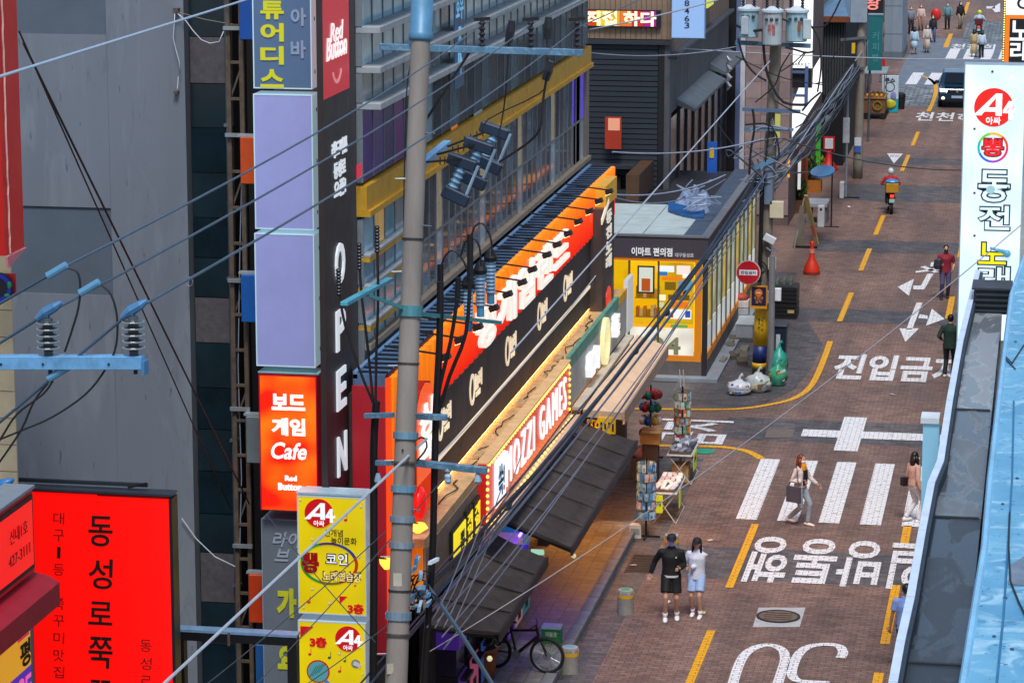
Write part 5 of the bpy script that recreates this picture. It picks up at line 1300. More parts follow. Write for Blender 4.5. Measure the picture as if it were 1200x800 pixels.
m = MB(); m.tube([PY(853 + (i % 2) * 3 - 1, 66 + i * 5, 101) for i in range(9)], [.03, .09, .05, .1, .06, .1, .05, .08, .02], 6); m.build('foil', M('#b8bcc4', .2, .8), t)

# pink tiled building, lit white sign, battened wall
PKX = PY(868, 100, 110).x
t = thing('pink_tile_building', 'dusty pink tiled building with white corner strips behind the transformers', 'building', (-11, 110, 0))
px1 = PY(926, 100, 110).x
boxpart('wall', M('#6a5a58', .8), t, -20, px1 - .0, 110.08, 126, 0, 14)
PKT = [M(c, .7, var=.15) for c in ('#94807e', '#8d7876', '#9b8886')]
for r in range(13):
    for c in range(3):
        x0 = PKX + .18 + c * .58; boxpart('tile', PKT[(r * 2 + c) % 3], t, x0 + .006, min(x0 + .574, px1 - .01), 110.04 + RD.uniform(0, .01), 110.078, .4 + r * .62 + .006, .4 + (r + 1) * .62 - .006)
for u0, u1, c in ((862, 867.5, '#5f6e96'), (867.6, 873, '#c8ccd6')): boxpart('corner_strip', M(c, .5), t, PY(u0, 90, 109.9).x, PY(u1, 90, 109.9).x, 109.9, 110.03, 0, 12)
boxpart('dark_return', BLACK, t, -16, PY(861, 90, 109.8).x, 109.8, 110.0, 0, 12)
t = thing('white_lit_sign', 'tall bright white glowing sign box between the pink tiles and the battened wall', 'sign', (-9.3, 111, 3))
LW2 = LIT('#ffffff', 1.1)
a, b = PY(924, -20, 111), PY(951.5, 80, 111)
boxpart('light_panel', LW2, t, a.x, b.x, 111, 111.03, b.z, a.z); boxpart('case', M('#9a9a9e', .5), t, a.x, b.x, 111.031, 111.4, b.z - .03, a.z)
text('MARKET', PY(938, 75.5, 111), .75, .11, XA, ZA, M('#8a8a8e', .5), t, 'lettering', .005)
boxpart('dark_window', BLACK, t, a.x, b.x, 111.0, 111.3, PY(938, 103, 111).z, b.z - .034)
xs = PY(940, 130, 111.2)
MB().prism([(PY(u, v, 111.2).x, PY(u, v, 111.2).z) for u, v in ((953, 81), (962, 66), (963, 108), (927, 165), (927, 126), (936, 103), (952, 104))], (0, 111.2, 0), XA, ZA, .2, YA).build('light_panel', LW2, t)
boxpart('frame_post', M('#5a78a8', .5, .3), t, PY(943, 100, 110.9).x, PY(947, 100, 110.9).x, 110.85, 110.95, PY(945, 122, 110.9).z, PY(945, 78, 110.9).z)
for v in (84.5, 112): boxpart('frame_rail', M('#5a78a8', .5, .3), t, PY(898, 100, 110.9).x, PY(942.8, 100, 110.9).x, 110.87, 110.93, PY(930, v + 1.5, 110.9).z, PY(930, v - 1.5, 110.9).z)
t = thing('battened_building', 'dark building clad in vertical battens with rust-brown eave and blue roof', 'building', (-9, 127, 0))
b0x, b1x = PY(955, 100, 127).x, PY(991, 100, 127).x
zt_ = PY(980, 22, 127).z
boxpart('wall', M('#1c1f22', .8), t, b0x, b1x - .05, 127.06, 135, 0, zt_)
v0 = MB().box(-.03, .03, 0, .06, 0, zt_ - 3.0).build('batten', M('#3d4245', .6, var=.25), t, loc=(b0x + .05, 127, 3.0))
k = 1
while b0x + .05 + k * .115 < b1x - .06: inst('batten', v0.data, (b0x + .05 + k * .115, 127, 3.0), t); k += 1
MB().hull([V((b0x - .2, 126.7, zt_)), V((b1x + .1, 126.7, zt_)), V((b1x + .1, 135, zt_)), V((b0x - .2, 135, zt_))], [V((b0x + .4, 128, zt_ + .6)), V((b1x - .3, 128.2, zt_ + .9)), V((b1x - .3, 134, zt_ + .9)), V((b0x + .4, 134, zt_ + .6))]).build('roof', M('#5f7f9c', .5, .2, var=.2), t)
boxpart('eave', M('#7a4428', .7, var=.3), t, b0x - .2, b1x + .12, 126.6, 126.75, zt_ - .12, zt_ + .12)
boxpart('doorway', BLACK, t, PY(960, 170, 127).x, PY(988, 170, 127).x, 126.97, 127.03, 0, 2.95); boxpart('poster', M('#8a9098', .5), t, PY(967, 140, 126.9).x, PY(973, 140, 126.9).x, 126.94, 126.965, PY(970, 143, 127).z, PY(970, 135, 127).z)
# timber shop front with yellow-green post, planters and shrubs
t = thing('timber_front', 'low timber shop front of reddish boards beside the green post', 'shop front', (-9.2, 112, 0))
a, b = PY(922, 180, 114), PY(947, 180, 114); zb_ = 0
for k in range(9):
    x0 = a.x + (b.x - a.x) * k / 9; boxpart('board', M(('#8a3c1c', '#7a3418', '#94461f')[k % 3], .6, var=.25, streak=True), t, x0 + .005, x0 + (b.x - a.x) / 9 - .005, 114 + RD.uniform(0, .02), 114.08, .1, PY(930, 172, 114).z)
boxpart('white_post', M('#dfe2e6', .5, emit=.15), t, PY(935, 200, 108.9).x, PY(938.5, 200, 108.9).x, 108.88, 108.97, PY(936, 222, 108.9).z, PY(936, 186, 108.9).z)
boxpart('lit_strip', LIT('#f0a030', .8), t, PY(923, 200, 108.9).x, PY(925.5, 200, 108.9).x, 108.9, 108.96, PY(924, 208, 108.9).z, PY(924, 186, 108.9).z)
t = thing('green_post', 'bright green painted post between timber boards and dark doorway', 'post', PZ(958, 208))
a, b = PY(954, 190, 123), PY(961, 190, 123); boxpart('post', M('#3fae24', .5, emit=.04), t, a.x, b.x, 123, 123.2, 0, PY(957, 148, 123).z); boxpart('base', DARK, t, a.x - .05, b.x + .05, 122.95, 123.25, 0, .08)

def shrub(label, c, r, hgt, green, group, n=170, seed=1, stem=True):
    rr = random.Random(seed); t = thing('shrub', label, 'plant', c, group)
    m = MB()
    for k in range(n):
        d = V((rr.gauss(0, 1), rr.gauss(0, 1), rr.gauss(0, 1))).normalized() * (rr.random() ** .4)
        p = V(c) + V((d.x * r, d.y * r, hgt * .55 + d.z * hgt * .45)); u_, v_ = frame((rr.gauss(0, 1), rr.gauss(0, 1), rr.gauss(.6, 1))); s_ = rr.uniform(.05, .11) * (r / .35)
        m.use(k % 3).add([p - u_ * s_ * .4, p + v_ * s_ * 1.2, p + u_ * s_ * .4, p - v_ * s_ * .8], [(0, 1, 2, 3)])
    m.build('foliage', [M(g_, .6, var=.2) for g_ in green], t)
    s_ = MB()
    for k in range(4): s_.tube([V(c), V(c) + V((rr.uniform(-.5, .5) * r, rr.uniform(-.5, .5) * r, hgt * .7))], [.02, .006], 5)
    s_.build('stem', M('#4a3a24', .8), t); return t
GRN3 = ('#2f5a1c', '#4a7a22', '#1f4016')
def planter(label, c, sx, sy, h_, col):
    t = thing('planter', label, 'planter', c); 
    m = MB(); c = V(c)
    boxpart('soil', M('#2a2018', .9), t, c.x - sx / 2 + .03, c.x + sx / 2 - .03, c.y - sy / 2 + .03, c.y + sy / 2 - .03, c.z + .02, c.z + h_ - .05)
    for (x0, x1, y0, y1) in ((-sx / 2, sx / 2, -sy / 2, -sy / 2 + .028), (-sx / 2, sx / 2, sy / 2 - .028, sy / 2), (-sx / 2, -sx / 2 + .028, -sy / 2 + .029, sy / 2 - .029), (sx / 2 - .028, sx / 2, -sy / 2 + .029, sy / 2 - .029)):
        boxpart('side_board', M(col, .6, var=.25), t, c.x + x0, c.x + x1, c.y + y0, c.y + y1, c.z, c.z + h_)
    return t
for i, (u, v, sx, l, col) in enumerate(((948, 224, 1.0, 'amber wooden planter box further along the timber front', '#a86420'), (934, 248, .8, 'brown wooden planter box nearest the leaning boards', '#6a4a2c'))):
    c = PZ(u, v); planter(l, c, sx, .8, .5, col)
    shrub('bushy green shrub in the ' + ('amber' if i == 0 else 'brown') + ' planter box', c + V((0, 0, .46)), .42, 1.05 if i == 0 else .9, GRN3, 'shrubs in planter boxes', 260, i + 3)
shrub('yellowish ball shrub under the red stand sign', PZ(956, 205) + V((0, 0, 0)), .4, .95, ('#7a7a18', '#5a7018', '#8a8420'), 'shrubs in planter boxes', 220, 9)
# red flared stand sign (its code print left out)
t = thing('red_stand', 'red stand sign with white plate and flared foot before the dark doorway', 'stand sign', PZ(971, 199))
c = PZ(971, 199); RDP = M('#c81c1c', .45, var=.1)
MB().lathe(c, [(.42, 0), (.4, .06), (.2, .35), (.1, .7), (.08, .78)], 14).build('foot', RDP, t, smooth=True)
boxpart('plate', RDP, t, c.x - .24, c.x + .24, c.y - .03, c.y + .03, .78, 1.42); boxpart('white_card', M('#d8dce4', .5), t, c.x - .17, c.x + .17, c.y - .04, c.y - .031, .9, 1.34)
# slim grey post with white foot
t = thing('slim_post', 'slim grey post clamped in a white block foot, left of the lamp pole', 'post', PZ(991, 232))
c = PZ(991, 232); MB().cyl(c, c + V((0, 0, 4.4)), .05, 8).build('pole', M('#9aa4b0', .4, .4), t); boxpart('foot_block', M('#c8ccd0', .6), t, c.x - .24, c.x - .06, c.y - .2, c.y + .2, 0, .65, bevel=.02)
boxpart('wrapped_panel', M('#b8bec8', .5, var=.3), t, c.x - .16, c.x + .1, c.y - .06, c.y - .03, 2.2, 3.2); boxpart('floor_bar', BLACK, t, c.x - .1, c.x + .55, c.y - .05, c.y + .05, 0, .05)
# leaning A boards and grey box seats
t = thing('a_board', 'pale yellow and grey leaning A-shaped board frame by the planter', 'board', PZ(945, 290))
c = PZ(939, 291); a = PZ(957, 286)
top = V((c.x + .1, c.y + .4, 1.85))
MB().beam(a, top, .16, .06).build('yellow_leg', M('#cdbd74', .5, var=.2), t); MB().beam(c + V((-.25, 0, 0)), top + V((-.06, 0, -.1)), .09, .05).build('grey_leg', M('#8a8680', .6), t)
MB().beam(a + (top - a) * .16, a + (top - a) * .4, .165, .065).build('pink_patch', M('#d88a70', .5), t); boxpart('floor_bar', BLACK, t, c.x - .3, a.x + .1, c.y + .03, c.y + .15, 0, .08)
MB().prism([(-.3, .06), (.1, .06), (.06, 1.5), (-.08, 1.5)], (c.x, c.y + .1, 0), XA, ZA, .04, YA).build('board_face', M('#7a7468', .6, var=.3), t)
for i, (u, v, l) in enumerate(((957, 252, 'grey slab bench on end beside the planters'),)):
    c = PZ(u, v + 8); t = thing('slab_bench', l, 'bench', c)
    boxpart('seat', M('#a4acb4', .6, var=.15), t, c.x - .38, c.x + .42, c.y - .5, c.y + .8, .62, .78, bevel=.015); boxpart('leg', M('#6e7278', .7), t, c.x - .36, c.x - .2, c.y - .4, c.y + .7, 0, .618); boxpart('leg', M('#6e7278', .7), t, c.x + .24, c.x + .4, c.y - .4, c.y + .7, 0, .618)
c = PZ(962, 266); t = thing('white_block', 'white barrier block with a dark hole, at the end of the slab bench', 'block', c)
boxpart('body', M('#c8ccd0', .6, var=.15), t, c.x - .13, c.x + .13, c.y - .15, c.y + .15, .0, .82, bevel=.03); disc((c.x, c.y - .151, .68), .05, -YA, .006, 10).build('hole', BLACK, t)
c = PZ(974, 266); m = MB(); m.cyl(c, c + V((0, 0, 2.9)), .03, 6); m.box(c.x - .25, c.x + .3, c.y - .04, c.y + .04, 0, .03); m.tube([c + V((-.0, 0, 2.9)), c + V((-.9, -1, 2.95))], .02, 5)
tag(m.build('parasol_pole', BLACK, None, at=c), 'thin black pole standing beside the white barrier block', 'pole')
t = thing('blue_oval_sign', 'flat blue oval board jutting over the planters toward the street', 'sign', PY(966, 200, 106))
p = PY(964, 201, 106); m = MB(); m.loft([(p + V((0, 0, -.03)), .42, 1.5), (p + V((0, 0, .03)), .42, 1.5)], 18); m.build('board', M('#3f80b4', .4, var=.1), t); MB().beam(p, p + V((-2.2, 1, -.3)), .05).build('arm', STEEL, t)
# traffic cone
c = PZ(951, 321); t = thing('traffic_cone', 'red-orange weighted traffic cone standing alone on the road', 'cone', c)
CN = M('#d8321c', .45, var=.15)
MB().lathe(c, [(.27, 0), (.275, .1), (.26, .22), (.17, .42), (.09, .6), (.065, .95), (.075, 1.05), (.06, 1.12)], 16).build('body', CN, t, smooth=True); MB().lathe(c + V((0, 0, .72)), [(.092, 0), (.086, .14)], 14).build('pale_band', M('#e08a78', .5), t)
MB().lathe(c + V((0, 0, .005)), [(.285, 0), (.285, .09)], 16).build('base_ring', M('#8a2a1c', .6), t)

# ================================================================== UTILITY POLES AND WIRES
Y1 = 43.6
def pole(name, label, base, top, r0, r1, mat=CONC):
    t = thing(name, label, 'utility pole', base)
    b, tp = V(base), V(top)
    m = MB(); m.tube([b.lerp(tp, i / 14) for i in range(15)], [r0 + (r1 - r0) * i / 14 for i in range(15)], 16); m.build('shaft', mat, t, smooth=True); return t
def band(t, c, ax, r, hgt, mat): c = V(c); ax = V(ax).normalized(); return MB().tube_prof(c - ax * hgt / 2, [(r, 0), (r, hgt)], 16, ax).build('band', mat, t, smooth=False)
PB = PZ(453, 1098); PB.z = 0; PT = PY(497, -60, Y1)
p1 = pole('concrete_pole', 'leaning concrete utility pole with blue steel arms in front of the arcade, nearest', PB, PT, .178, .142, M('#87827c', .85, var=.32, scale=1.6, bump=.2, streak=True))
ax1 = PT - PB
def on1(v): return PB + ax1 * ((PY(480, v, Y1).z - PB.z) / ax1.z)
MB().tube_prof(on1(46), [(.165, 0), (.185, .03), (.185, .12), (.168, .14), (.168, .9)], 16, ax1.normalized()).build('blue_sleeve', M('#5389ac', .45, .1, var=.3), p1, smooth=True)
for v, hgt, c in ((350, .16, '#4f8a94'), (487, .10, '#6f9cb4'), (545, .10, '#6f9cb4'), (578, .09, '#8296a4'), (606, .09, '#8296a4'), (682, .12, '#7f9ab0'), (702, .04, '#55504a')): band(p1, on1(v), ax1, .192, hgt, M(c, .45, .3, var=.2))
band(p1, on1(516), ax1, .2, .03, RUST)
y1 = lambda u, v, d=0.: PY(u, v, Y1 + d)
ARM = WEATHER('weathered_blue_steel', '#5a86a4', '#47708c', '#86a4b4', '#4a3a2c', .5, 3)
MB().beam(y1(445, 55, -.22), y1(683, 62, -.22), .09, .10).build('crossarm', ARM, p1, .006)
MB().beam(y1(553, 57, -.2), y1(487, 160, -.1), .035).build('arm_brace', BLACK, p1)
for (a, b, w_) in (((427, 487), (462, 486), .075), ((478, 487), (524, 489), .09), ((440, 542), (462, 542), .075), ((477, 541), (571, 551), .10)):
    MB().beam(y1(*a, -.24), y1(*b, -.24), w_, w_).build('bracket_arm', ARM, p1, .005)
MB().beam(PY(455, 722, 42.6), PY(494, 689, 43.6), .11).build('bracket_arm', M('#86b4d8', .4, .2, var=.2), p1, .006)
LB = M('#7fb6e0', .4, .1, var=.2)
MB().beam(PY(481, 203, 43.0), PY(524, 168, 45.6), .12, .10).build('street_arm', LB, p1, .006); MB().beam(PY(403, 356, 40.6), PY(457, 327, 43.2), .11, .06).build('street_arm', M('#4fa8c0', .4, .1, var=.3), p1, .006)
MB().beam(PY(430, 345, 41.8), on1(350), .05).build('arm_link', M('#3f8a90', .5), p1)
MB().beam(on1(352), PY(586, 378, 45.4), .06).build('arm_link', M('#3f8a90', .5), p1)
for v in (540, 548): MB().ell(y1(525, v + 10, -.24), .06, .06, .05, 8, 5).build('white_knob', M('#a8c8dc', .3), p1)
for u in (443, 525, 560): MB().lathe(y1(u, 562, -.24), [(.035, -.06), (.06, -.02), (.05, .03), (.03, .1)], 8).build('spool_insulator', M('#9cc0d8', .3), p1)
for k in range(12):
    z_ = 150 + k * 52; c_ = on1(z_); s_ = -1 if k % 2 else 1
    MB().cyl(c_ + V((s_ * .14, -.05, 0)), c_ + V((s_ * .29, -.09, 0)), .012, 6).build('step_bolt', STEEL, p1)
MB().obox(on1(640) + V((.0, -.182, 0)), XA, ZA, YA, .13, .2, .006).build('number_plate', M('#c8c8b8', .5, var=.2), p1)
for v, c in ((270, '#2a2a2c'), (408, '#3c3630'), (655, '#2c2c30')): band(p1, on1(v), ax1, .176 if v > 500 else .168, .03, M(c, .6))
MB().obox(on1(735) + V((-.06, -.182, 0)), V((1, .25, 0)), ZA, V((-.25, 1, 0)), .1, .16, .004).build('torn_bill', M('#b8b0a0', .7, var=.3), p1)
# line post insulators
def ribbed(c, h_, r, n, ax=ZA, ratio=.55):
    pr = [(r * ratio, 0)]
    for i in range(n):
        z = h_ * i / n; pr += [(r * ratio, z + h_ / n * .15), (r, z + h_ / n * .45), (r, z + h_ / n * .55), (r * ratio, z + h_ / n * .85)]
    return MB().lathe(c, pr + [(r * ratio, h_)], 10, ax)
BINS = M('#23262c', .35, var=.2); GINS = M('#56606a', .3, var=.2); BLINS = M('#6f9ab8', .35, var=.15)
for u in (565, 622, 676):
    c = y1(u, 56, -.22); ribbed(c, .40, .055, 5).build('insulator', BINS, p1); MB().beam(c + V((-.12, 0, .41)), c + V((.12, 0, .43)), .05).build('wire_clamp', BLACK, p1)
for (u, v, u2, v2) in ((600, 24, 596, 50), (643, 20, 641, 46), (646, 72, 639, 94)):
    MB().tube([y1(u, v, .1), y1((u + u2) / 2, (v + v2) / 2, .1), y1(u2, v2, .1)], [.05, .07, .06], 8).build('hanging_fuse', BINS, p1)
def cab(t, pts, r, mat=CABLE, name='cable', n=5):
    P = [V(p) for p in pts]; Q = []
    for i in range(len(P) - 1):
        p0, a, b, p3 = P[max(i - 1, 0)], P[i], P[i + 1], P[min(i + 2, len(P) - 1)]
        for k in range(3):
            s = k / 3; Q.append(.5 * ((2 * a) + (b - p0) * s + (2 * p0 - 5 * a + 4 * b - p3) * s * s + (3 * a - p0 - 3 * b + p3) * s ** 3))
    Q.append(P[-1]); return MB().tube(Q, r, n).build(name, mat, t)
cab(p1, [y1(640, 94, .1), y1(636, 120, .1), y1(633, 150, .1), y1(618, 168, .2), y1(585, 190, .3)], .02); cab(p1, [y1(596, 50, .1), y1(594, 90, .2), y1(590, 130, .3), y1(583, 165, .3)], .012); cab(p1, [y1(641, 46, .1), y1(640, 90, .2), y1(632, 110, .3), y1(572, 140, .3), y1(566, 160, .3)], .01)
cab(p1, [y1(488, 60, -.1), y1(478, 90, -.2), y1(475, 160, -.2), y1(473, 250, -.2), y1(474, 350, -.2), y1(473, 460, -.2)], .01)
# fuse cutouts
for i, (u, v) in enumerate(((536, 205), (556, 186), (574, 168))):
    d = i * .5; a, b = y1(u + 10, v - 19, .6 + d), y1(u - 9, v + 22, .6 + d)
    f_ = ribbed(b, (a - b).length, .085, 7, (a - b).normalized(), .75).build('fuse_body', BLINS, p1)
    DN_ = M('#22344a', .4, var=.2)
    MB().beam(a + V((-.28, 0, .02)), a + V((.16, 0, -.12)), .17).build('fuse_cap', DN_, f_, .02); MB().beam(b + V((-.1, 0, .06)), b + V((.3, 0, -.12)), .19).build('fuse_cap', DN_, f_, .02)
    MB().cyl(b + V((.27, -.05, .0)), a + V((.2, -.05, -.1)), .025, 6).build('fuse_rod', M('#9cb8cc', .35, .3), f_)
    MB().beam(PY(500 + i * 12, 190 - i * 9, 43.6 + i * .7), a, .03).build('fuse_hanger', BLACK, f_)
    for k in range(4): MB().beam(a.lerp(PY(500 + i * 12, 190 - i * 9, 43.6 + i * .7), .3 + .12 * k) - ZA * .06, a.lerp(PY(500 + i * 12, 190 - i * 9, 43.6 + i * .7), .3 + .12 * k) + ZA * .06, .015).build('spike', BLACK, f_)
# surge arresters with arched leads
for i, (u, v) in enumerate(((549, 368), (563, 351), (575, 336))):
    c = PY(u, v + 8, 44.6 + i * .3); a_ = ribbed(c, .52, .085, 9, ZA, .8).build('arrester', M('#7fa2bc', .35, var=.1), p1)
    MB().lathe(c + V((0, 0, .52)), [(.1, 0), (.11, .06), (.07, .16), (.03, .2)], 10).build('arrester_cap', BLACK, a_); MB().cyl(c, c - V((0, 0, .16)), .06, 8).build('arrester_foot', M('#4f90b8', .4), a_)
dd = lambda u, v: PY(u, v, 44.4)
for pts in ([(516, 320), (520, 303), (530, 293), (541, 302), (548, 318), (549, 330)], [(540, 300), (545, 284), (555, 279), (562, 290), (564, 312)], [(551, 285), (556, 266), (566, 262), (575, 278), (577, 300)]): cab(p1, [dd(*q) for q in pts], .016)
MB().cyl(dd(551, 275), dd(551, 325), .05, 8).build('cable_head', BLACK, p1); MB().cyl(dd(537, 325), dd(536, 350), .045, 8).build('cable_head', BLACK, p1); MB().cyl(dd(516, 310), dd(516, 330), .05, 8).build('cable_head', BLACK, p1)
for pts, r in (([(516, 330), (515, 400), (511, 480), (509, 560), (507, 640), (502, 720), (496, 810)], .055), ([(536, 350), (528, 400), (516, 450), (510, 490)], .03), ([(551, 325), (546, 390), (527, 440), (512, 490)], .03), ([(441, 470), (438, 520), (438, 600), (438, 680), (437, 810)], .062)):
    cab(p1, [PY(u, v, 43.5) for u, v in pts], r, BLACK, 'conduit', 8)
for pts in ([(397, 340), (404, 380), (420, 430), (437, 472)], [(421, 310), (424, 350), (430, 400), (437, 470)], [(442, 290), (443, 350), (441, 410), (440, 472)]):
    cab(p1, [PY(u, v, 42.4) for u, v in pts], .022, BLACK); u, v = pts[0]; ribbed(PY(u, v + 6, 42.4), .4, .045, 8, ZA, .7).build('cable_head', BINS, p1)
cab(p1, [on1(500) + V((0, -.2, 0)), y1(494, 512, -.3), y1(500, 524, -.3), y1(488, 540, -.3)], .015)
# knots, clamps and tags at the low cable bracket
rr = random.Random(5)
for k in range(13):
    p = PY(rr.uniform(484, 512), rr.uniform(655, 712), 43.3); MB().obox(p, V((rr.gauss(0, 1), rr.gauss(0, 1), rr.gauss(0, 1))).normalized().orthogonal(), V((.1, .3, 1)), V((1, .2, 0)), rr.uniform(.06, .16), rr.uniform(.04, .09), .05).build('cable_clamp', M(rr.choice(('#c4d4e0', '#4a7ea8', '#2c3a48', '#8fb8d8')), .4), p1)
cab(p1, [PY(498, 682, 43.4), PY(540, 742, 43.2), PY(580, 806, 43.0)], .035, M('#4f6478', .5, .3), 'stay')
for k in range(7):
    a = [PY(492 + rr.uniform(-8, 10), 676 + rr.uniform(-12, 20), 43.3)]; 
    for q in range(4): a.append(a[-1] + V((rr.uniform(-.15, .15), rr.uniform(-.05, .05), rr.uniform(-.35, .06))))
    cab(p1, a, .012)
# fairy of low clutter behind the pole foot
# ---- street-long conductors
def wire(label, pts, r, mat, name='power_line', drop=None, group=None, cat='wire'):
    P = sag(pts[0], pts[1], drop, 16) if drop is not None else pts
    m = MB(); m.tube(P, r, 6); o = m.build(name, mat, None, at=V(P[len(P) // 2])); o["label"] = label; o["category"] = cat
    if group: o["group"] = group
    return o
YN = 15.5
nn = lambda u, v: PY(u, v, YN)
PWR = M('#40566a', .4, .3, var=.1)
W1 = [nn(-60, 390), nn(67, 317), y1(565, 29, -.22), PY(905, -160, 83)]; W2 = [nn(-80, 452), nn(52, 369), y1(622, 29, -.22), PY(925, -130, 83)]; W3 = [nn(-40, 528), nn(68, 437), nn(153, 366), y1(676, 33, -.22), PY(945, -105, 83)]
for W, l in ((W1, 'uppermost thick power line crossing the grey wall'), (W2, 'middle thick power line across the grey wall and lavender boxes'), (W3, 'lowest thick power line from the near insulator past the OPEN banner')):
    P = []
    for i in range(len(W) - 1): P += sag(W[i], W[i + 1], .12 if (W[i + 1] - W[i]).length > 10 else 0., 14)[(0 if i == 0 else 1):]
    wire(l, P, .0095, PWR, group='thick power lines')
# near crossarm with two porcelain insulators
t = thing('near_crossarm', 'near blue steel crossarm with two ribbed insulators at the left edge', 'crossarm', nn(0, 424))
MB().beam(nn(-400, 424), nn(168, 424), .075, .075).build('arm', M('#6aa6d4', .4, .15, var=.3, scale=14), t, .003)
MB().beam(nn(-100, 424), V((nn(-100, 424).x, YN + .2, 0)), .22, .22).build('mast', CONC, t)
for u in (53, 130, 4): disc(nn(u, 425) + V((0, -.04, 0)), .007, -YA, .004, 8).build('bolt_hole', BLACK, t)
boxpart('end_plate', M('#3f78a8', .5), t, nn(168, 424).x, nn(171.5, 424).x, YN - .04, YN + .04, nn(0, 432).z, nn(0, 416).z)
for u, vt in ((57, 372), (157, 370)):
    b = nn(u, 417); h_ = nn(u, vt).z - b.z
    i_ = MB().lathe(b, [(.026, 0), (.026, .03)] + [q for k in range(5) for q in ((.03, .035 + k * h_ / 6.2), (.062, .045 + k * h_ / 6.2), (.056, .053 + k * h_ / 6.2), (.03, .06 + k * h_ / 6.2))] + [(.026, h_)], 14).build('insulator', M('#3d464c', .25, var=.2), t, smooth=False)
    for k in range(5): ring(b + V((0, 0, .046 + k * h_ / 6.2)), .054, .0635, XA, YA, .005, ZA, seg=14).build('shed_rim', M('#8a98a0', .3), i_)
    MB().tube([nn(u - 14, vt + 2), nn(u - 4, vt - 6), nn(u + 8, vt - 13), nn(u + 15, vt - 18)], [.016, .03, .026, .012], 8).build('wire_clamp', M('#4a7eaa', .45, .2, var=.2), i_); MB().cyl(nn(u, vt - 1), nn(u - 8, vt - 2), .02, 6).build('clamp_bolt', M('#35607f', .4, .3), i_)
    MB().cyl(nn(u + 2, 433), nn(u + 2, 438), .012, 6).build('stud', BLACK, t)
for i, (u, v, s_) in enumerate(((67, 317, 'upper'), (105, 337, 'middle'), (68, 437, 'lower'))):
    a, b = nn(u - 11, v + 6.5), nn(u + 11, v - 6.5)
    m = MB(); m.tube([a - (b - a) * .05, a, b, b + (b - a) * .05], [.008, .023, .023, .008], 10)
    tag(m.build('wire_sleeve', M('#5b93b6', .45, .1, var=.2), None, at=(a + b) / 2), 'blue insulating sleeve on the ' + s_ + ' thick power line', 'sleeve', 'sleeves on the power lines')
for i, (pts, l) in enumerate((([(79, 314), (90, 318), (94, 333), (92, 360), (84, 388), (76, 412)], 'black jumper lead hanging from the upper sleeve'), ([(118, 333), (130, 345), (137, 370), (136, 405), (124, 432), (100, 462), (62, 488), (28, 503), (-6, 517)], 'long black jumper lead looping down from the middle sleeve'), ([(62, 446), (50, 462), (20, 485), (2, 512), (-10, 530)], 'short black jumper from the lower sleeve'), ([(56, 449), (40, 470), (24, 505), (-4, 546)], 'straight black tail below the lower sleeve'))):
    m = MB(); P = [nn(*q) for q in pts]; Q = []
    for k in range(len(P) - 1):
        p0, a, b, p3 = P[max(k - 1, 0)], P[k], P[k + 1], P[min(k + 2, len(P) - 1)]
        for j in range(4): s = j / 4; Q.append(.5 * ((2 * a) + (b - p0) * s + (2 * p0 - 5 * a + 4 * b - p3) * s * s + (3 * a - p0 - 3 * b + p3) * s ** 3))
    Q.append(P[-1]); m.tube(Q, .0065, 6); tag(m.build('jumper_lead', CABLE, None, at=P[0]), l, 'wire', 'jumper leads')
LT = M('#a8c0d8', .4, .2, var=.05)
wire('thin pale wire slanting across the top left corner', [PY(-20, 96, 14), PY(330, -13, 26)], .0085, LT, 'thin_wire', .0)
wire('left one of two thin dark stay wires over the grey wall', [PY(22, 36, 30), PY(270, 596, 47)], .011, CABLE, 'stay_wire', .0, 'stay wires')
wire('right one of two thin dark stay wires over the grey wall', [PY(27, 50, 30.4), PY(292, 590, 47)], .015, CABLE, 'stay_wire', .0, 'stay wires')
wire('pale taut wire rising from the bottom left to the concrete pole', [PY(180, 812, 30), y1(500, 514, -.3)], .02, M('#b8c6d4', .4, .2), 'taut_wire', .0)
wire('long thin pale wire sagging right across the street before the karaoke sign', [y1(500, 765), PY(1215, 248, 49)], .009, M('#8f8f98', .5, .2), 'span_wire', .33)
wire('thin grey wire running from the fins past the store to the transformers', [PY(600, 412, 50), PY(902, 72, 82)], .016, M('#a8b0c0', .5), 'span_wire', .0)
for i, (a, b, l) in enumerate((((452, 622, 43.5), (236, 806, 38), 'thin dark line from the pole over the lower yellow sign'), ((313, 603, 44.2), (440, 752, 43.2), 'thin dark line falling rightward across the yellow signs'), ((520, 560, 43.3), (290, 812, 41), 'thin dark line crossing both yellow signs from the pole'), ((505, 690, 43.2), (352, 806, 40), 'lowest dark line crossing the microphone drawing'))):
    wire(l, [PY(*a), PY(*b)], .008, M('#3c4650', .5), 'drop_wire', .05, 'drop wires')
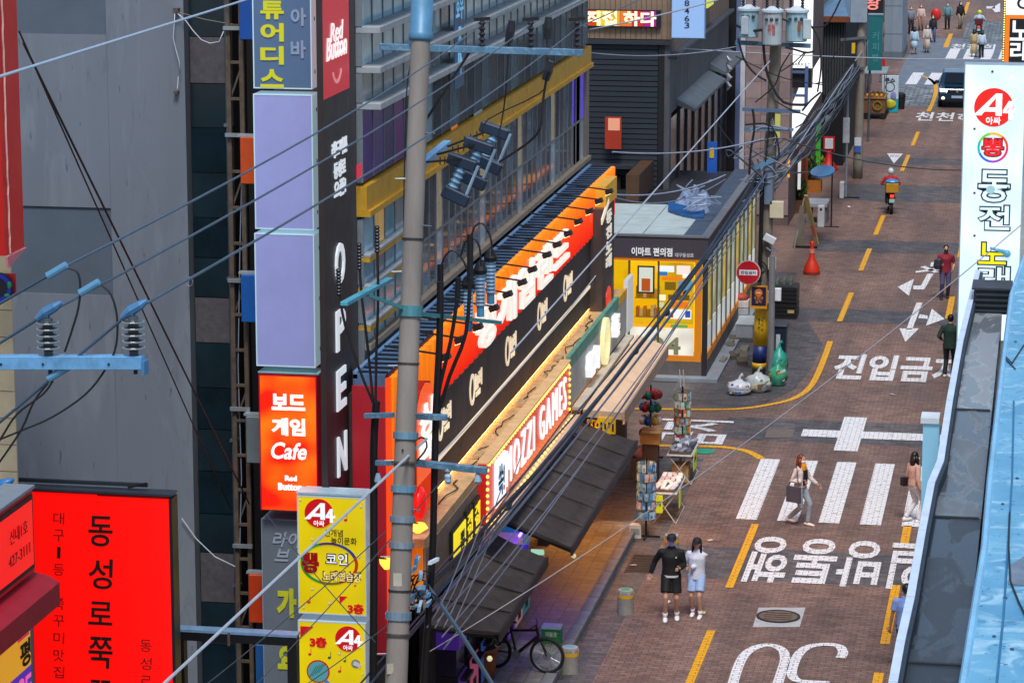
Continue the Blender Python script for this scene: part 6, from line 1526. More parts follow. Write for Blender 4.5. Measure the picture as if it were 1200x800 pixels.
# ---- bundle from the near pole to the second pole
bun = thing('cable_bundle', 'bundle of dark and bluish cables running from the near pole to the transformer pole', 'cable bundle', PY(700, 440, 60))
H2 = PY(891, 208, 82.6); BLC = M('#2f4258', .45, .15, var=.15); BLK2 = M('#1c222c', .5)
starts = [(470, 716, 0, .02, BLC), (478, 744, .2, .022, BLC), (492, 700, .15, .03, BLC), (497, 690, .2, .03, BLK2), (500, 706, .3, .026, BLC), (506, 716, .35, .02, M('#5a667c', .45, .15)), (512, 728, .4, .014, M('#737c90', .45, .15)), (518, 746, .45, .013, M('#737c90', .45, .15)), (430, 806, -.5, .022, BLC), (412, 812, -.8, .018, BLC), (520, 760, .3, .012, M('#6c748a', .45))]
for i, (u, v, d, r, mt) in enumerate(starts):
    e_ = H2 + V((RD.uniform(-.25, .25), RD.uniform(-.4, .4), RD.uniform(-.35, .35))); s_ = PY(u, v, 43.4 + d)
    P = sag(s_, e_, .25 + .12 * (i % 4), 18)
    if r > .024: P = [p + V((0.012 * math.sin(k * 2), 0, .012 * math.cos(k * 2))) for k, p in enumerate(P)]
    MB().tube(P, r, 6).build('cable', mt, bun)
for k in range(9):
    p = PY(478, 722, 43.4).lerp(H2, .12 + .08 * k + RD.uniform(-.02, .02)) - ZA * (.25 + .04 * k); MB().tube([p - (H2 - p).normalized() * .2, p, p + (H2 - p).normalized() * .25], [.02, .05, .02], 6).build('splice', BLK2, bun)
for k in range(4): MB().tube(sag(PY(545 + 22 * k, 640 - 36 * k, 45 + 2.5 * k), PY(500 + 10 * k, 735, 43.4), .12, 8), .01, 5).build('cable', M('#737c90', .45, .15), bun)
# ---- second pole with three transformers
B2 = PZ(889, 441); T2 = PY(916, -70, 82.7); T2.y = B2.y
p2 = pole('transformer_pole', 'concrete pole carrying three pale transformers, its foot wrapped yellow', B2, T2, .19, .15, M('#7c7468', .85, var=.25, scale=2, bump=.2))
Y2_ = B2.y; ax2 = T2 - B2
def on2(v): return B2 + ax2 * ((PY(895, v, Y2_).z - B2.z) / ax2.z)
y2 = lambda u, v, d=0.: PY(u, v, Y2_ + d)
MB().tube_prof(on2(404), [(.205, 0), (.205, on2(361).z - on2(404).z)], 16, ax2.normalized()).build('yellow_wrap', M('#e0b010', .45, var=.12), p2, smooth=True)
MB().tube_prof(on2(424), [(.2, 0), (.2, on2(404.5).z - on2(424).z)], 16, ax2.normalized()).build('blue_wrap', M('#1a2e70', .45), p2, smooth=True); MB().tube_prof(on2(431), [(.203, 0), (.203, on2(424.5).z - on2(431).z)], 16, ax2.normalized()).build('yellow_wrap', M('#e0b010', .45), p2, smooth=True)
text('주의', on2(380) + V((0, -.206, 0)), .16, .5, XA, ZA, M('#806808', .5), p2, 'wrap_lettering', .004)
TRM = M('#adbac0', .4, .1, var=.15); TRB = M('#9cc2d0', .4, .1, var=.15)
for i, (u0, u1, va, vb, mt, d) in enumerate(((865, 890, 12, 44, TRB, -.1), (893, 917, 14, 53, TRM, -.45), (920, 947, 14, 49, TRB, -.1))):
    a, b = y2(u0, va, d), y2(u1, vb, d); c = V(((a.x + b.x) / 2, Y2_ + d, b.z)); r = (b.x - a.x) / 2; h_ = a.z - b.z
    t = thing('transformer', ('left pale blue pole transformer of three', 'middle grey pole transformer with faint red marks', 'right pale blue pole transformer with brown plate')[i], 'transformer', c, 'transformers on the pole')
    MB().lathe(c, [(r * .86, 0), (r * .92, .03), (r * .92, h_ - .03), (r * .98, h_ - .02), (r * .98, h_)], 18).build('tank', mt, t, smooth=False)
    MB().lathe(c + V((0, 0, h_)), [(r * 1.05, .001), (r * 1.05, .06), (r * .5, .14), (.03, .16)], 16).build('lid', M('#c4d4dc', .4), t)
    if i == 1: text('위험', c + V((0, -r * .93, h_ * .5)), .2, .3, XA, ZA, M('#b05858', .5), t, 'warning_lettering', .004)
    else:
        boxpart('side_box', M('#b8c8d0', .4), t, c.x - r * .6 + i * .2, c.x + r * .1 + i * .2, c.y - r * 1.15, c.y - r * .9, c.z + .1, c.z + h_ * .8, bevel=.015)
        if i == 2: boxpart('plate', M('#8a5a38', .5), t, c.x + r * .2, c.x + r * .45, c.y - r * 1.17, c.y - r * 1.152, c.z + .3, c.z + .6)
    for k in (-1, 1): ribbed(c + V((k * r * .5, -.1, h_ + .06)), .3, .06, 4).build('bushing', M('#2a2430', .4), t)
    for k in range(3): MB().ell(c + V((-r * .5 + k * r * .5, -r * .92, h_ * .8)), .05, .06, .05, 7, 5).build('terminal', M('#3a4048', .4), t)
MB().beam(y2(862, 50, .25), y2(950, 54, .25), .12).build('platform_arm', ARM, p2); MB().beam(y2(870, 128, -.25), y2(938, 131, -.25), .1).build('crossarm', M('#5f7898', .5, .3), p2); MB().beam(y2(872, 151, -.25), y2(930, 152, -.25), .08).build('crossarm', ARM, p2); MB().beam(y2(884, 197, -.25), y2(908, 186, -.25), .14).build('crossarm', M('#6088a8', .4), p2)
def bx(nm, u0, v0, u1, v1, c, d=-.28, dep=.16, par=None, lab=None):
    a, b = y2(u0, v0, d), y2(u1, v1, d); return boxpart(nm, M(c, .5, var=.12), par or p2, a.x, b.x, Y2_ + d, Y2_ + d + dep, b.z, a.z, bevel=.012)
bx('junction_box', 902, 236, 918, 256, '#cfc6a8'); bx('yellow_box', 908, 132, 914, 163, '#c8c868'); bx('meter_box', 900, 302, 909, 316, '#d4ccae'); bx('white_box', 898, 341, 906, 356, '#d8dce2'); bx('white_box', 907, 338, 915, 353, '#e0e4ea'); bx('grey_box', 884, 205, 893, 222, '#2c3340'); bx('cable_box', 896, 190, 905, 240, '#6a7c90')
MB().obox(y2(902, 280, -.35), (1, 0, -.5), (.5, 0, 1), (0, -1, 0), .34, .2, .16).build('camera_box', M('#cfd6da', .5), p2, .015); MB().tube([y2(898, 290, -.3), y2(903, 294, -.3), y2(908, 290, -.3), y2(904, 299, -.3)], .03, 6).build('camera_arm', M('#8a94a0', .4), p2)
cab(p2, [y2(893, 205, -.22), y2(892, 260, -.22), y2(890, 330, -.22)], .06, BLACK, 'conduit', 8); cab(p2, [y2(888, 302, -.22), y2(898, 312, -.25), y2(900, 325, -.25), y2(903, 336, -.25)], .02)
b_ = PZ(904, 463); MB().cyl(V((y2(904, 400, -.6).x, Y2_ - .6, 0)), V((y2(905, 300, -.6).x, Y2_ - .6, y2(905, 300, -.6).z)), .09, 10).build('grey_pipe', M('#8a8c90', .5, .3, var=.2), p2)
# no entry disc and the navy notice
t = thing('no_entry_sign', 'round red no-entry sign with white bar of lettering', 'road sign', y2(877, 319, -.5))
c = y2(877, 319, -.5)
disc(c, .345, -YA, .03, 32).build('disc_rim', M('#d8d0d4', .4), t); disc(c + V((0, -.031, 0)), .32, -YA, .012, 32).build('disc_face', M('#c01424', .35, emit=.08, var=.04), t)
boxpart('white_bar', M('#eceef2', .4, emit=.08), t, c.x - .25, c.x + .25, c.y - .05, c.y - .044, c.z - .075, c.z + .075); text('진입금지', c + V((0, -.05, 0)), .42, .09, XA, ZA, M('#2a2a34', .5), t, 'lettering', .004)
MB().beam(c + V((0, .02, .0)), c + V((.45, .35, 0)), .04).build('bracket', STEEL, t)
t = thing('notice_sign', 'small navy notice with yellow rim and orange disc below the no-entry sign', 'sign', y2(889, 348, -.42))
a, b = y2(879.5, 334.5, -.42), y2(899, 362, -.42); boxpart('rim', M('#e09a18', .45), t, a.x, b.x, Y2_ - .42, Y2_ - .38, b.z, a.z); c = y2(889, 347, -.42)
boxpart('navy_face', M('#1c1c48', .4), t, a.x + .035, b.x - .035, Y2_ - .428, Y2_ - .421, b.z + .09, a.z - .035); disc(V((c.x, Y2_ - .4285, c.z + .1)), .11, -YA, .008, 18).build('orange_disc', M('#e0761c', .45), t)
boxpart('dash', M('#f0e0c0', .45), t, c.x - .06, c.x + .06, Y2_ - .442, Y2_ - .437, c.z + .085, c.z + .115); text('주정차\n금지', V((c.x, Y2_ - .4285, c.z - .1)), .26, .2, XA, ZA, M('#d88a2a', .45), t, 'lettering', .006)
# ---- third pole
B3 = PZ(1005, 209); T3 = V((B3.x + .02, B3.y, PY(1005, -50, B3.y).z)); Y3 = B3.y
p3 = pole('lamp_pole', 'straight concrete pole with a pale notice and grey top box beyond the cone', B3, T3, .2, .16, M('#8a8478', .85, var=.2, scale=2))
y3 = lambda u, v, d=0.: PY(u, v, Y3 + d)
a, b = y3(997, -10, -.3), y3(1016, 27, -.3); boxpart('top_box', M('#9aacbc', .4, .2), p3, a.x, b.x, Y3 - .35, Y3 - .16, b.z, a.z, bevel=.02)
a, b = y3(1001.5, 161, -.22), y3(1009, 171, -.22); boxpart('notice', M('#d4dce4', .5), p3, a.x, b.x, Y3 - .23, Y3 - .205, b.z, a.z); boxpart('blue_strip', M('#3f68b0', .5), p3, a.x, b.x, Y3 - .23, Y3 - .205, y3(1005, 178).z, b.z - .004)
boxpart('yellow_tab', YEL, p3, y3(998, 60, -.3).x, y3(1002, 60, -.3).x, Y3 - .3, Y3 - .2, y3(998, 62).z, y3(998, 50).z)
MB().beam(y3(985, 47, -.2), y3(1016, 44, -.2), .1).build('crossarm', STEEL, p3); MB().beam(y3(992, 82, -.2), y3(1012, 80, -.2), .12).build('crossarm', STEEL, p3)
t = bun2 = thing('cable_bundle', 'thick tangled grey cable bundle sweeping from the transformer pole up to the far lamp pole', 'cable bundle', PY(950, 130, 100))
E3 = y3(1003, 82, -.1); rr = random.Random(8)
for i in range(15):
    a = H2 + V((rr.uniform(-.1, .5), 0, rr.uniform(-.5, .4))); b = E3 + V((rr.uniform(-.25, .25), 0, rr.uniform(-.35, .25)))
    P = sag(a, b, rr.uniform(.1, .8), 16); P = [p + V((rr.uniform(-.05, .05), 0, rr.uniform(-.05, .05))) for p in P]
    MB().tube(P, rr.choice((.015, .025, .035, .018)), 5).build('cable', M(rr.choice(('#3c434e', '#606a78', '#4c5448', '#2a3038', '#6c726c')), .5), t)
t = thing('cable_tangle', 'loose tangle of thin cables looping between the transformers and the far pole', 'cable tangle', y2(930, 110))
def tang(pts, r, c='#1c2026', Y=Y2_ - .3): cab(t, [PY(u, v, Y) for u, v in pts], r, M(c, .5))
for pts, r in (([(862, 30), (880, 36), (898, 34), (910, 24)], .04), ([(865, 45), (872, 70), (884, 86), (898, 95)], .03), ([(894, 36), (896, 70), (902, 95), (918, 120), (945, 123)], .04), ([(905, 16), (920, 24), (945, 31), (965, 31), (975, 20), (985, 0)], .025), ([(920, 56), (930, 58), (945, 62), (955, 60)], .03), ([(882, 128), (884, 150), (880, 175), (878, 205)], .035), ([(902, 138), (900, 160), (897, 190)], .03), ([(926, 62), (915, 80), (908, 100), (885, 120)], .02), ([(950, 30), (960, 48), (962, 80), (958, 108)], .025),
               ([(935, 75), (945, 60), (930, 74), (915, 84)], .018), ([(862, 66), (890, 80), (920, 92), (955, 98), (975, 92)], .015), ([(955, 98), (975, 99), (990, 84), (1002, 72)], .018), ([(965, 80), (980, 74), (998, 70)], .012), ([(1000, 30), (985, 55), (975, 70), (966, 96)], .012), ([(908, 118), (925, 128), (948, 138), (932, 150)], .02), ([(940, 130), (950, 118), (962, 108)], .03)):
    tang(pts, r)
for k in range(12):
    u, v = 870 + rr.uniform(-10, 40), 165 + rr.uniform(-20, 45); pts = [(u + rr.uniform(-26, 26) , v + rr.uniform(-24, 30)) for _ in range(4)]; tang(pts, rr.uniform(.012, .03), rr.choice(('#1c2026', '#4a5868', '#8a98b0', '#2a3240')))
for k in range(6):
    u, v = 800 + rr.uniform(0, 30), 215 + rr.uniform(0, 30); tang([(u + rr.uniform(-20, 20), v + rr.uniform(-14, 14)) for _ in range(4)] , .02, rr.choice(('#a8b8d8', '#8090a8')), 86)
# wires across the street
for i, (a, b, dp, r, c, l) in enumerate((((690, 62, 76), (862, 55, 82), .15, .016, '#8c94a4', 'thin wire level across the ribbed black shutter'), ((800, 57, 92), (1190, 70, 100), .1, .018, '#a4acb8', 'thin pale wire spanning the street above the parked car'), ((905, 158, 83), (1190, 195, 95), .45, .02, '#50545c', 'dark wire spanning the street at the yield triangle'), ((718, 178, 73), (905, 160, 83), .2, .02, '#9aa6bc', 'pale wire from the fins to the transformer pole'),
                                         ((722, 228, 73), (850, 205, 83), .2, .02, '#98a4bc', 'upper pale wire over the store roof'), ((722, 232, 73), (850, 210, 83), .35, .016, '#7a86a0', 'lower sagging wire over the store roof'), ((905, 215, 83), (1010, 60, 123), .0, .02, '#98a0b4', 'straight pale wire under the thick tangled bundle'), ((690, 35, 73), (905, -20, 83), .1, .02, '#a0a8b4', 'pale wire before the rainbow sign'))):
    wire(l, [PY(*a), PY(*b)], r, M(c, .5), 'span_wire', dp, 'thin wires over the street')

# ================================================================== STALLS, BOLLARDS, BICYCLE, BAGS
def bollard(label, u, v, top, band_):
    c = PZ(u, v); t = thing('bollard', label, 'bollard', c, 'round concrete bollards')
    MB().lathe(c, [(.165, 0), (.165, .47), (.15, .5)], 20).build('body', M('#8d8a84', .85, var=.25, scale=5, bump=.2), t)
    MB().lathe(c + V((0, 0, .5)), [(.15, .0005), (.15, .004), (.11, .006)], 20).build('rim', M('#a8a8a4', .7), t); MB().lathe(c + V((0, 0, .506)), [(.105, 0), (.1, .006)], 18).build('top_disc', M(top, .6, var=.15), t)
    MB().lathe(c + V((0, 0, .34)), [(.169, 0), (.169, .07)], 20).build('yellow_band', M('#d8a41c', .55, var=.2), t)
    for k in range(6):
        a = k * math.pi / 3; MB().obox(c + V((math.cos(a) * .165, math.sin(a) * .165, .44)), (-math.sin(a), math.cos(a), 0), ZA, (math.cos(a), math.sin(a), 0), .04, .05, .01).build('reflector', M('#b8b4a8', .4), t)
bollard('concrete bollard with green top and yellow band standing clear at the kerb', 733, 718, '#3c9a62', 1)
bollard('grey-topped bollard directly behind the man in black', 787, 652, '#54606c', 1)
bollard('pale-topped bollard behind the bicycle wheel', 668, 787, '#7fa0b8', 1)
# crate on the forecourt
c = PZ(647, 752, .15); t = thing('plastic_crate', 'small green plastic crate with white top on the forecourt', 'crate', c)
s_ = .37; G_ = M('#1d8a3c', .5, var=.15)
for k in range(4): boxpart('crate_band', G_, t, c.x - s_ / 2, c.x + s_ / 2, c.y - .13, c.y + .13, .152 + k * .075, .152 + k * .075 + .06)
boxpart('liner', M('#d8e4dc', .6), t, c.x - s_ / 2 + .02, c.x + s_ / 2 - .02, c.y - .11, c.y + .11, .155, .45); boxpart('white_top', M('#c8dcea', .5), t, c.x - s_ / 2 - .004, c.x + s_ / 2 + .004, c.y - .134, c.y + .134, .452, .50)
text('재활용', c + V((0, -.131, .2)), .24, .1, XA, ZA, M('#cfe8d4', .5), t, 'lettering', .004)
# pots
for i, (u, v, r, h_, col, l) in enumerate(((567, 795, .26, .62, '#a05a28', 'terracotta pot'), (543, 795, .2, .72, '#b88a20', 'tall yellow glazed pot'))):
    c = PZ(u, v, .15); t = thing('plant_pot', l + ' under the near canopy ' + ('behind the bicycle' if i == 0 else 'left of the terracotta one'), 'pot', c)
    pr = [(r * .72, 0), (r * .9, h_ * .5), (r, h_ * .92), (r * 1.08, h_ * .93), (r * 1.08, h_)] if i == 0 else [(r * .9, 0), (r * .95, h_ * .3), (r * .7, h_ * .55), (r * 1.0, h_ * .9), (r, h_)]
    MB().lathe(c, pr, 18).build('vessel', M(col, .5, var=.2), t, smooth=True); MB().lathe(c + V((0, 0, h_)), [(r * .9, .002), (r * .88, .01)], 14).build('soil', M('#221a14', .9), t)
c = PZ(567, 795, .15); shrub('leafy dark green shrub growing in the terracotta pot', c + V((0, 0, .6)), .42, .9, ('#2c5226', '#3c6a30', '#1c3a1c'), 'potted plants', 320, 21)
c = PZ(543, 795, .15); shrub('small plant with red flowers in the yellow pot', c + V((0, 0, .7)), .22, .45, ('#2c4a22', '#b01c1c', '#24401e'), 'potted plants', 90, 22)

# bicycle leaning at the forecourt edge
c = PZ(641, 797, .0); R_ = .345
t = thing('bicycle', 'dark bicycle with white frame lettering parked beside the pots', 'bicycle', V((c.x - .5, c.y, .15)))
FRM = M('#1b1d22', .35, .2); SIL = M('#9aa0a6', .3, .8)
hubF = V((c.x, c.y, .15 + R_)); hubR = V((c.x - 1.05, c.y + .18, .15 + R_)); dr_ = (hubF - hubR).normalized()
for nm, h_ in (('front', hubF), ('rear', hubR)):
    w_ = MB().tube([h_ + dr_ * math.cos(a) * (R_ - .022) + ZA * math.sin(a) * (R_ - .022) for a in [i * math.pi / 16 for i in range(33)]], .03, 7, False).build('wheel', RUBBER, t, smooth=True)
    MB().tube([h_ + dr_ * math.cos(a) * (R_ - .05) + ZA * math.sin(a) * (R_ - .05) for a in [i * math.pi / 16 for i in range(33)]], .012, 5, False).build('rim', SIL, w_)
    sp = MB()
    for k in range(16): a = k * math.pi / 8; sp.tube([h_ + YA * .02 * (-1) ** k, h_ + dr_ * math.cos(a) * (R_ - .05) + ZA * math.sin(a) * (R_ - .05)], .003, 4)
    sp.build('spokes', SIL, w_); MB().cyl(h_ - YA * .05, h_ + YA * .05, .025, 8).build('hub', SIL, w_); MB().cyl(h_ - YA * .045, h_ - YA * .04, .08, 12).build('brake_disc', SIL, w_)
bbk = hubR.lerp(hubF, .42) - ZA * .03; seat = hubR.lerp(hubF, .3) + ZA * .5; head = hubR.lerp(hubF, .8) + ZA * .48; headl = head + dr_ * .04 - ZA * .12
fr = MB()
for a, b, r in ((bbk, seat, .024), (seat - ZA * .08, head, .025), (bbk, headl, .034), (hubR, bbk, .016), (hubR, seat - ZA * .1, .016), (headl, head + ZA * .06, .028)): fr.tube([a, b], r, 8)
fr.build('frame', FRM, t); MB().tube([headl, hubF - YA * .05], .016, 7).tube([headl, hubF + YA * .05], .016, 7).build('fork', FRM, t)
MB().beam(bbk.lerp(headl, .3) - YA * .026, bbk.lerp(headl, .75) - YA * .026, .004, .03).build('frame_lettering', WHITE, t)
MB().loft([(seat + ZA * .09 - dr_ * .13, .07, .03, YA, ZA), (seat + ZA * .1, .05, .03, YA, ZA), (seat + ZA * .09 + dr_ * .13, .02, .02, YA, ZA)], 8).build('saddle', BLACK, t); MB().cyl(seat, seat + ZA * .09, .014, 6).build('seat_post', SIL, t)
hb = head + ZA * .12; MB().tube([hb - YA * .3 - dr_ * .06, hb - YA * .1, hb, hb + YA * .1, hb + YA * .3 - dr_ * .06], .013, 6).build('handlebar', BLACK, t); MB().cyl(head, hb, .016, 6).build('stem', FRM, t)
cr = MB().cyl(bbk - YA * .04, bbk - YA * .035, .09, 14).build('chainring', SIL, t); MB().beam(bbk - YA * .06, bbk - YA * .06 + V((.1, 0, -.13)), .02).build('crank', SIL, cr); MB().beam(bbk + YA * .06, bbk + YA * .06 + V((-.1, 0, .13)), .02).build('crank', SIL, cr)

# rotating display racks
def rack(label, u, v, h_, kind, seed, tiers):
    rr = random.Random(seed); c = PZ(u, v); t = thing('display_rack', label, 'display rack', c, 'rotating display racks at the kerb')
    MB().cyl(c + V((0, 0, .02)), c + V((0, 0, h_)), .022, 8).build('pole', BLACK, t)
    for a in (0, math.pi / 2): MB().beam(c + V((-.32 * math.cos(a), -.32 * math.sin(a), .025)), c + V((.32 * math.cos(a), .32 * math.sin(a), .025)), .04).build('foot', BLACK, t)
    cols = {'ball': ('#c01a1c', '#d8a820', '#0f6a50', '#d04018', '#e0d0c8', '#1a4a8a', '#a01420'), 'card': ('#dfe6e8', '#c8d4d0', '#e08a30', '#c03a2a', '#8fb8c8', '#e8e0c8', '#58a070'), 'blue': ('#5f9cc8', '#a8c8dc', '#3f78b0', '#d0dce4', '#6f8fb0', '#e0b8b0', '#8ab0c0')}[kind]
    for k in range(tiers):
        z = h_ - .14 - k * (h_ - .55) / tiers
        ring(c + V((0, 0, z)), .19, .2, XA, YA, .012, ZA, seg=16).build('tier_ring', SIL, t)
        n_ = 7 if kind == 'ball' else 11
        for j in range(n_):
            a = 2 * math.pi * (j + .5 * (k % 2)) / n_; d = V((math.cos(a), math.sin(a), 0)); p = c + d * (.19 if kind != 'ball' else .2) + V((0, 0, z - .1))
            col = M(rr.choice(cols), .45, var=.25, scale=14)
            if kind == 'ball': MB().ell(p, .1, .1, .115, 9, 6).build('plush_ball', col, t, smooth=True)
            else:
                u_ = V((-d.y, d.x, 0)); q = MB(); q.obox(p + d * .01, u_, ZA, d, .085, .17, .03); o = q.build('packet', col, t)
                MB().obox(p + d * .028 + V((0, 0, -.02)), u_, ZA, d, .05, .07, .008).build('packet_print', M(rr.choice(cols), .5), o)
    return t
rack('rack hung with red, yellow and green round plush balls by the alley', 762, 536, 1.86, 'ball', 2, 4)
rack('rack of pale and orange carded packets behind the folding table', 799, 536, 1.82, 'card', 3, 6)
t = rack('nearest rack of blue phone-case packets with a white foot box', 757, 629, 1.86, 'blue', 4, 6)
for dx in (-.03, .06): MB().cyl(PZ(798, 536) + V((dx, 0, 1.8)), PZ(798, 536) + V((dx - .03, 0, 2.25)), .012, 5).build('spindle', M('#d8d4c8', .5), bpy.data.objects['display_rack.001'])
c = PZ(745, 629); o = boxpart('foot_box', M('#cfd2cc', .6), t, c.x - .13, c.x + .13, c.y - .1, c.y + .15, 0, .3); boxpart('foot_print', M('#8f9a9a', .6), o, c.x - .1, c.x + .1, c.y - .106, c.y - .101, .08, .22)
# folding tables with goods
def ftable(label, u, v, w_, d_, seed, goods, group='folding tables at the kerb'):
    c = PZ(u, v); rr = random.Random(seed); t = thing('folding_table', label, 'table', c, group)
    LG = M('#d4ccc0', .4, .3)
    boxpart('table_top', M('#c4c4c6', .5), t, c.x - w_ / 2, c.x + w_ / 2, c.y - d_ / 2, c.y + d_ / 2, .71, .74, bevel=.006)
    for sy in (-1, 1):
        y = c.y + sy * (d_ / 2 - .06)
        MB().tube([(c.x - w_ / 2 + .05, y, .7), (c.x + w_ / 2 - .02, y, .02)], .015, 6).build('leg', LG, t); MB().tube([(c.x + w_ / 2 - .05, y + .03, .7), (c.x - w_ / 2 + .02, y + .03, .02)], .015, 6).build('leg', LG, t)
    MB().tube([(c.x + w_ / 2 - .02, c.y - d_ / 2 + .06, .03), (c.x + w_ / 2 - .02, c.y + d_ / 2 - .06, .03)], .015, 6).build('crossbar', LG, t)
    return t, c
def goods(c, w_, d_, n, cols, seed, label, nm='goods_packet'):
    rr = random.Random(seed); t = thing('goods_tray', label, 'tray of goods', c + V((0, 0, .742)))
    boxpart('tray', M('#5a5048', .6), t, c.x - w_ / 2, c.x + w_ / 2, c.y - d_ / 2, c.y + d_ / 2, .742, .79)
    nx = int(n ** .5 + .5)
    for i in range(nx):
        for j in range(nx):
            x = c.x - w_ / 2 + (i + .5) * w_ / nx; y = c.y - d_ / 2 + (j + .5) * d_ / nx; a = rr.uniform(-.5, .5)
            MB().obox((x, y, .82 + rr.uniform(0, .02)), (math.cos(a), math.sin(a), rr.uniform(-.1, .1)), (-math.sin(a), math.cos(a), .1), ZA, w_ / nx * .85, d_ / nx * .8, .05).build(nm, M(rr.choice(cols), .5, var=.2), t, .01)
t, c = ftable('folding table with black and white packets and a lime price card', 800, 560, .62, 1.5, 5, None)
goods(c, .54, 1.3, 16, ('#c8ccd4', '#3a3c44', '#8f98a8', '#dfe0e4', '#585a64'), 6, 'tray of black and white packets on the far folding table')
boxpart('price_card', M('#c8dc1c', .5, emit=.06), t, c.x + .312, c.x + .325, c.y - .5, c.y + .1, .3, .72); text('1,000', V((c.x + .326, c.y - .2, .55)), .4, .14, YA, ZA, DARK, t, 'lettering', .003, .02, .001)
boxpart('carton', M('#a88a5a', .7), t, c.x - .2, c.x + .2, c.y - .55, c.y - .1, .02, .45)
t, c = ftable('nearer folding table with pale goods and hanging yellow cards', 784, 604, .56, 1.7, 7, None)
goods(c, .5, 1.5, 16, ('#e4e2e4', '#d0d0d8', '#e8e0dc', '#c8b8bc', '#f0eeee'), 8, 'tray of whitish goods on the nearer folding table')
for dx, y0, z0 in ((-.24, -.86, .22), (.285, -.3, .3)):
    if dx < 0: boxpart('price_card', M('#d4dc20', .5, emit=.06), t, c.x + dx - .05, c.x + dx + .2, c.y - .875, c.y - .862, .28, .7); text('3개', V((c.x + dx + .07, c.y - .876, .5)), .18, .12, XA, ZA, DARK, t, 'lettering', .003, .02, .001)
    else: boxpart('price_card', M('#d4dc20', .5, emit=.06), t, c.x + dx, c.x + dx + .012, c.y - .5, c.y - .15, .32, .72)
def carton(nm, label, cat, u0, v0, u1, v1, Y, c_, dep=.3, z0=None):
    a, b = PY(u0, v0, Y), PY(u1, v1, Y); t = thing(nm, label, cat, V(((a.x + b.x) / 2, Y, b.z)))
    return t, a, b
t, a, b = carton('cardboard_box', 'open cardboard box on a stand below the plush balls', 'box', 750, 508, 773, 521, 69.5, 0)
boxpart('box_body', M('#b58d58', .8, var=.15), t, a.x, b.x, 69.5, 69.9, b.z, a.z); 
for s in (-1, 1): MB().obox(((a.x + b.x) / 2, 69.7 + s * .26, a.z + .03), XA, V((0, 1, .3 * s)), V((0, -.3 * s, 1)), b.x - a.x, .14, .01).build('flap', M('#a87f4c', .8), t)
boxpart('stand', M('#4a3a30', .7), t, a.x + .05, b.x - .05, 69.55, 69.85, 0, b.z - .002); 
c = PZ(752, 560); t = thing('lilac_bundle', 'lilac wrapped bundle resting on a low box beside the blue rack', 'bundle', c)
boxpart('low_box', M('#5a5058', .7), t, c.x - .25, c.x + .2, c.y - .2, c.y + .3, 0, .55); MB().ell(c + V((0, 0, .66)), .28, .26, .17, 10, 6).build('wrap', M('#b89cc8', .6, var=.25, scale=8), t, smooth=True)
c = PZ(766, 560); t = thing('red_canister', 'red cylinder standing between the cardboard box and pale table', 'canister', c)
MB().lathe(c, [(.1, 0), (.11, .02), (.11, .5), (.06, .58), (.03, .62)], 12).build('body', M('#c42a1c', .4), t, smooth=False); MB().beam(c + V((-.02, 0, .62)), c + V((.12, 0, .66)), .04).build('handle', BLACK, t)
# rubbish bags by the pole
def bag(label, u, v, rx, rz, col, seed, tie=True):
    c = PZ(u, v); rr = random.Random(seed); t = thing('rubbish_bag', label, 'rubbish bag', c, 'rubbish bags by the transformer pole')
    m = MB(); n, nv = 16, 9; rings = []
    vs, fs = [], []
    for i in range(nv + 1):
        f_ = i / nv; rad = rx * (math.sin(math.pi * min(1, .12 + f_ * .8)) ** .6) * (1 if f_ < .85 else .5)
        for j in range(n): a = 2 * math.pi * j / n; q = 1 + rr.uniform(-.13, .13); vs.append(c + V((math.cos(a) * rad * q, math.sin(a) * rad * q * .9, rz * f_ * rr.uniform(.93, 1.05))))
    for i in range(nv):
        for j in range(n): k = (j + 1) % n; fs.append((i * n + j, i * n + k, (i + 1) * n + k, (i + 1) * n + j))
    fs += [tuple(range(n))[::-1], tuple(nv * n + j for j in range(n))]
    m.add(vs, fs); b_ = m.build('sack', M(col, .3, var=.35, scale=6), t, smooth=True)
    for k in range(9):
        a = rr.uniform(3.4, 6.0); z = rr.uniform(.2, .75) * rz; p = c + V((math.cos(a) * rx * .93, math.sin(a) * rx * .85, z)); MB().obox(p, V((-math.sin(a), math.cos(a), .3)), ZA, V((math.cos(a), math.sin(a), .2)), rr.uniform(.06, .14), rr.uniform(.05, .1), .02).build('contents', M(rr.choice(('#2a66b0', '#d0a830', '#c8ccd0', '#8a5030', '#e0e0e0', '#5a8a4a')), .5), b_)
    MB().tube([c + V((0, 0, rz * .97)), c + V((.03, 0, rz + .1)), c + V((.1, .02, rz + .14))], [.05, .03, .06], 6).build('tie', M(col, .4), t)
bag('low white rubbish bag with blue and yellow waste, leftmost of the heap', 866, 462, .34, .42, '#d4dae2', 1)
bag('bulging grey-white rubbish bag in front of the yellow pole wrap', 888, 459, .36, .55, '#b8c0c0', 2)
bag('tall green rubbish bag right of the pole', 911, 452, .26, .62, '#3f9a78', 3)
bag('tall turquoise plastic bag behind the green rubbish bag', 912, 446, .27, .98, '#2f9a8a', 6)
c = PZ(912, 432); t = thing('wheeled_bin', 'dark blue-black wheeled bin behind the transformer pole', 'bin', c)
MB().hull([V((c.x + x, c.y + y, .06)) for x, y in ((-.2, -.2), (.2, -.2), (.2, .25), (-.2, .25))], [V((c.x + x * 1.2, c.y + y * 1.2, 1.25)) for x, y in ((-.2, -.2), (.2, -.2), (.2, .25), (-.2, .25))]).build('body', M('#16283c', .4, var=.15), t)
boxpart('lid', M('#1c2e40', .4), t, c.x - .26, c.x + .26, c.y - .27, c.y + .34, 1.252, 1.31, bevel=.015); 
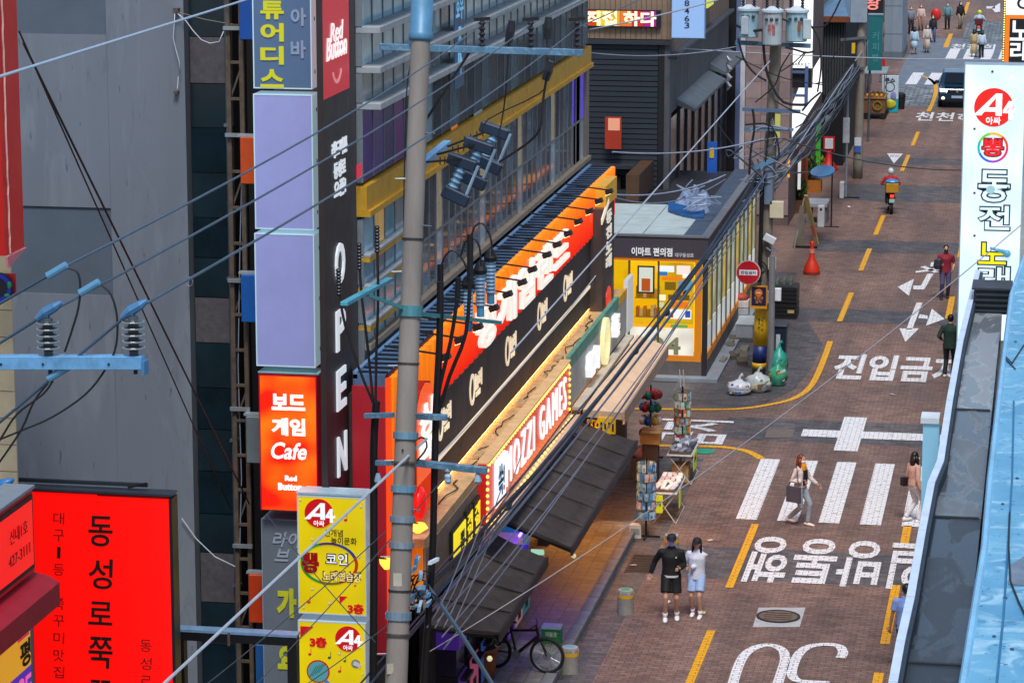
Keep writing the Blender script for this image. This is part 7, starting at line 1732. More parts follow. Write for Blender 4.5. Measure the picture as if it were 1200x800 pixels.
for s in (-1, 1): MB().cyl((c.x + s * .2, c.y + .25, .08), (c.x + s * .25, c.y + .25, .08), .08, 10).build('wheel', RUBBER, t)
MB().obox((c.x, c.y - .235, .8), XA, ZA, -YA, .12, .5, .01).build('white_label', M('#c8d0dc', .5), t)
for i, (u, v, z, l) in enumerate(((920, 372, 0, 'lower black plastic crate stacked behind the pole'), (920, 372, .52, 'upper black plastic crate with clear bottles on top'))):
    c = PZ(u, v); t = thing('black_crate', l, 'crate', c + V((0, 0, z)), 'black crates behind the pole')
    BC = M('#1e2024', .4, var=.2)
    for k in range(4): boxpart('slat', BC, t, c.x - .42, c.x + .38, c.y - .3, c.y + .7, z + .003 + k * .125, z + .1 + k * .125)
    boxpart('core', M('#2c2e30', .6), t, c.x - .39, c.x + .35, c.y - .27, c.y + .67, z + .004, z + .49)
    if i == 1:
        for k in range(6): MB().lathe((c.x - .25 + .2 * (k % 3), c.y + .05 + .3 * (k // 3), z + .5), [(.05, 0), (.05, .16), (.02, .22), (.02, .25)], 8).build('bottle', M('#6a7468', .2, var=.2), t)
    else: boxpart('yellow_label', M('#b8a468', .5), t, c.x + .1, c.x + .3, c.y - .306, c.y - .301, .2, .3)
c = PZ(874, 397); t = thing('utility_cabinet', 'pale grey metal cabinet on the ground by the store side', 'cabinet', c)
boxpart('body', M('#a8b0b6', .45, .2), t, c.x - .25, c.x + .25, c.y - .5, c.y + .9, .12, .52, bevel=.01); boxpart('plinth', M('#5a5c5e', .7), t, c.x - .28, c.x + .28, c.y - .55, c.y + .95, 0, .118); boxpart('lid', M('#c4ccd2', .4, .2), t, c.x - .27, c.x + .27, c.y - .52, c.y + .92, .522, .55)
c = PZ(868, 376); t = thing('parcel_stack', 'stack of white parcels with a red sack on top beside the store glass', 'parcels', c)
for k in range(3): boxpart('parcel', M(('#c8ccc8', '#b4bcc0', '#d4d0c8')[k], .6), t, c.x - .25 + .03 * k, c.x + .25, c.y - .2, c.y + .3, .02 + k * .22, .22 + k * .22)
MB().ell(c + V((0, .05, .74)), .24, .22, .14, 9, 6).build('red_sack', M('#a8402c', .6, var=.2), t, smooth=True)
rr = random.Random(12)
t = thing('rubble_heap', 'broken concrete pieces and timber offcuts along the store plinth', 'rubble', PZ(858, 412))
for k in range(9): p = PZ(856 + rr.uniform(-10, 16), 412 + rr.uniform(-22, 22)); MB().obox(p + V((0, 0, .08)), V((1, rr.uniform(-1, 1), 0)), V((rr.uniform(-.3, .3), 1, .1)), V((0, 0, 1)), rr.uniform(.15, .3), rr.uniform(.3, .8), rr.uniform(.08, .16)).build('piece', M(rr.choice(('#7a766c', '#6a6458', '#8a8474', '#5a5044')), .85, var=.25), t)

# ================================================================== FAR END OF THE STREET
t = thing('food_cart', 'wooden food cart with amber produce under a striped top by the kerb', 'cart', PZ(1026, 138))
c = PZ(1026, 139); 
boxpart('cart_bed', M('#7a5436', .7, var=.3), t, c.x - .55, c.x + .45, c.y - .4, c.y + 1.6, .3, 1.0); boxpart('shelf', M('#a07848', .7, var=.2), t, c.x - .58, c.x + .48, c.y - .45, c.y + 1.65, 1.002, 1.06)
for k in range(12): MB().ell((c.x - .4 + .22 * (k % 4), c.y - .2 + .5 * (k // 4), 1.13), .1, nu=7, nv=5).build('produce', M(('#c88a20', '#b06a18', '#d0a030')[k % 3], .5), t, smooth=True)
for x in (-.5, .4):
    for y in (-.35, 1.5): MB().cyl((c.x + x, c.y + y, .3), (c.x + x, c.y + y, 2.2), .02, 6).build('post', STEEL, t); MB().cyl((c.x + x, c.y + y - .03, .16), (c.x + x, c.y + y + .03, .16), .16, 12).build('wheel', RUBBER, t)
MB().hull([V((c.x - .6, c.y - .5, 2.2)), V((c.x + .5, c.y - .5, 2.2)), V((c.x + .5, c.y + 1.7, 2.3)), V((c.x - .6, c.y + 1.7, 2.3))], [V((c.x - .6, c.y - .5, 2.24)), V((c.x + .5, c.y - .5, 2.24)), V((c.x + .5, c.y + 1.7, 2.34)), V((c.x - .6, c.y + 1.7, 2.34))]).build('roof', M('#8a9aa0', .6, var=.3), t)
ring((c.x + .1, c.y - .41, .68), .16, .24, XA, ZA, .05, -YA, seg=16).build('wheel_rim', M('#8a7a20', .5), t)
boxpart('yellow_jug', M('#e0b818', .4), t, c.x - .72, c.x - .58, c.y - .3, c.y - .1, .3, .95)
t = thing('turquoise_banner', 'turquoise and white stand-up panel with a fruit picture beside the food cart', 'stand sign', PZ(1043, 139))
a, b = PY(1034, 89, 146.6), PY(1052, 138, 146.6)
boxpart('white_panel', M('#c4d8e4', .5), t, a.x, b.x, 146.6, 146.9, (a.z + b.z) / 2 - .1, a.z); boxpart('turquoise_panel', M('#18a8c0', .5), t, a.x, b.x, 146.6, 146.9, .03, (a.z + b.z) / 2 - .103); text('주스', PY(1043, 94, 146.59), .5, .2, XA, ZA, M('#2a3a4a', .5), t, 'lettering', .01, .02)
ring(PY(1043, 102, 146.6), .2, .24, XA, ZA, .01, -YA).build('oval_logo', M('#3a4a5a', .5), t); MB().ell(PY(1043, 122, 146.55), .3, .05, .22, 12, 8).build('fruit_picture', M('#c8c020', .5, var=.4, scale=6), t, smooth=True); MB().ell(PY(1047, 112, 146.57), .14, .03, .2, 8, 6).build('violet_patch', M('#8a90c8', .5), t)
t = thing('black_bin', 'small black bin right of the turquoise panel', 'bin', PZ(1056, 126)); c = PZ(1055, 128); MB().lathe(c, [(.2, 0), (.24, .6), (.26, .62), (.24, .75)], 12).build('body', BLACK, t); MB().lathe(c + V((0, 0, .751)), [(.25, 0), (.1, .08)], 12).build('lid', DARK, t)
t = thing('teal_sign', 'dark teal hanging sign column with faint vertical letters near the crossing', 'sign', PY(1027, 83, 135))
a, b = PY(1018, 18, 135), PY(1033, 83, 135); boxpart('board', M('#1c6a70', .5, emit=.05, var=.2), t, a.x, b.x, 135, 135.3, b.z, a.z); boxpart('cap', M('#8fa8b4', .4), t, a.x - .02, b.x + .02, 134.97, 135.33, a.z + .002, a.z + .06)
for k, s in enumerate('커피빵'): text(s, PY(1026, 42 + k * 13, 135), .3, .36, XA, ZA, M('#4f98a0', .5), t, 'letter', .01, .01)
MB().cyl((a.x + .1, 135.15, 0), (a.x + .1, 135.15, b.z), .05, 8).build('post', STEEL, t)
t = thing('pink_neon_sign', 'dark panel with pink neon characters behind the lamp pole box', 'sign', PY(1023, 15, 140))
a, b = PY(1015, -20, 140), PY(1035, 18, 140); boxpart('panel', M('#20242a', .5), t, a.x, b.x, 140, 140.2, b.z, a.z); text('왕', PY(1023, 3, 140), .7, .7, XA, ZA, LIT('#f08a84', .9), t, 'neon_letter', .03, .02)
t = thing('grey_pier', 'tall plain grey building pier at the crossing corner', 'building', PZ(1046, 70))
a, b = PY(1037, 10, 172), PY(1058, 10, 172); boxpart('wall', M('#7c8894', .8, var=.2, streak=True), t, a.x, b.x, 172, 178, 0, 9); boxpart('plinth', M('#5c6670', .8), t, a.x - .05, b.x + .05, 171.95, 178, 0, .5)
for k in range(3): boxpart('joint', M('#5c6670', .8), t, a.x, b.x + .003, 171.99, 171.999, 1.5 + k * 1.6, 1.53 + k * 1.6)
t = thing('corner_block', 'mid-grey building block left of the crossing behind the teal sign', 'building', (-13, 138, 0)); boxpart('wall', M('#5c6068', .8, var=.2), t, -22, -9.2, 136, 160, 0, 11); boxpart('parapet', CONC, t, -22.05, -9.15, 135.95, 160.05, 11.002, 11.4)
for k in range(5): f = boxpart('window', M('#39424a', .5), t, -9.198, -9.15, 137 + k * 4.4, 139.6 + k * 4.4, 4, 6); boxpart('pane', M('#1c262e', .1), f, -9.149, -9.14, 137.1 + k * 4.4, 139.5 + k * 4.4, 4.1, 5.9); boxpart('shop_glass', M('#2a2420', .15, emit=.0), t, -9.198, -9.14, 136.6 + k * 4.4, 140.4 + k * 4.4, .3, 2.8)
t = thing('far_block', 'distant brown building block beyond the crossing on the left', 'building', (-16, 180, 0)); boxpart('wall', M('#6a5c54', .8, var=.2), t, -24, -10.6, 178.5, 215, 0, 12); boxpart('parapet', CONC, t, -24, -10.55, 178.45, 215, 12.002, 12.4)
for k in range(6): f = boxpart('window', M('#39424a', .5), t, -10.598, -10.55, 181 + k * 5, 184 + k * 5, 3.6, 5.6); boxpart('pane', M('#c8b080', .2, emit=.3), f, -10.549, -10.54, 181.1 + k * 5, 183.9 + k * 5, 3.7, 5.5)
t = thing('red_flag', 'slim red flag banner on a stand at the crossing corner', 'banner', PZ(1036, 95)); a, b = PY(1032, 68, 160), PY(1037, 88, 160); boxpart('cloth', M('#c01c20', .6), t, a.x, b.x, 160, 160.03, b.z, a.z); MB().cyl((a.x, 160.05, 0), (a.x, 160.05, a.z), .03, 6).build('pole', STEEL, t)

# ---- parked car at the crossing
def car(label, c, yaw, body):
    t = thing('car', label, 'car', c)
    P = lambda x, y, z: (x, y, z)
    prof = [(-2.25, .35), (-2.3, .75), (-2.15, .98), (-1.2, 1.08), (-.45, 1.58), (.9, 1.64), (1.9, 1.55), (2.25, 1.05), (2.28, .4)]  # front at -y
    lo, hi = [], []
    def ringx(s, ins): return [V((s * (.9 - (ins if z > 1.1 else 0)), y, z)) for y, z in prof]
    m = MB(); A = ringx(-1, .16); B = ringx(1, .16); m.hull(A, B); o = m.build('body', body, t, .05, loc=c)
    GLS = M('#10181e', .06, var=.2)
    MB().add([(-.66, -1.17, 1.12), (.66, -1.17, 1.12), (.6, -.49, 1.56), (-.6, -.49, 1.56)], [(0, 1, 2, 3)]).add([(-.66, -1.2, 1.13), (.66, -1.2, 1.13), (.6, -.52, 1.575), (-.6, -.52, 1.575)], [(0, 1, 2, 3)]).build('windscreen', GLS, t, loc=c)
    for s in (-1, 1):
        MB().prism([(-.8, 1.12), (-.35, 1.5), (.85, 1.55), (1.75, 1.47), (1.95, 1.12)], (s * .745 if s > 0 else -.745, 0, 0), YA, ZA, .03, (s, 0, 0)).build('side_window', GLS, t, loc=c)
        for y in (-1.42, 1.4):
            w_ = MB().cyl((s * .72, y, .34), (s * .93, y, .34), .34, 18).build('wheel', RUBBER, t, loc=c); MB().cyl((s * .93, y, .34), (s * .945, y, .34), .21, 14).build('rim', M('#8a9096', .35, .7), w_, loc=c)
        h_ = MB().hull([V((s * .5, -2.25, .78)), V((s * .86, -2.16, .8)), V((s * .86, -2.12, .96)), V((s * .5, -2.2, .9))], [V((s * .5, -2.29, .77)), V((s * .87, -2.2, .79)), V((s * .87, -2.15, .97)), V((s * .5, -2.24, .91))]).build('headlight', LIT('#fff4d8', 2.2), t, loc=c)
        MB().cyl((s * .68, -2.3, .48), (s * .68, -2.27, .48), .08, 10).build('fog_lamp', LIT('#fff0c0', 4), t, loc=c)
        MB().ell((s * 1.02, -.82, 1.15), .12, .07, .09, 8, 6).build('mirror', BLACK, t, True, loc=c)
    MB().box(-.48, .48, -2.315, -2.27, .72, .9).build('grille', BLACK, t, loc=c); MB().box(-.27, .27, -2.335, -2.31, .5, .62).build('number_plate', M('#a8c4dc', .4), t, loc=c); MB().box(-.85, .85, -2.325, -2.2, .36, .44).build('bumper_lip', BLACK, t, loc=c)
    MB().box(-.62, .62, -2.1, -1.3, 1.035, 1.05).build('bonnet_panel', body, t, loc=c); MB().cyl((0, -2.33, .82), (0, -2.315, .82), .06, 12).build('badge', SIL, t, loc=c)
    t.rotation_euler = (0, 0, yaw); return t
car('dark blue car with lit headlights facing us at the far crossing', PZ(1120, 127) + V((0, 2.3, 0)), 0.02, M('#123a58', .25, .3, var=.05, coat=.6))

# ================================================================== PEOPLE
def remesh(mb, vox, name, mat, parent, loc, rot=0., smooth=6, extra=None, emats=None):
    me = bpy.data.meshes.new("tmp"); me.from_pydata([tuple(p) for p in mb.v], [], mb.f)
    bm = bmesh.new(); bm.from_mesh(me); bmesh.ops.recalc_face_normals(bm, faces=bm.faces); bm.to_mesh(me); bm.free()
    o = bpy.data.objects.new("tmp", me); C.objects.link(o)
    r = o.modifiers.new("r", 'REMESH'); r.mode = 'VOXEL'; r.voxel_size = vox
    s = o.modifiers.new("s", 'SMOOTH'); s.factor = .5; s.iterations = smooth
    bpy.context.view_layer.update()
    e = o.evaluated_get(bpy.context.evaluated_depsgraph_get()); m2 = e.to_mesh()
    vs = [V(v.co) for v in m2.vertices]; fs = [list(p.vertices) for p in m2.polygons]
    e.to_mesh_clear(); bpy.data.objects.remove(o); bpy.data.meshes.remove(me)
    q = MB(); q.add(vs, fs)
    if extra: k = len(q.v); q.v += extra.v; q.f += [[i + k for i in f] for f in extra.f]; q.mi += extra.mi
    return q.build(name, mat, parent, smooth=True, loc=loc)
def ik(a, c, l1, l2, pole):
    a, c = V(a), V(c); d = c - a; L = min(d.length, (l1 + l2) * .999); d.normalize()
    x = (l1 * l1 - l2 * l2 + L * L) / (2 * L); h_ = math.sqrt(max(0, l1 * l1 - x * x))
    p = V(pole) - d * V(pole).dot(d); p = p.normalized() if p.length > 1e-6 else V((0, 1, 0))
    return a + d * x + p * h_, a + d * L
SKIN = '#c99a80'
def person(label, loc, face, h=1.7, top='#222222', bottom='#333333', kind='trousers', sleeves='long', hair='#1a1412', hairlen=0, cap=None, mask=None, shoes='#d8d8d8', st=.0, hands=None, feet=None, near=True, fem=False, skin=SKIN, lean=0., group=None, hood=False, hemw=None, pelvis_z=.93, socks=None, backhair=True):
    """face: heading in radians, 0 looks to -Y (towards us). Local frame: person faces -Y, own left is +X."""
    k = h / 1.72; t = thing('person', label, 'person', loc, group); t.rotation_euler = (0, 0, face)
    vox = .013 if near else .03
    pz = pelvis_z; sw = .165 if fem else .19; hw = .095
    L_ = V((0, -lean, 0))
    pel = V((0, 0, pz)); chest = V((0, 0, pz + .36)) + L_ * .7; neck = V((0, .01, pz + .54)) + L_; head = V((0, -.02, pz + .67)) + L_ * 1.2
    ft = feet or [(-.1, -st, 0.), (.1, st, .0 if st < .12 else .05)]
    hd_ = hands or [(-sw - .09, st * .5 - .05, pz - .1), (sw + .09, -st * .5 - .05, pz - .1)]
    legs, arms = [], []
    for s, f in zip((-1, 1), ft):
        hip = pel + V((s * hw, 0, -.03)); an = V((f[0], f[1] + .03, f[2] + .085)); kn, an = ik(hip, an, .44, .44, (0, -1, 0)); legs.append((hip, kn, an))
    for s, q in zip((-1, 1), hd_):
        sh = neck + V((s * sw, .0, -.095)); el, wr = ik(sh, q, .29, .26, (s * .4, 1, -.2)); arms.append((sh, el, wr))
    def S_(v): return V(v) * k
    b = MB()
    # torso, neck, head
    b.loft([(S_(pel + V((0, 0, -.08))), .13 * k, .10 * k), (S_(pel), .16 * k, .115 * k), (S_(pel.lerp(chest, .5)), (.125 if fem else .145) * k, .095 * k), (S_(chest), (.15 if fem else .17) * k, .115 * k), (S_(neck + V((0, 0, -.07))), .14 * k, .08 * k), (S_(neck), .055 * k, .055 * k)], 14)
    b.tube([S_(neck + V((0, 0, -.06))), S_(neck + V((0, 0, .09)))], .053 * k, 10)
    b.ell(S_(head), .075 * k, .095 * k, .115 * k, 14, 10); b.ell(S_(head + V((0, -.03, -.06))), .055 * k, .06 * k, .06 * k, 10, 7)
    b.ell(S_(head + V((0, -.098, -.02))), .014 * k, .022 * k, .026 * k, 6, 5)
    for s in (-1, 1): b.ell(S_(head + V((s * .078, .005, -.01))), .014 * k, .022 * k, .034 * k, 6, 5)
    for (hip, kn, an) in legs:
        b.tube([S_(hip + V((0, 0, .06))), S_(hip), S_(hip.lerp(kn, .5)), S_(kn), S_(kn.lerp(an, .3)), S_(an)], [.09 * k, .09 * k, .072 * k, .053 * k, .055 * k, .036 * k], 10)
        b.loft([(S_(an + V((0, .05, -.05))), .03 * k, .03 * k), (S_(an + V((0, -.03, -.045))), .042 * k, .04 * k), (S_(an + V((0, -.15, -.062))), .035 * k, .02 * k)], 8)
    for s, (sh, el, wr) in zip((-1, 1), arms):
        b.tube([S_(sh + V((-s * .05, 0, .0))), S_(sh), S_(sh.lerp(el, .5)), S_(el), S_(el.lerp(wr, .35)), S_(wr)], [.05 * k, .055 * k, .046 * k, .038 * k, .037 * k, .026 * k], 8)
        d = (wr - el).normalized(); palm = wr + d * .05
        b.loft([(S_(wr), .026 * k, .02 * k), (S_(palm), .038 * k, .02 * k), (S_(wr + d * .085), .036 * k, .017 * k)] if abs(d.z) > .6 else [(S_(wr), .026 * k, .026 * k), (S_(palm), .03 * k, .03 * k)], 8)
    ex = MB()
    if near:
        for s, (sh, el, wr) in zip((-1, 1), arms):
            d = (wr - el).normalized(); side = d.cross(V((0, 1, 0)) if abs(d.y) < .8 else V((1, 0, 0))).normalized(); nrm = d.cross(side)
            for i, (o_, ln) in enumerate(((-.026, .062), (-.009, .074), (.009, .07), (.026, .055))):
                r0 = wr + d * .075 + side * o_; ex.tube([S_(r0), S_(r0 + d * ln * .5 + nrm * .006), S_(r0 + d * ln + nrm * .03)], [.0095 * k, .0088 * k, .007 * k], 6)
            r0 = wr + d * .03 + side * .03; ex.tube([S_(r0), S_(r0 + side * .025 + d * .03), S_(r0 + side * .03 + d * .062 + nrm * .012)], [.012 * k, .01 * k, .008 * k], 6)
    if near: remesh(b, vox * k, 'body', M(skin, .55, var=.08), t, loc, extra=ex)
    else: b.build('body', M(skin, .55, var=.08), t, smooth=True, loc=loc)
    def part(mb, nm, col, rough=.75, v=1.):
        mat = M(col, rough, var=.25, scale=7, bump=.5) if isinstance(col, str) else col
        if near: return remesh(mb, vox * k * v, nm, mat, t, loc)
        return mb.build(nm, mat, t, smooth=True, loc=loc)
    # lower garment
    g = MB()
    if kind in ('trousers', 'shorts'):
        g.loft([(S_(pel + V((0, 0, -.11))), .12 * k, .105 * k), (S_(pel), .172 * k, .128 * k), (S_(pel + V((0, 0, .1))), .15 * k, .115 * k)], 14)
        for (hip, kn, an) in legs:
            if kind == 'trousers': g.tube([S_(hip + V((0, 0, .03))), S_(hip.lerp(kn, .5)), S_(kn), S_(kn.lerp(an, .5)), S_(an + V((0, 0, .0)))], [.105 * k, .088 * k, .072 * k, .066 * k, .056 * k], 10)
            else: g.tube([S_(hip + V((0, 0, .03))), S_(hip.lerp(kn, .4)), S_(hip.lerp(kn, .78))], [.105 * k, .105 * k, .108 * k], 10)
    else:
        zt = pel.z + .1; zb = .42 if kind == 'skirt' else .22
        g.loft([(S_((0, 0, zb)), .24 * k, .2 * k), (S_((0, 0, (zt + zb) / 2)), .2 * k, .16 * k), (S_((0, 0, zt)), .14 * k, .11 * k)], 16)
    part(g, {'trousers': 'trousers', 'shorts': 'shorts'}.get(kind, 'skirt'), bottom)
    # top
    g = MB(); e_ = .022 if fem else .026; lowz = -.1 if hemw is None else -hemw
    g.loft([(S_(pel + V((0, 0, lowz))), (.172 + e_ * .6) * k, (.128 + e_ * .6) * k), (S_(pel.lerp(chest, .4)), (.15 + e_) * k, (.105 + e_) * k), (S_(chest), (.165 + e_) * k, (.12 + e_) * k), (S_(neck + V((0, 0, -.085))), (.145 + e_) * k, (.088 + e_ * .6) * k), (S_(neck + V((0, 0, -.03))), .105 * k, .075 * k), (S_(neck + V((0, 0, .015))), .066 * k, .064 * k)], 14)
    for s, (sh, el, wr) in zip((-1, 1), arms):
        if sleeves == 'long': g.tube([S_(sh + V((-s * .05, 0, 0))), S_(sh), S_(sh.lerp(el, .5)), S_(el), S_(el.lerp(wr, .5)), S_(el.lerp(wr, .96))], [.06 * k, .072 * k, .065 * k, .06 * k, .056 * k, .045 * k], 9)
        elif sleeves == 'short': g.tube([S_(sh + V((-s * .05, 0, 0))), S_(sh), S_(sh.lerp(el, .7))], [.06 * k, .076 * k, .07 * k], 9)
    if hood: g.ell(S_(neck + V((0, .07, .0))), .12 * k, .075 * k, .08 * k, 10, 6)
    part(g, 'top', top)
    # shoes, socks
    for (hip, kn, an) in legs:
        g = MB(); g.loft([(S_(an + V((0, .085, -.045))), .032 * k, .03 * k, XA, ZA), (S_(an + V((0, .04, -.042))), .045 * k, .05 * k, XA, ZA), (S_(an + V((0, -.06, -.05))), .05 * k, .04 * k, XA, ZA), (S_(an + V((0, -.15, -.058))), .046 * k, .03 * k, XA, ZA), (S_(an + V((0, -.19, -.064))), .025 * k, .02 * k, XA, ZA)], 10)
        g.build('shoe', M(shoes, .5, var=.1), t, smooth=True, loc=loc)
        if socks: MB().tube([S_(an + V((0, 0, -.02))), S_(an.lerp(kn, .2))], [.045 * k, .05 * k], 9).build('sock', M(socks, .8), t, smooth=True, loc=loc)
    # hair, cap, mask, eyes
    g = MB(); g.ell(S_(head + V((0, .022, .025))), .088 * k, .098 * k, .108 * k, 14, 9)
    if hairlen:
        g.loft([(S_(head + V((0, .06, .03))), .085 * k, .06 * k), (S_(head + V((0, .075, -.1))), .10 * k, .055 * k), (S_(head + V((0, .08, -.1 - hairlen))), .085 * k, .04 * k)], 12)
        for s in (-1, 1): g.loft([(S_(head + V((s * .075, .01, .03))), .03 * k, .05 * k), (S_(head + V((s * .085, .0, -.08))), .03 * k, .045 * k), (S_(head + V((s * .09, -.01, -.08 - hairlen * .8))), .026 * k, .03 * k)], 8)
    g.build('hair', M(hair, .45, var=.3, scale=20), t, smooth=True, loc=loc)
    if cap:
        g = MB(); g.ell(S_(head + V((0, .012, .05))), .098 * k, .112 * k, .085 * k, 14, 8); g.loft([(S_(head + V((0, -.09, .05))), .075 * k, .01 * k, XA, ZA), (S_(head + V((0, -.15, .042))), .06 * k, .008 * k, XA, ZA), (S_(head + V((0, -.175, .036))), .03 * k, .006 * k, XA, ZA)], 10); g.build('cap', M(cap, .7), t, smooth=True, loc=loc)
    if mask:
        g = MB(); g.ell(S_(head + V((0, -.048, -.048))), .07 * k, .066 * k, .052 * k, 12, 7); g.build('face_mask', M(mask, .7), t, smooth=True, loc=loc)
    if near:
        for s in (-1, 1): MB().ell(S_(head + V((s * .032, -.089, .012))), .012 * k, .008 * k, .008 * k, 7, 5).build('eye', M('#1a1210', .3), t, smooth=True, loc=loc)
    return t, k, dict(pel=pel, chest=chest, neck=neck, head=head, legs=legs, arms=arms)
def acc(t, k, mb, nm, mat):
    loc = t.location.copy()
    for i, p in enumerate(mb.v): mb.v[i] = p * k
    return mb.build(nm, mat, t, smooth=False, loc=loc)

# the couple
cA = PZ(786, 726); cB = PZ(816, 722)
t, k, J = person('man in black jacket and shorts, cap and blue mask, arm in arm', cA, .12, 1.80, '#0d0e11', '#0c0c0f', 'shorts', 'long', '#14100e', 0, '#16181e', '#9fb4e4', '#e6e6e4', .10, hands=[(-.40, .1, .9), (.16, -.22, 1.10)], feet=[(-.11, -.08, 0), (.12, .06, 0.)], socks='#e4e4e4', hemw=.03)
m = MB(); m.loft([(V((0, 0, .885)), .19, .145), (V((0, 0, .925)), .192, .147)], 16); acc(t, k, m, 'white_hem', M('#d0d4d4', .7))
m = MB(); m.box(.08, .105, -.155, -.148, 1.28, 1.31); acc(t, k, m, 'chest_badge', M('#c8ccd0', .5))
t, k, J = person('woman in pale blue hoodie and shorts with black cap, holding the man by the arm', cB, -.1, 1.66, '#d2d8e8', '#9db8e0', 'shorts', 'long', '#140f10', .24, '#15161a', None, '#e8e4e2', .09, hands=[(-.2, -.2, 1.17), (-.08, -.22, 1.12)], feet=[(-.09, .05, 0.), (.1, -.1, 0)], socks='#e6dcdc', fem=True, hood=True, hemw=.1)
# woman with tote bag on the crosswalk
c = PZ(937, 615)
t, k, J = person('auburn-haired woman in white cardigan with a grey tote bag on the crosswalk', c, 1.1, 1.66, '#d8c8c4', '#9aa2ac', 'trousers', 'long', '#6a2c18', .26, None, '#e8d8cc', '#e4d4cc', .22, hands=[(-.16, -.14, 1.1), (.28, -.3, .98)], feet=[(-.08, .22, .08), (.08, -.2, 0)], fem=True, hemw=.0)
m = MB(); m.loft([(V((0, -.125, 1.0)), .09, .03), (V((0, -.14, 1.2)), .1, .03), (V((0, -.13, 1.36)), .09, .03)], 10); acc(t, k, m, 'black_vest', M('#15141a', .7))
m = MB(); m.loft([(V((0, -.1, 1.36)), .085, .045), (V((0, -.09, 1.46)), .075, .06), (V((0, -.07, 1.51)), .06, .06)], 12); acc(t, k, m, 'amber_scarf', M('#e09018', .7))
m = MB(); m.hull([V((-.34, -.2, .62)), V((-.27, -.2, .62)), V((-.27, .18, .62)), V((-.34, .18, .62))], [V((-.35, -.19, 1.0)), V((-.28, -.19, 1.0)), V((-.28, .17, 1.0)), V((-.35, .17, 1.0))]); m.tube([(-.31, -.14, 1.0), (-.26, -.08, 1.3), (-.18, .0, 1.47), (-.25, .08, 1.3), (-.31, .13, 1.0)], .012, 5); acc(t, k, m, 'tote_bag', M('#4c4a58', .7, var=.2))
# woman at the sign box
c = PZ(1070, 612)
t, k, J = person('dark-haired woman in pink-beige top half hidden by the blue sign box', c, 2.2, 1.66, '#d0a898', '#d8d8dc', 'trousers', 'long', '#120e0e', .22, None, '#e4e0e0', '#e4e4e4', .12, hands=[(-.27, -.02, .85), (.26, -.06, .85)], fem=True, hemw=.02)
m = MB(); m.beam((-.12, -.13, 1.42), (.14, .16, 1.0), .06, .02); m.hull([V((.12, .1, .88)), V((.26, .1, .88)), V((.26, .22, .88)), V((.12, .22, .88))], [V((.12, .1, 1.08)), V((.26, .1, 1.08)), V((.26, .22, 1.08)), V((.12, .22, 1.08))]); acc(t, k, m, 'shoulder_bag', M('#141318', .6))
# man in blue shirt behind the parapet
c = PZ(1060, 786); t, k, J = person('man in a blue short-sleeved shirt mostly hidden behind the white parapet', c, 2.9, 1.74, '#7f9fe0', '#33363c', 'trousers', 'short', '#14100e', 0, None, None, '#d0d0d0', .1, hands=[(-.3, -.1, .84), (.3, .0, .84)], skin='#a8765a')
# men farther up
c = PZ(1107, 350)
t, k, J = person('man in maroon shirt and checked trousers carrying a dark bag', c, .1, 1.76, '#8a1c34', '#4a4668', 'trousers', 'short', '#16100e', 0, None, '#1c1c20', '#3a2c20', .12, hands=[(-.12, -.26, 1.12), (.22, -.16, .98)], feet=[(-.11, -.12, 0), (.1, .1, .03)])
m = MB(); m.loft([(V((-.25, -.2, .98)), .1, .09), (V((-.25, -.2, 1.1)), .15, .11), (V((-.24, -.2, 1.27)), .12, .09), (V((-.22, -.2, 1.33)), .03, .03)], 10); acc(t, k, m, 'dark_bag', M('#2a2a38', .6))
c = PZ(1112, 441)
person('man in a dark green sweatshirt seen from behind at the lettering', c, math.pi - .1, 1.78, '#16342a', '#101216', 'trousers', 'long', '#0e0b0a', 0, None, None, '#d0d0cc', .1, hands=[(-.25, -.1, 1.0), (.25, -.12, 1.0)], hemw=.14)
# crowd at the far crossing
G_ = 'people at the far crossing'
far = [((1041, 60), 0., 1.72, '#1a1a1e', '#1c1c22', 'trousers', 0, 'person in black with a red jacket edge by the grey pier', '#14100e'),
       ((1067, 40), .2, 1.75, '#7c8490', '#16161a', 'trousers', 0, 'person in grey top and black trousers at the left of the crowd', '#14100e'),
       ((1071, 64), math.pi, 1.62, '#b8d4e4', '#b8d4e4', 'skirt', .25, 'woman in a pale blue dress with long black hair, back to us', '#120e10'),
       ((1086, 62), .3, 1.66, '#c8c0b8', '#bfb8b0', 'dress', .2, 'woman in a long cream dress with reddish hair', '#5a2418'),
       ((1093, 50), -.2, 1.66, '#22242a', '#3f5f88', 'trousers', .15, 'person in black top and jeans holding a pale blue bag', '#14100e'),
       ((1110, 35), 0., 1.72, '#5f8f98', '#121418', 'trousers', 0, 'person in teal shirt and black trousers on the far side', '#14100e'),
       ((1125, 34), .4, 1.74, '#17181c', '#8a7f6c', 'trousers', .12, 'person in black top with a tan bag, beyond the others', '#14100e'),
       ((1141, 67), math.pi - .3, 1.62, '#c8b080', '#c8b080', 'dress', .22, 'woman in a long mustard beige dress on the crosswalk', '#17110e'),
       ((1150, 68), math.pi + .2, 1.62, '#c4d4e0', '#101014', 'trousers', .2, 'woman in pale blue shirt and black trousers on the crosswalk', '#17110e'),
       ((1079, 36), 0., 1.66, '#d8c0b8', '#9a7060', 'trousers', .1, 'person in pale pink top behind the two women in dresses', '#7a3a28')]
for (px, fc_, h_, tc, bc, kd, hl, lb, hr) in far: person(lb, PZ(*px), fc_, h_, tc, bc, kd, 'long', hr, hl, None, '#d8dce4' if fc_ < 1 else None, '#1c1c20', .08, near=False, group=G_, fem=hl > 0)
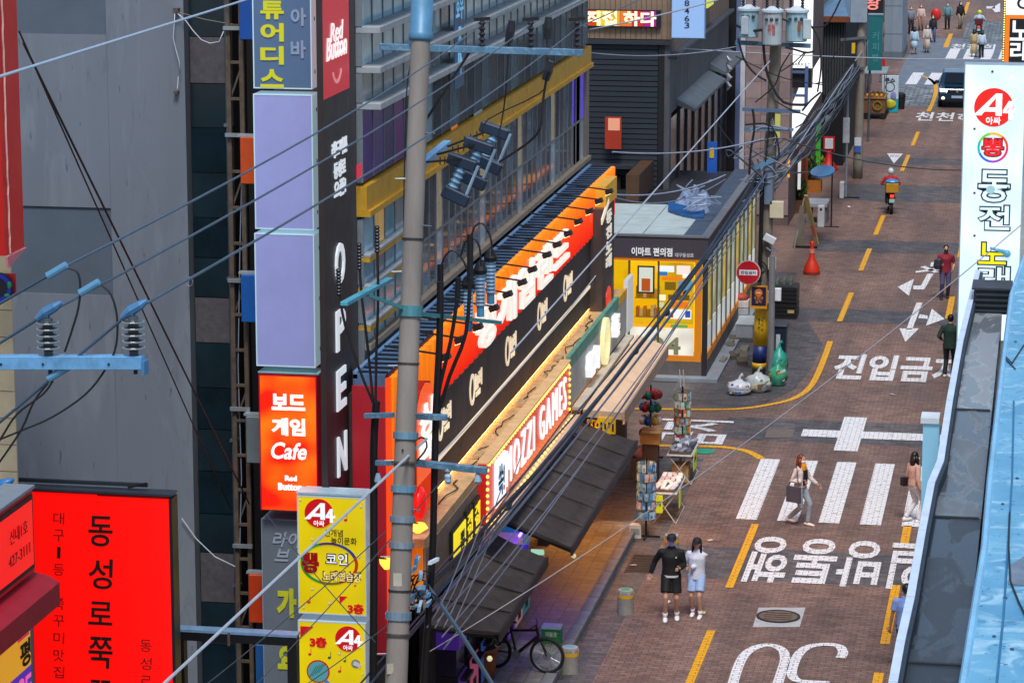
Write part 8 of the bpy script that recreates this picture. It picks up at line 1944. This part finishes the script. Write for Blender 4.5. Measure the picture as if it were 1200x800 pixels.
c = PZ(1096, 45); t = thing('red_umbrella_bag', 'bright red shopping sack held up among the far crowd', 'bag', c); MB().ell(c + V((0, 0, 1.45)), .33, .15, .4, 9, 6).build('sack', M('#c4201c', .5), t, smooth=True); MB().tube([c + V((0, 0, .0)), c + V((0, 0, 1.1))], .02, 5).build('handle', BLACK, t)

# motor scooters with riders
def scooter(label, rlabel, c, yaw, box, jacket, helmet, boxtop, near=True):
    t = thing('motor_scooter', label, 'motor scooter', c, 'delivery scooters'); D = M('#1a1c20', .4, var=.15)
    for y in (-.6, .6):
        w_ = MB().cyl((-.055, y, .27), (.055, y, .27), .27, 16).build('wheel', RUBBER, t, loc=c); MB().cyl((-.06, y, .27), (.06, y, .27), .14, 12).build('rim', SIL, w_, loc=c)
    MB().loft([((0, .75, .55), .1, .12, XA, ZA), ((0, .4, .6), .17, .17, XA, ZA), ((0, 0, .42), .15, .1, XA, ZA), ((0, -.3, .4), .14, .1, XA, ZA), ((0, -.45, .7), .15, .25, XA, ZA)], 10).build('body', D, t, smooth=True, loc=c)
    MB().tube([(0, -.6, .3), (0, -.42, .95)], .04, 7).build('fork', SIL, t, loc=c); MB().tube([(-.32, -.3, 1.0), (0, -.42, 1.02), (.32, -.3, 1.0)], .018, 6).build('handlebar', BLACK, t, loc=c)
    MB().loft([((0, .05, .74), .13, .05, XA, ZA), ((0, .35, .78), .15, .06, XA, ZA), ((0, .62, .8), .12, .05, XA, ZA)], 10).build('saddle', BLACK, t, smooth=True, loc=c)
    if box:
        MB().box(-.24, .24, .5, .95, .86, 1.22).build('cargo_box', M(box, .5, var=.12), t, .02, loc=c)
        if boxtop: MB().ell((0, .72, 1.27), .27, .26, .09, 10, 6).build('blue_bag', M(boxtop, .4, var=.2), t, True, loc=c)
    MB().box(-.07, .07, .86, .9, .68, .78).build('tail_lamp', LIT('#ff3018', 3), t, loc=c); MB().box(-.1, .1, .88, .9, .48, .62).build('number_plate', M('#a0c0c4', .5), t, loc=c); MB().cyl((.14, .2, .3), (.16, .8, .36), .05, 8).build('exhaust', SIL, t, loc=c)
    t.rotation_euler = (0, 0, yaw)
    r, k, J = person(rlabel, c + V((0, 0, 0)), yaw, 1.72, jacket, '#1a1c22', 'trousers', 'long', '#14100e', 0, None, None, '#22222a', 0, hands=[(-.3, -.32, 1.03), (.3, -.32, 1.03)], feet=[(-.14, -.22, .3), (.14, -.22, .3)], near=near, lean=.06, pelvis_z=.86)
    h_ = J['head']; m = MB(); m.ell(h_ + V((0, .01, .02)), .125, .14, .135, 14, 10); acc(r, k, m, 'helmet', M(helmet, .25, coat=.4))
    return t
scooter('delivery scooter with an amber box topped by a blue bag', 'scooter rider in red jacket and white helmet seen from behind', PZ(1043, 248), math.pi + .12, '#b8881c', '#b01820', '#c8d4dc', '#2f8fd0', near=True)
scooter('scooter with dark red seat cushions beyond the crosswalk', 'rider in pale blue shirt and yellow helmet beyond the crosswalk', PZ(1147, 44), math.pi, '#5a1c1c', '#a8cce0', '#d8e81c', None, near=False)
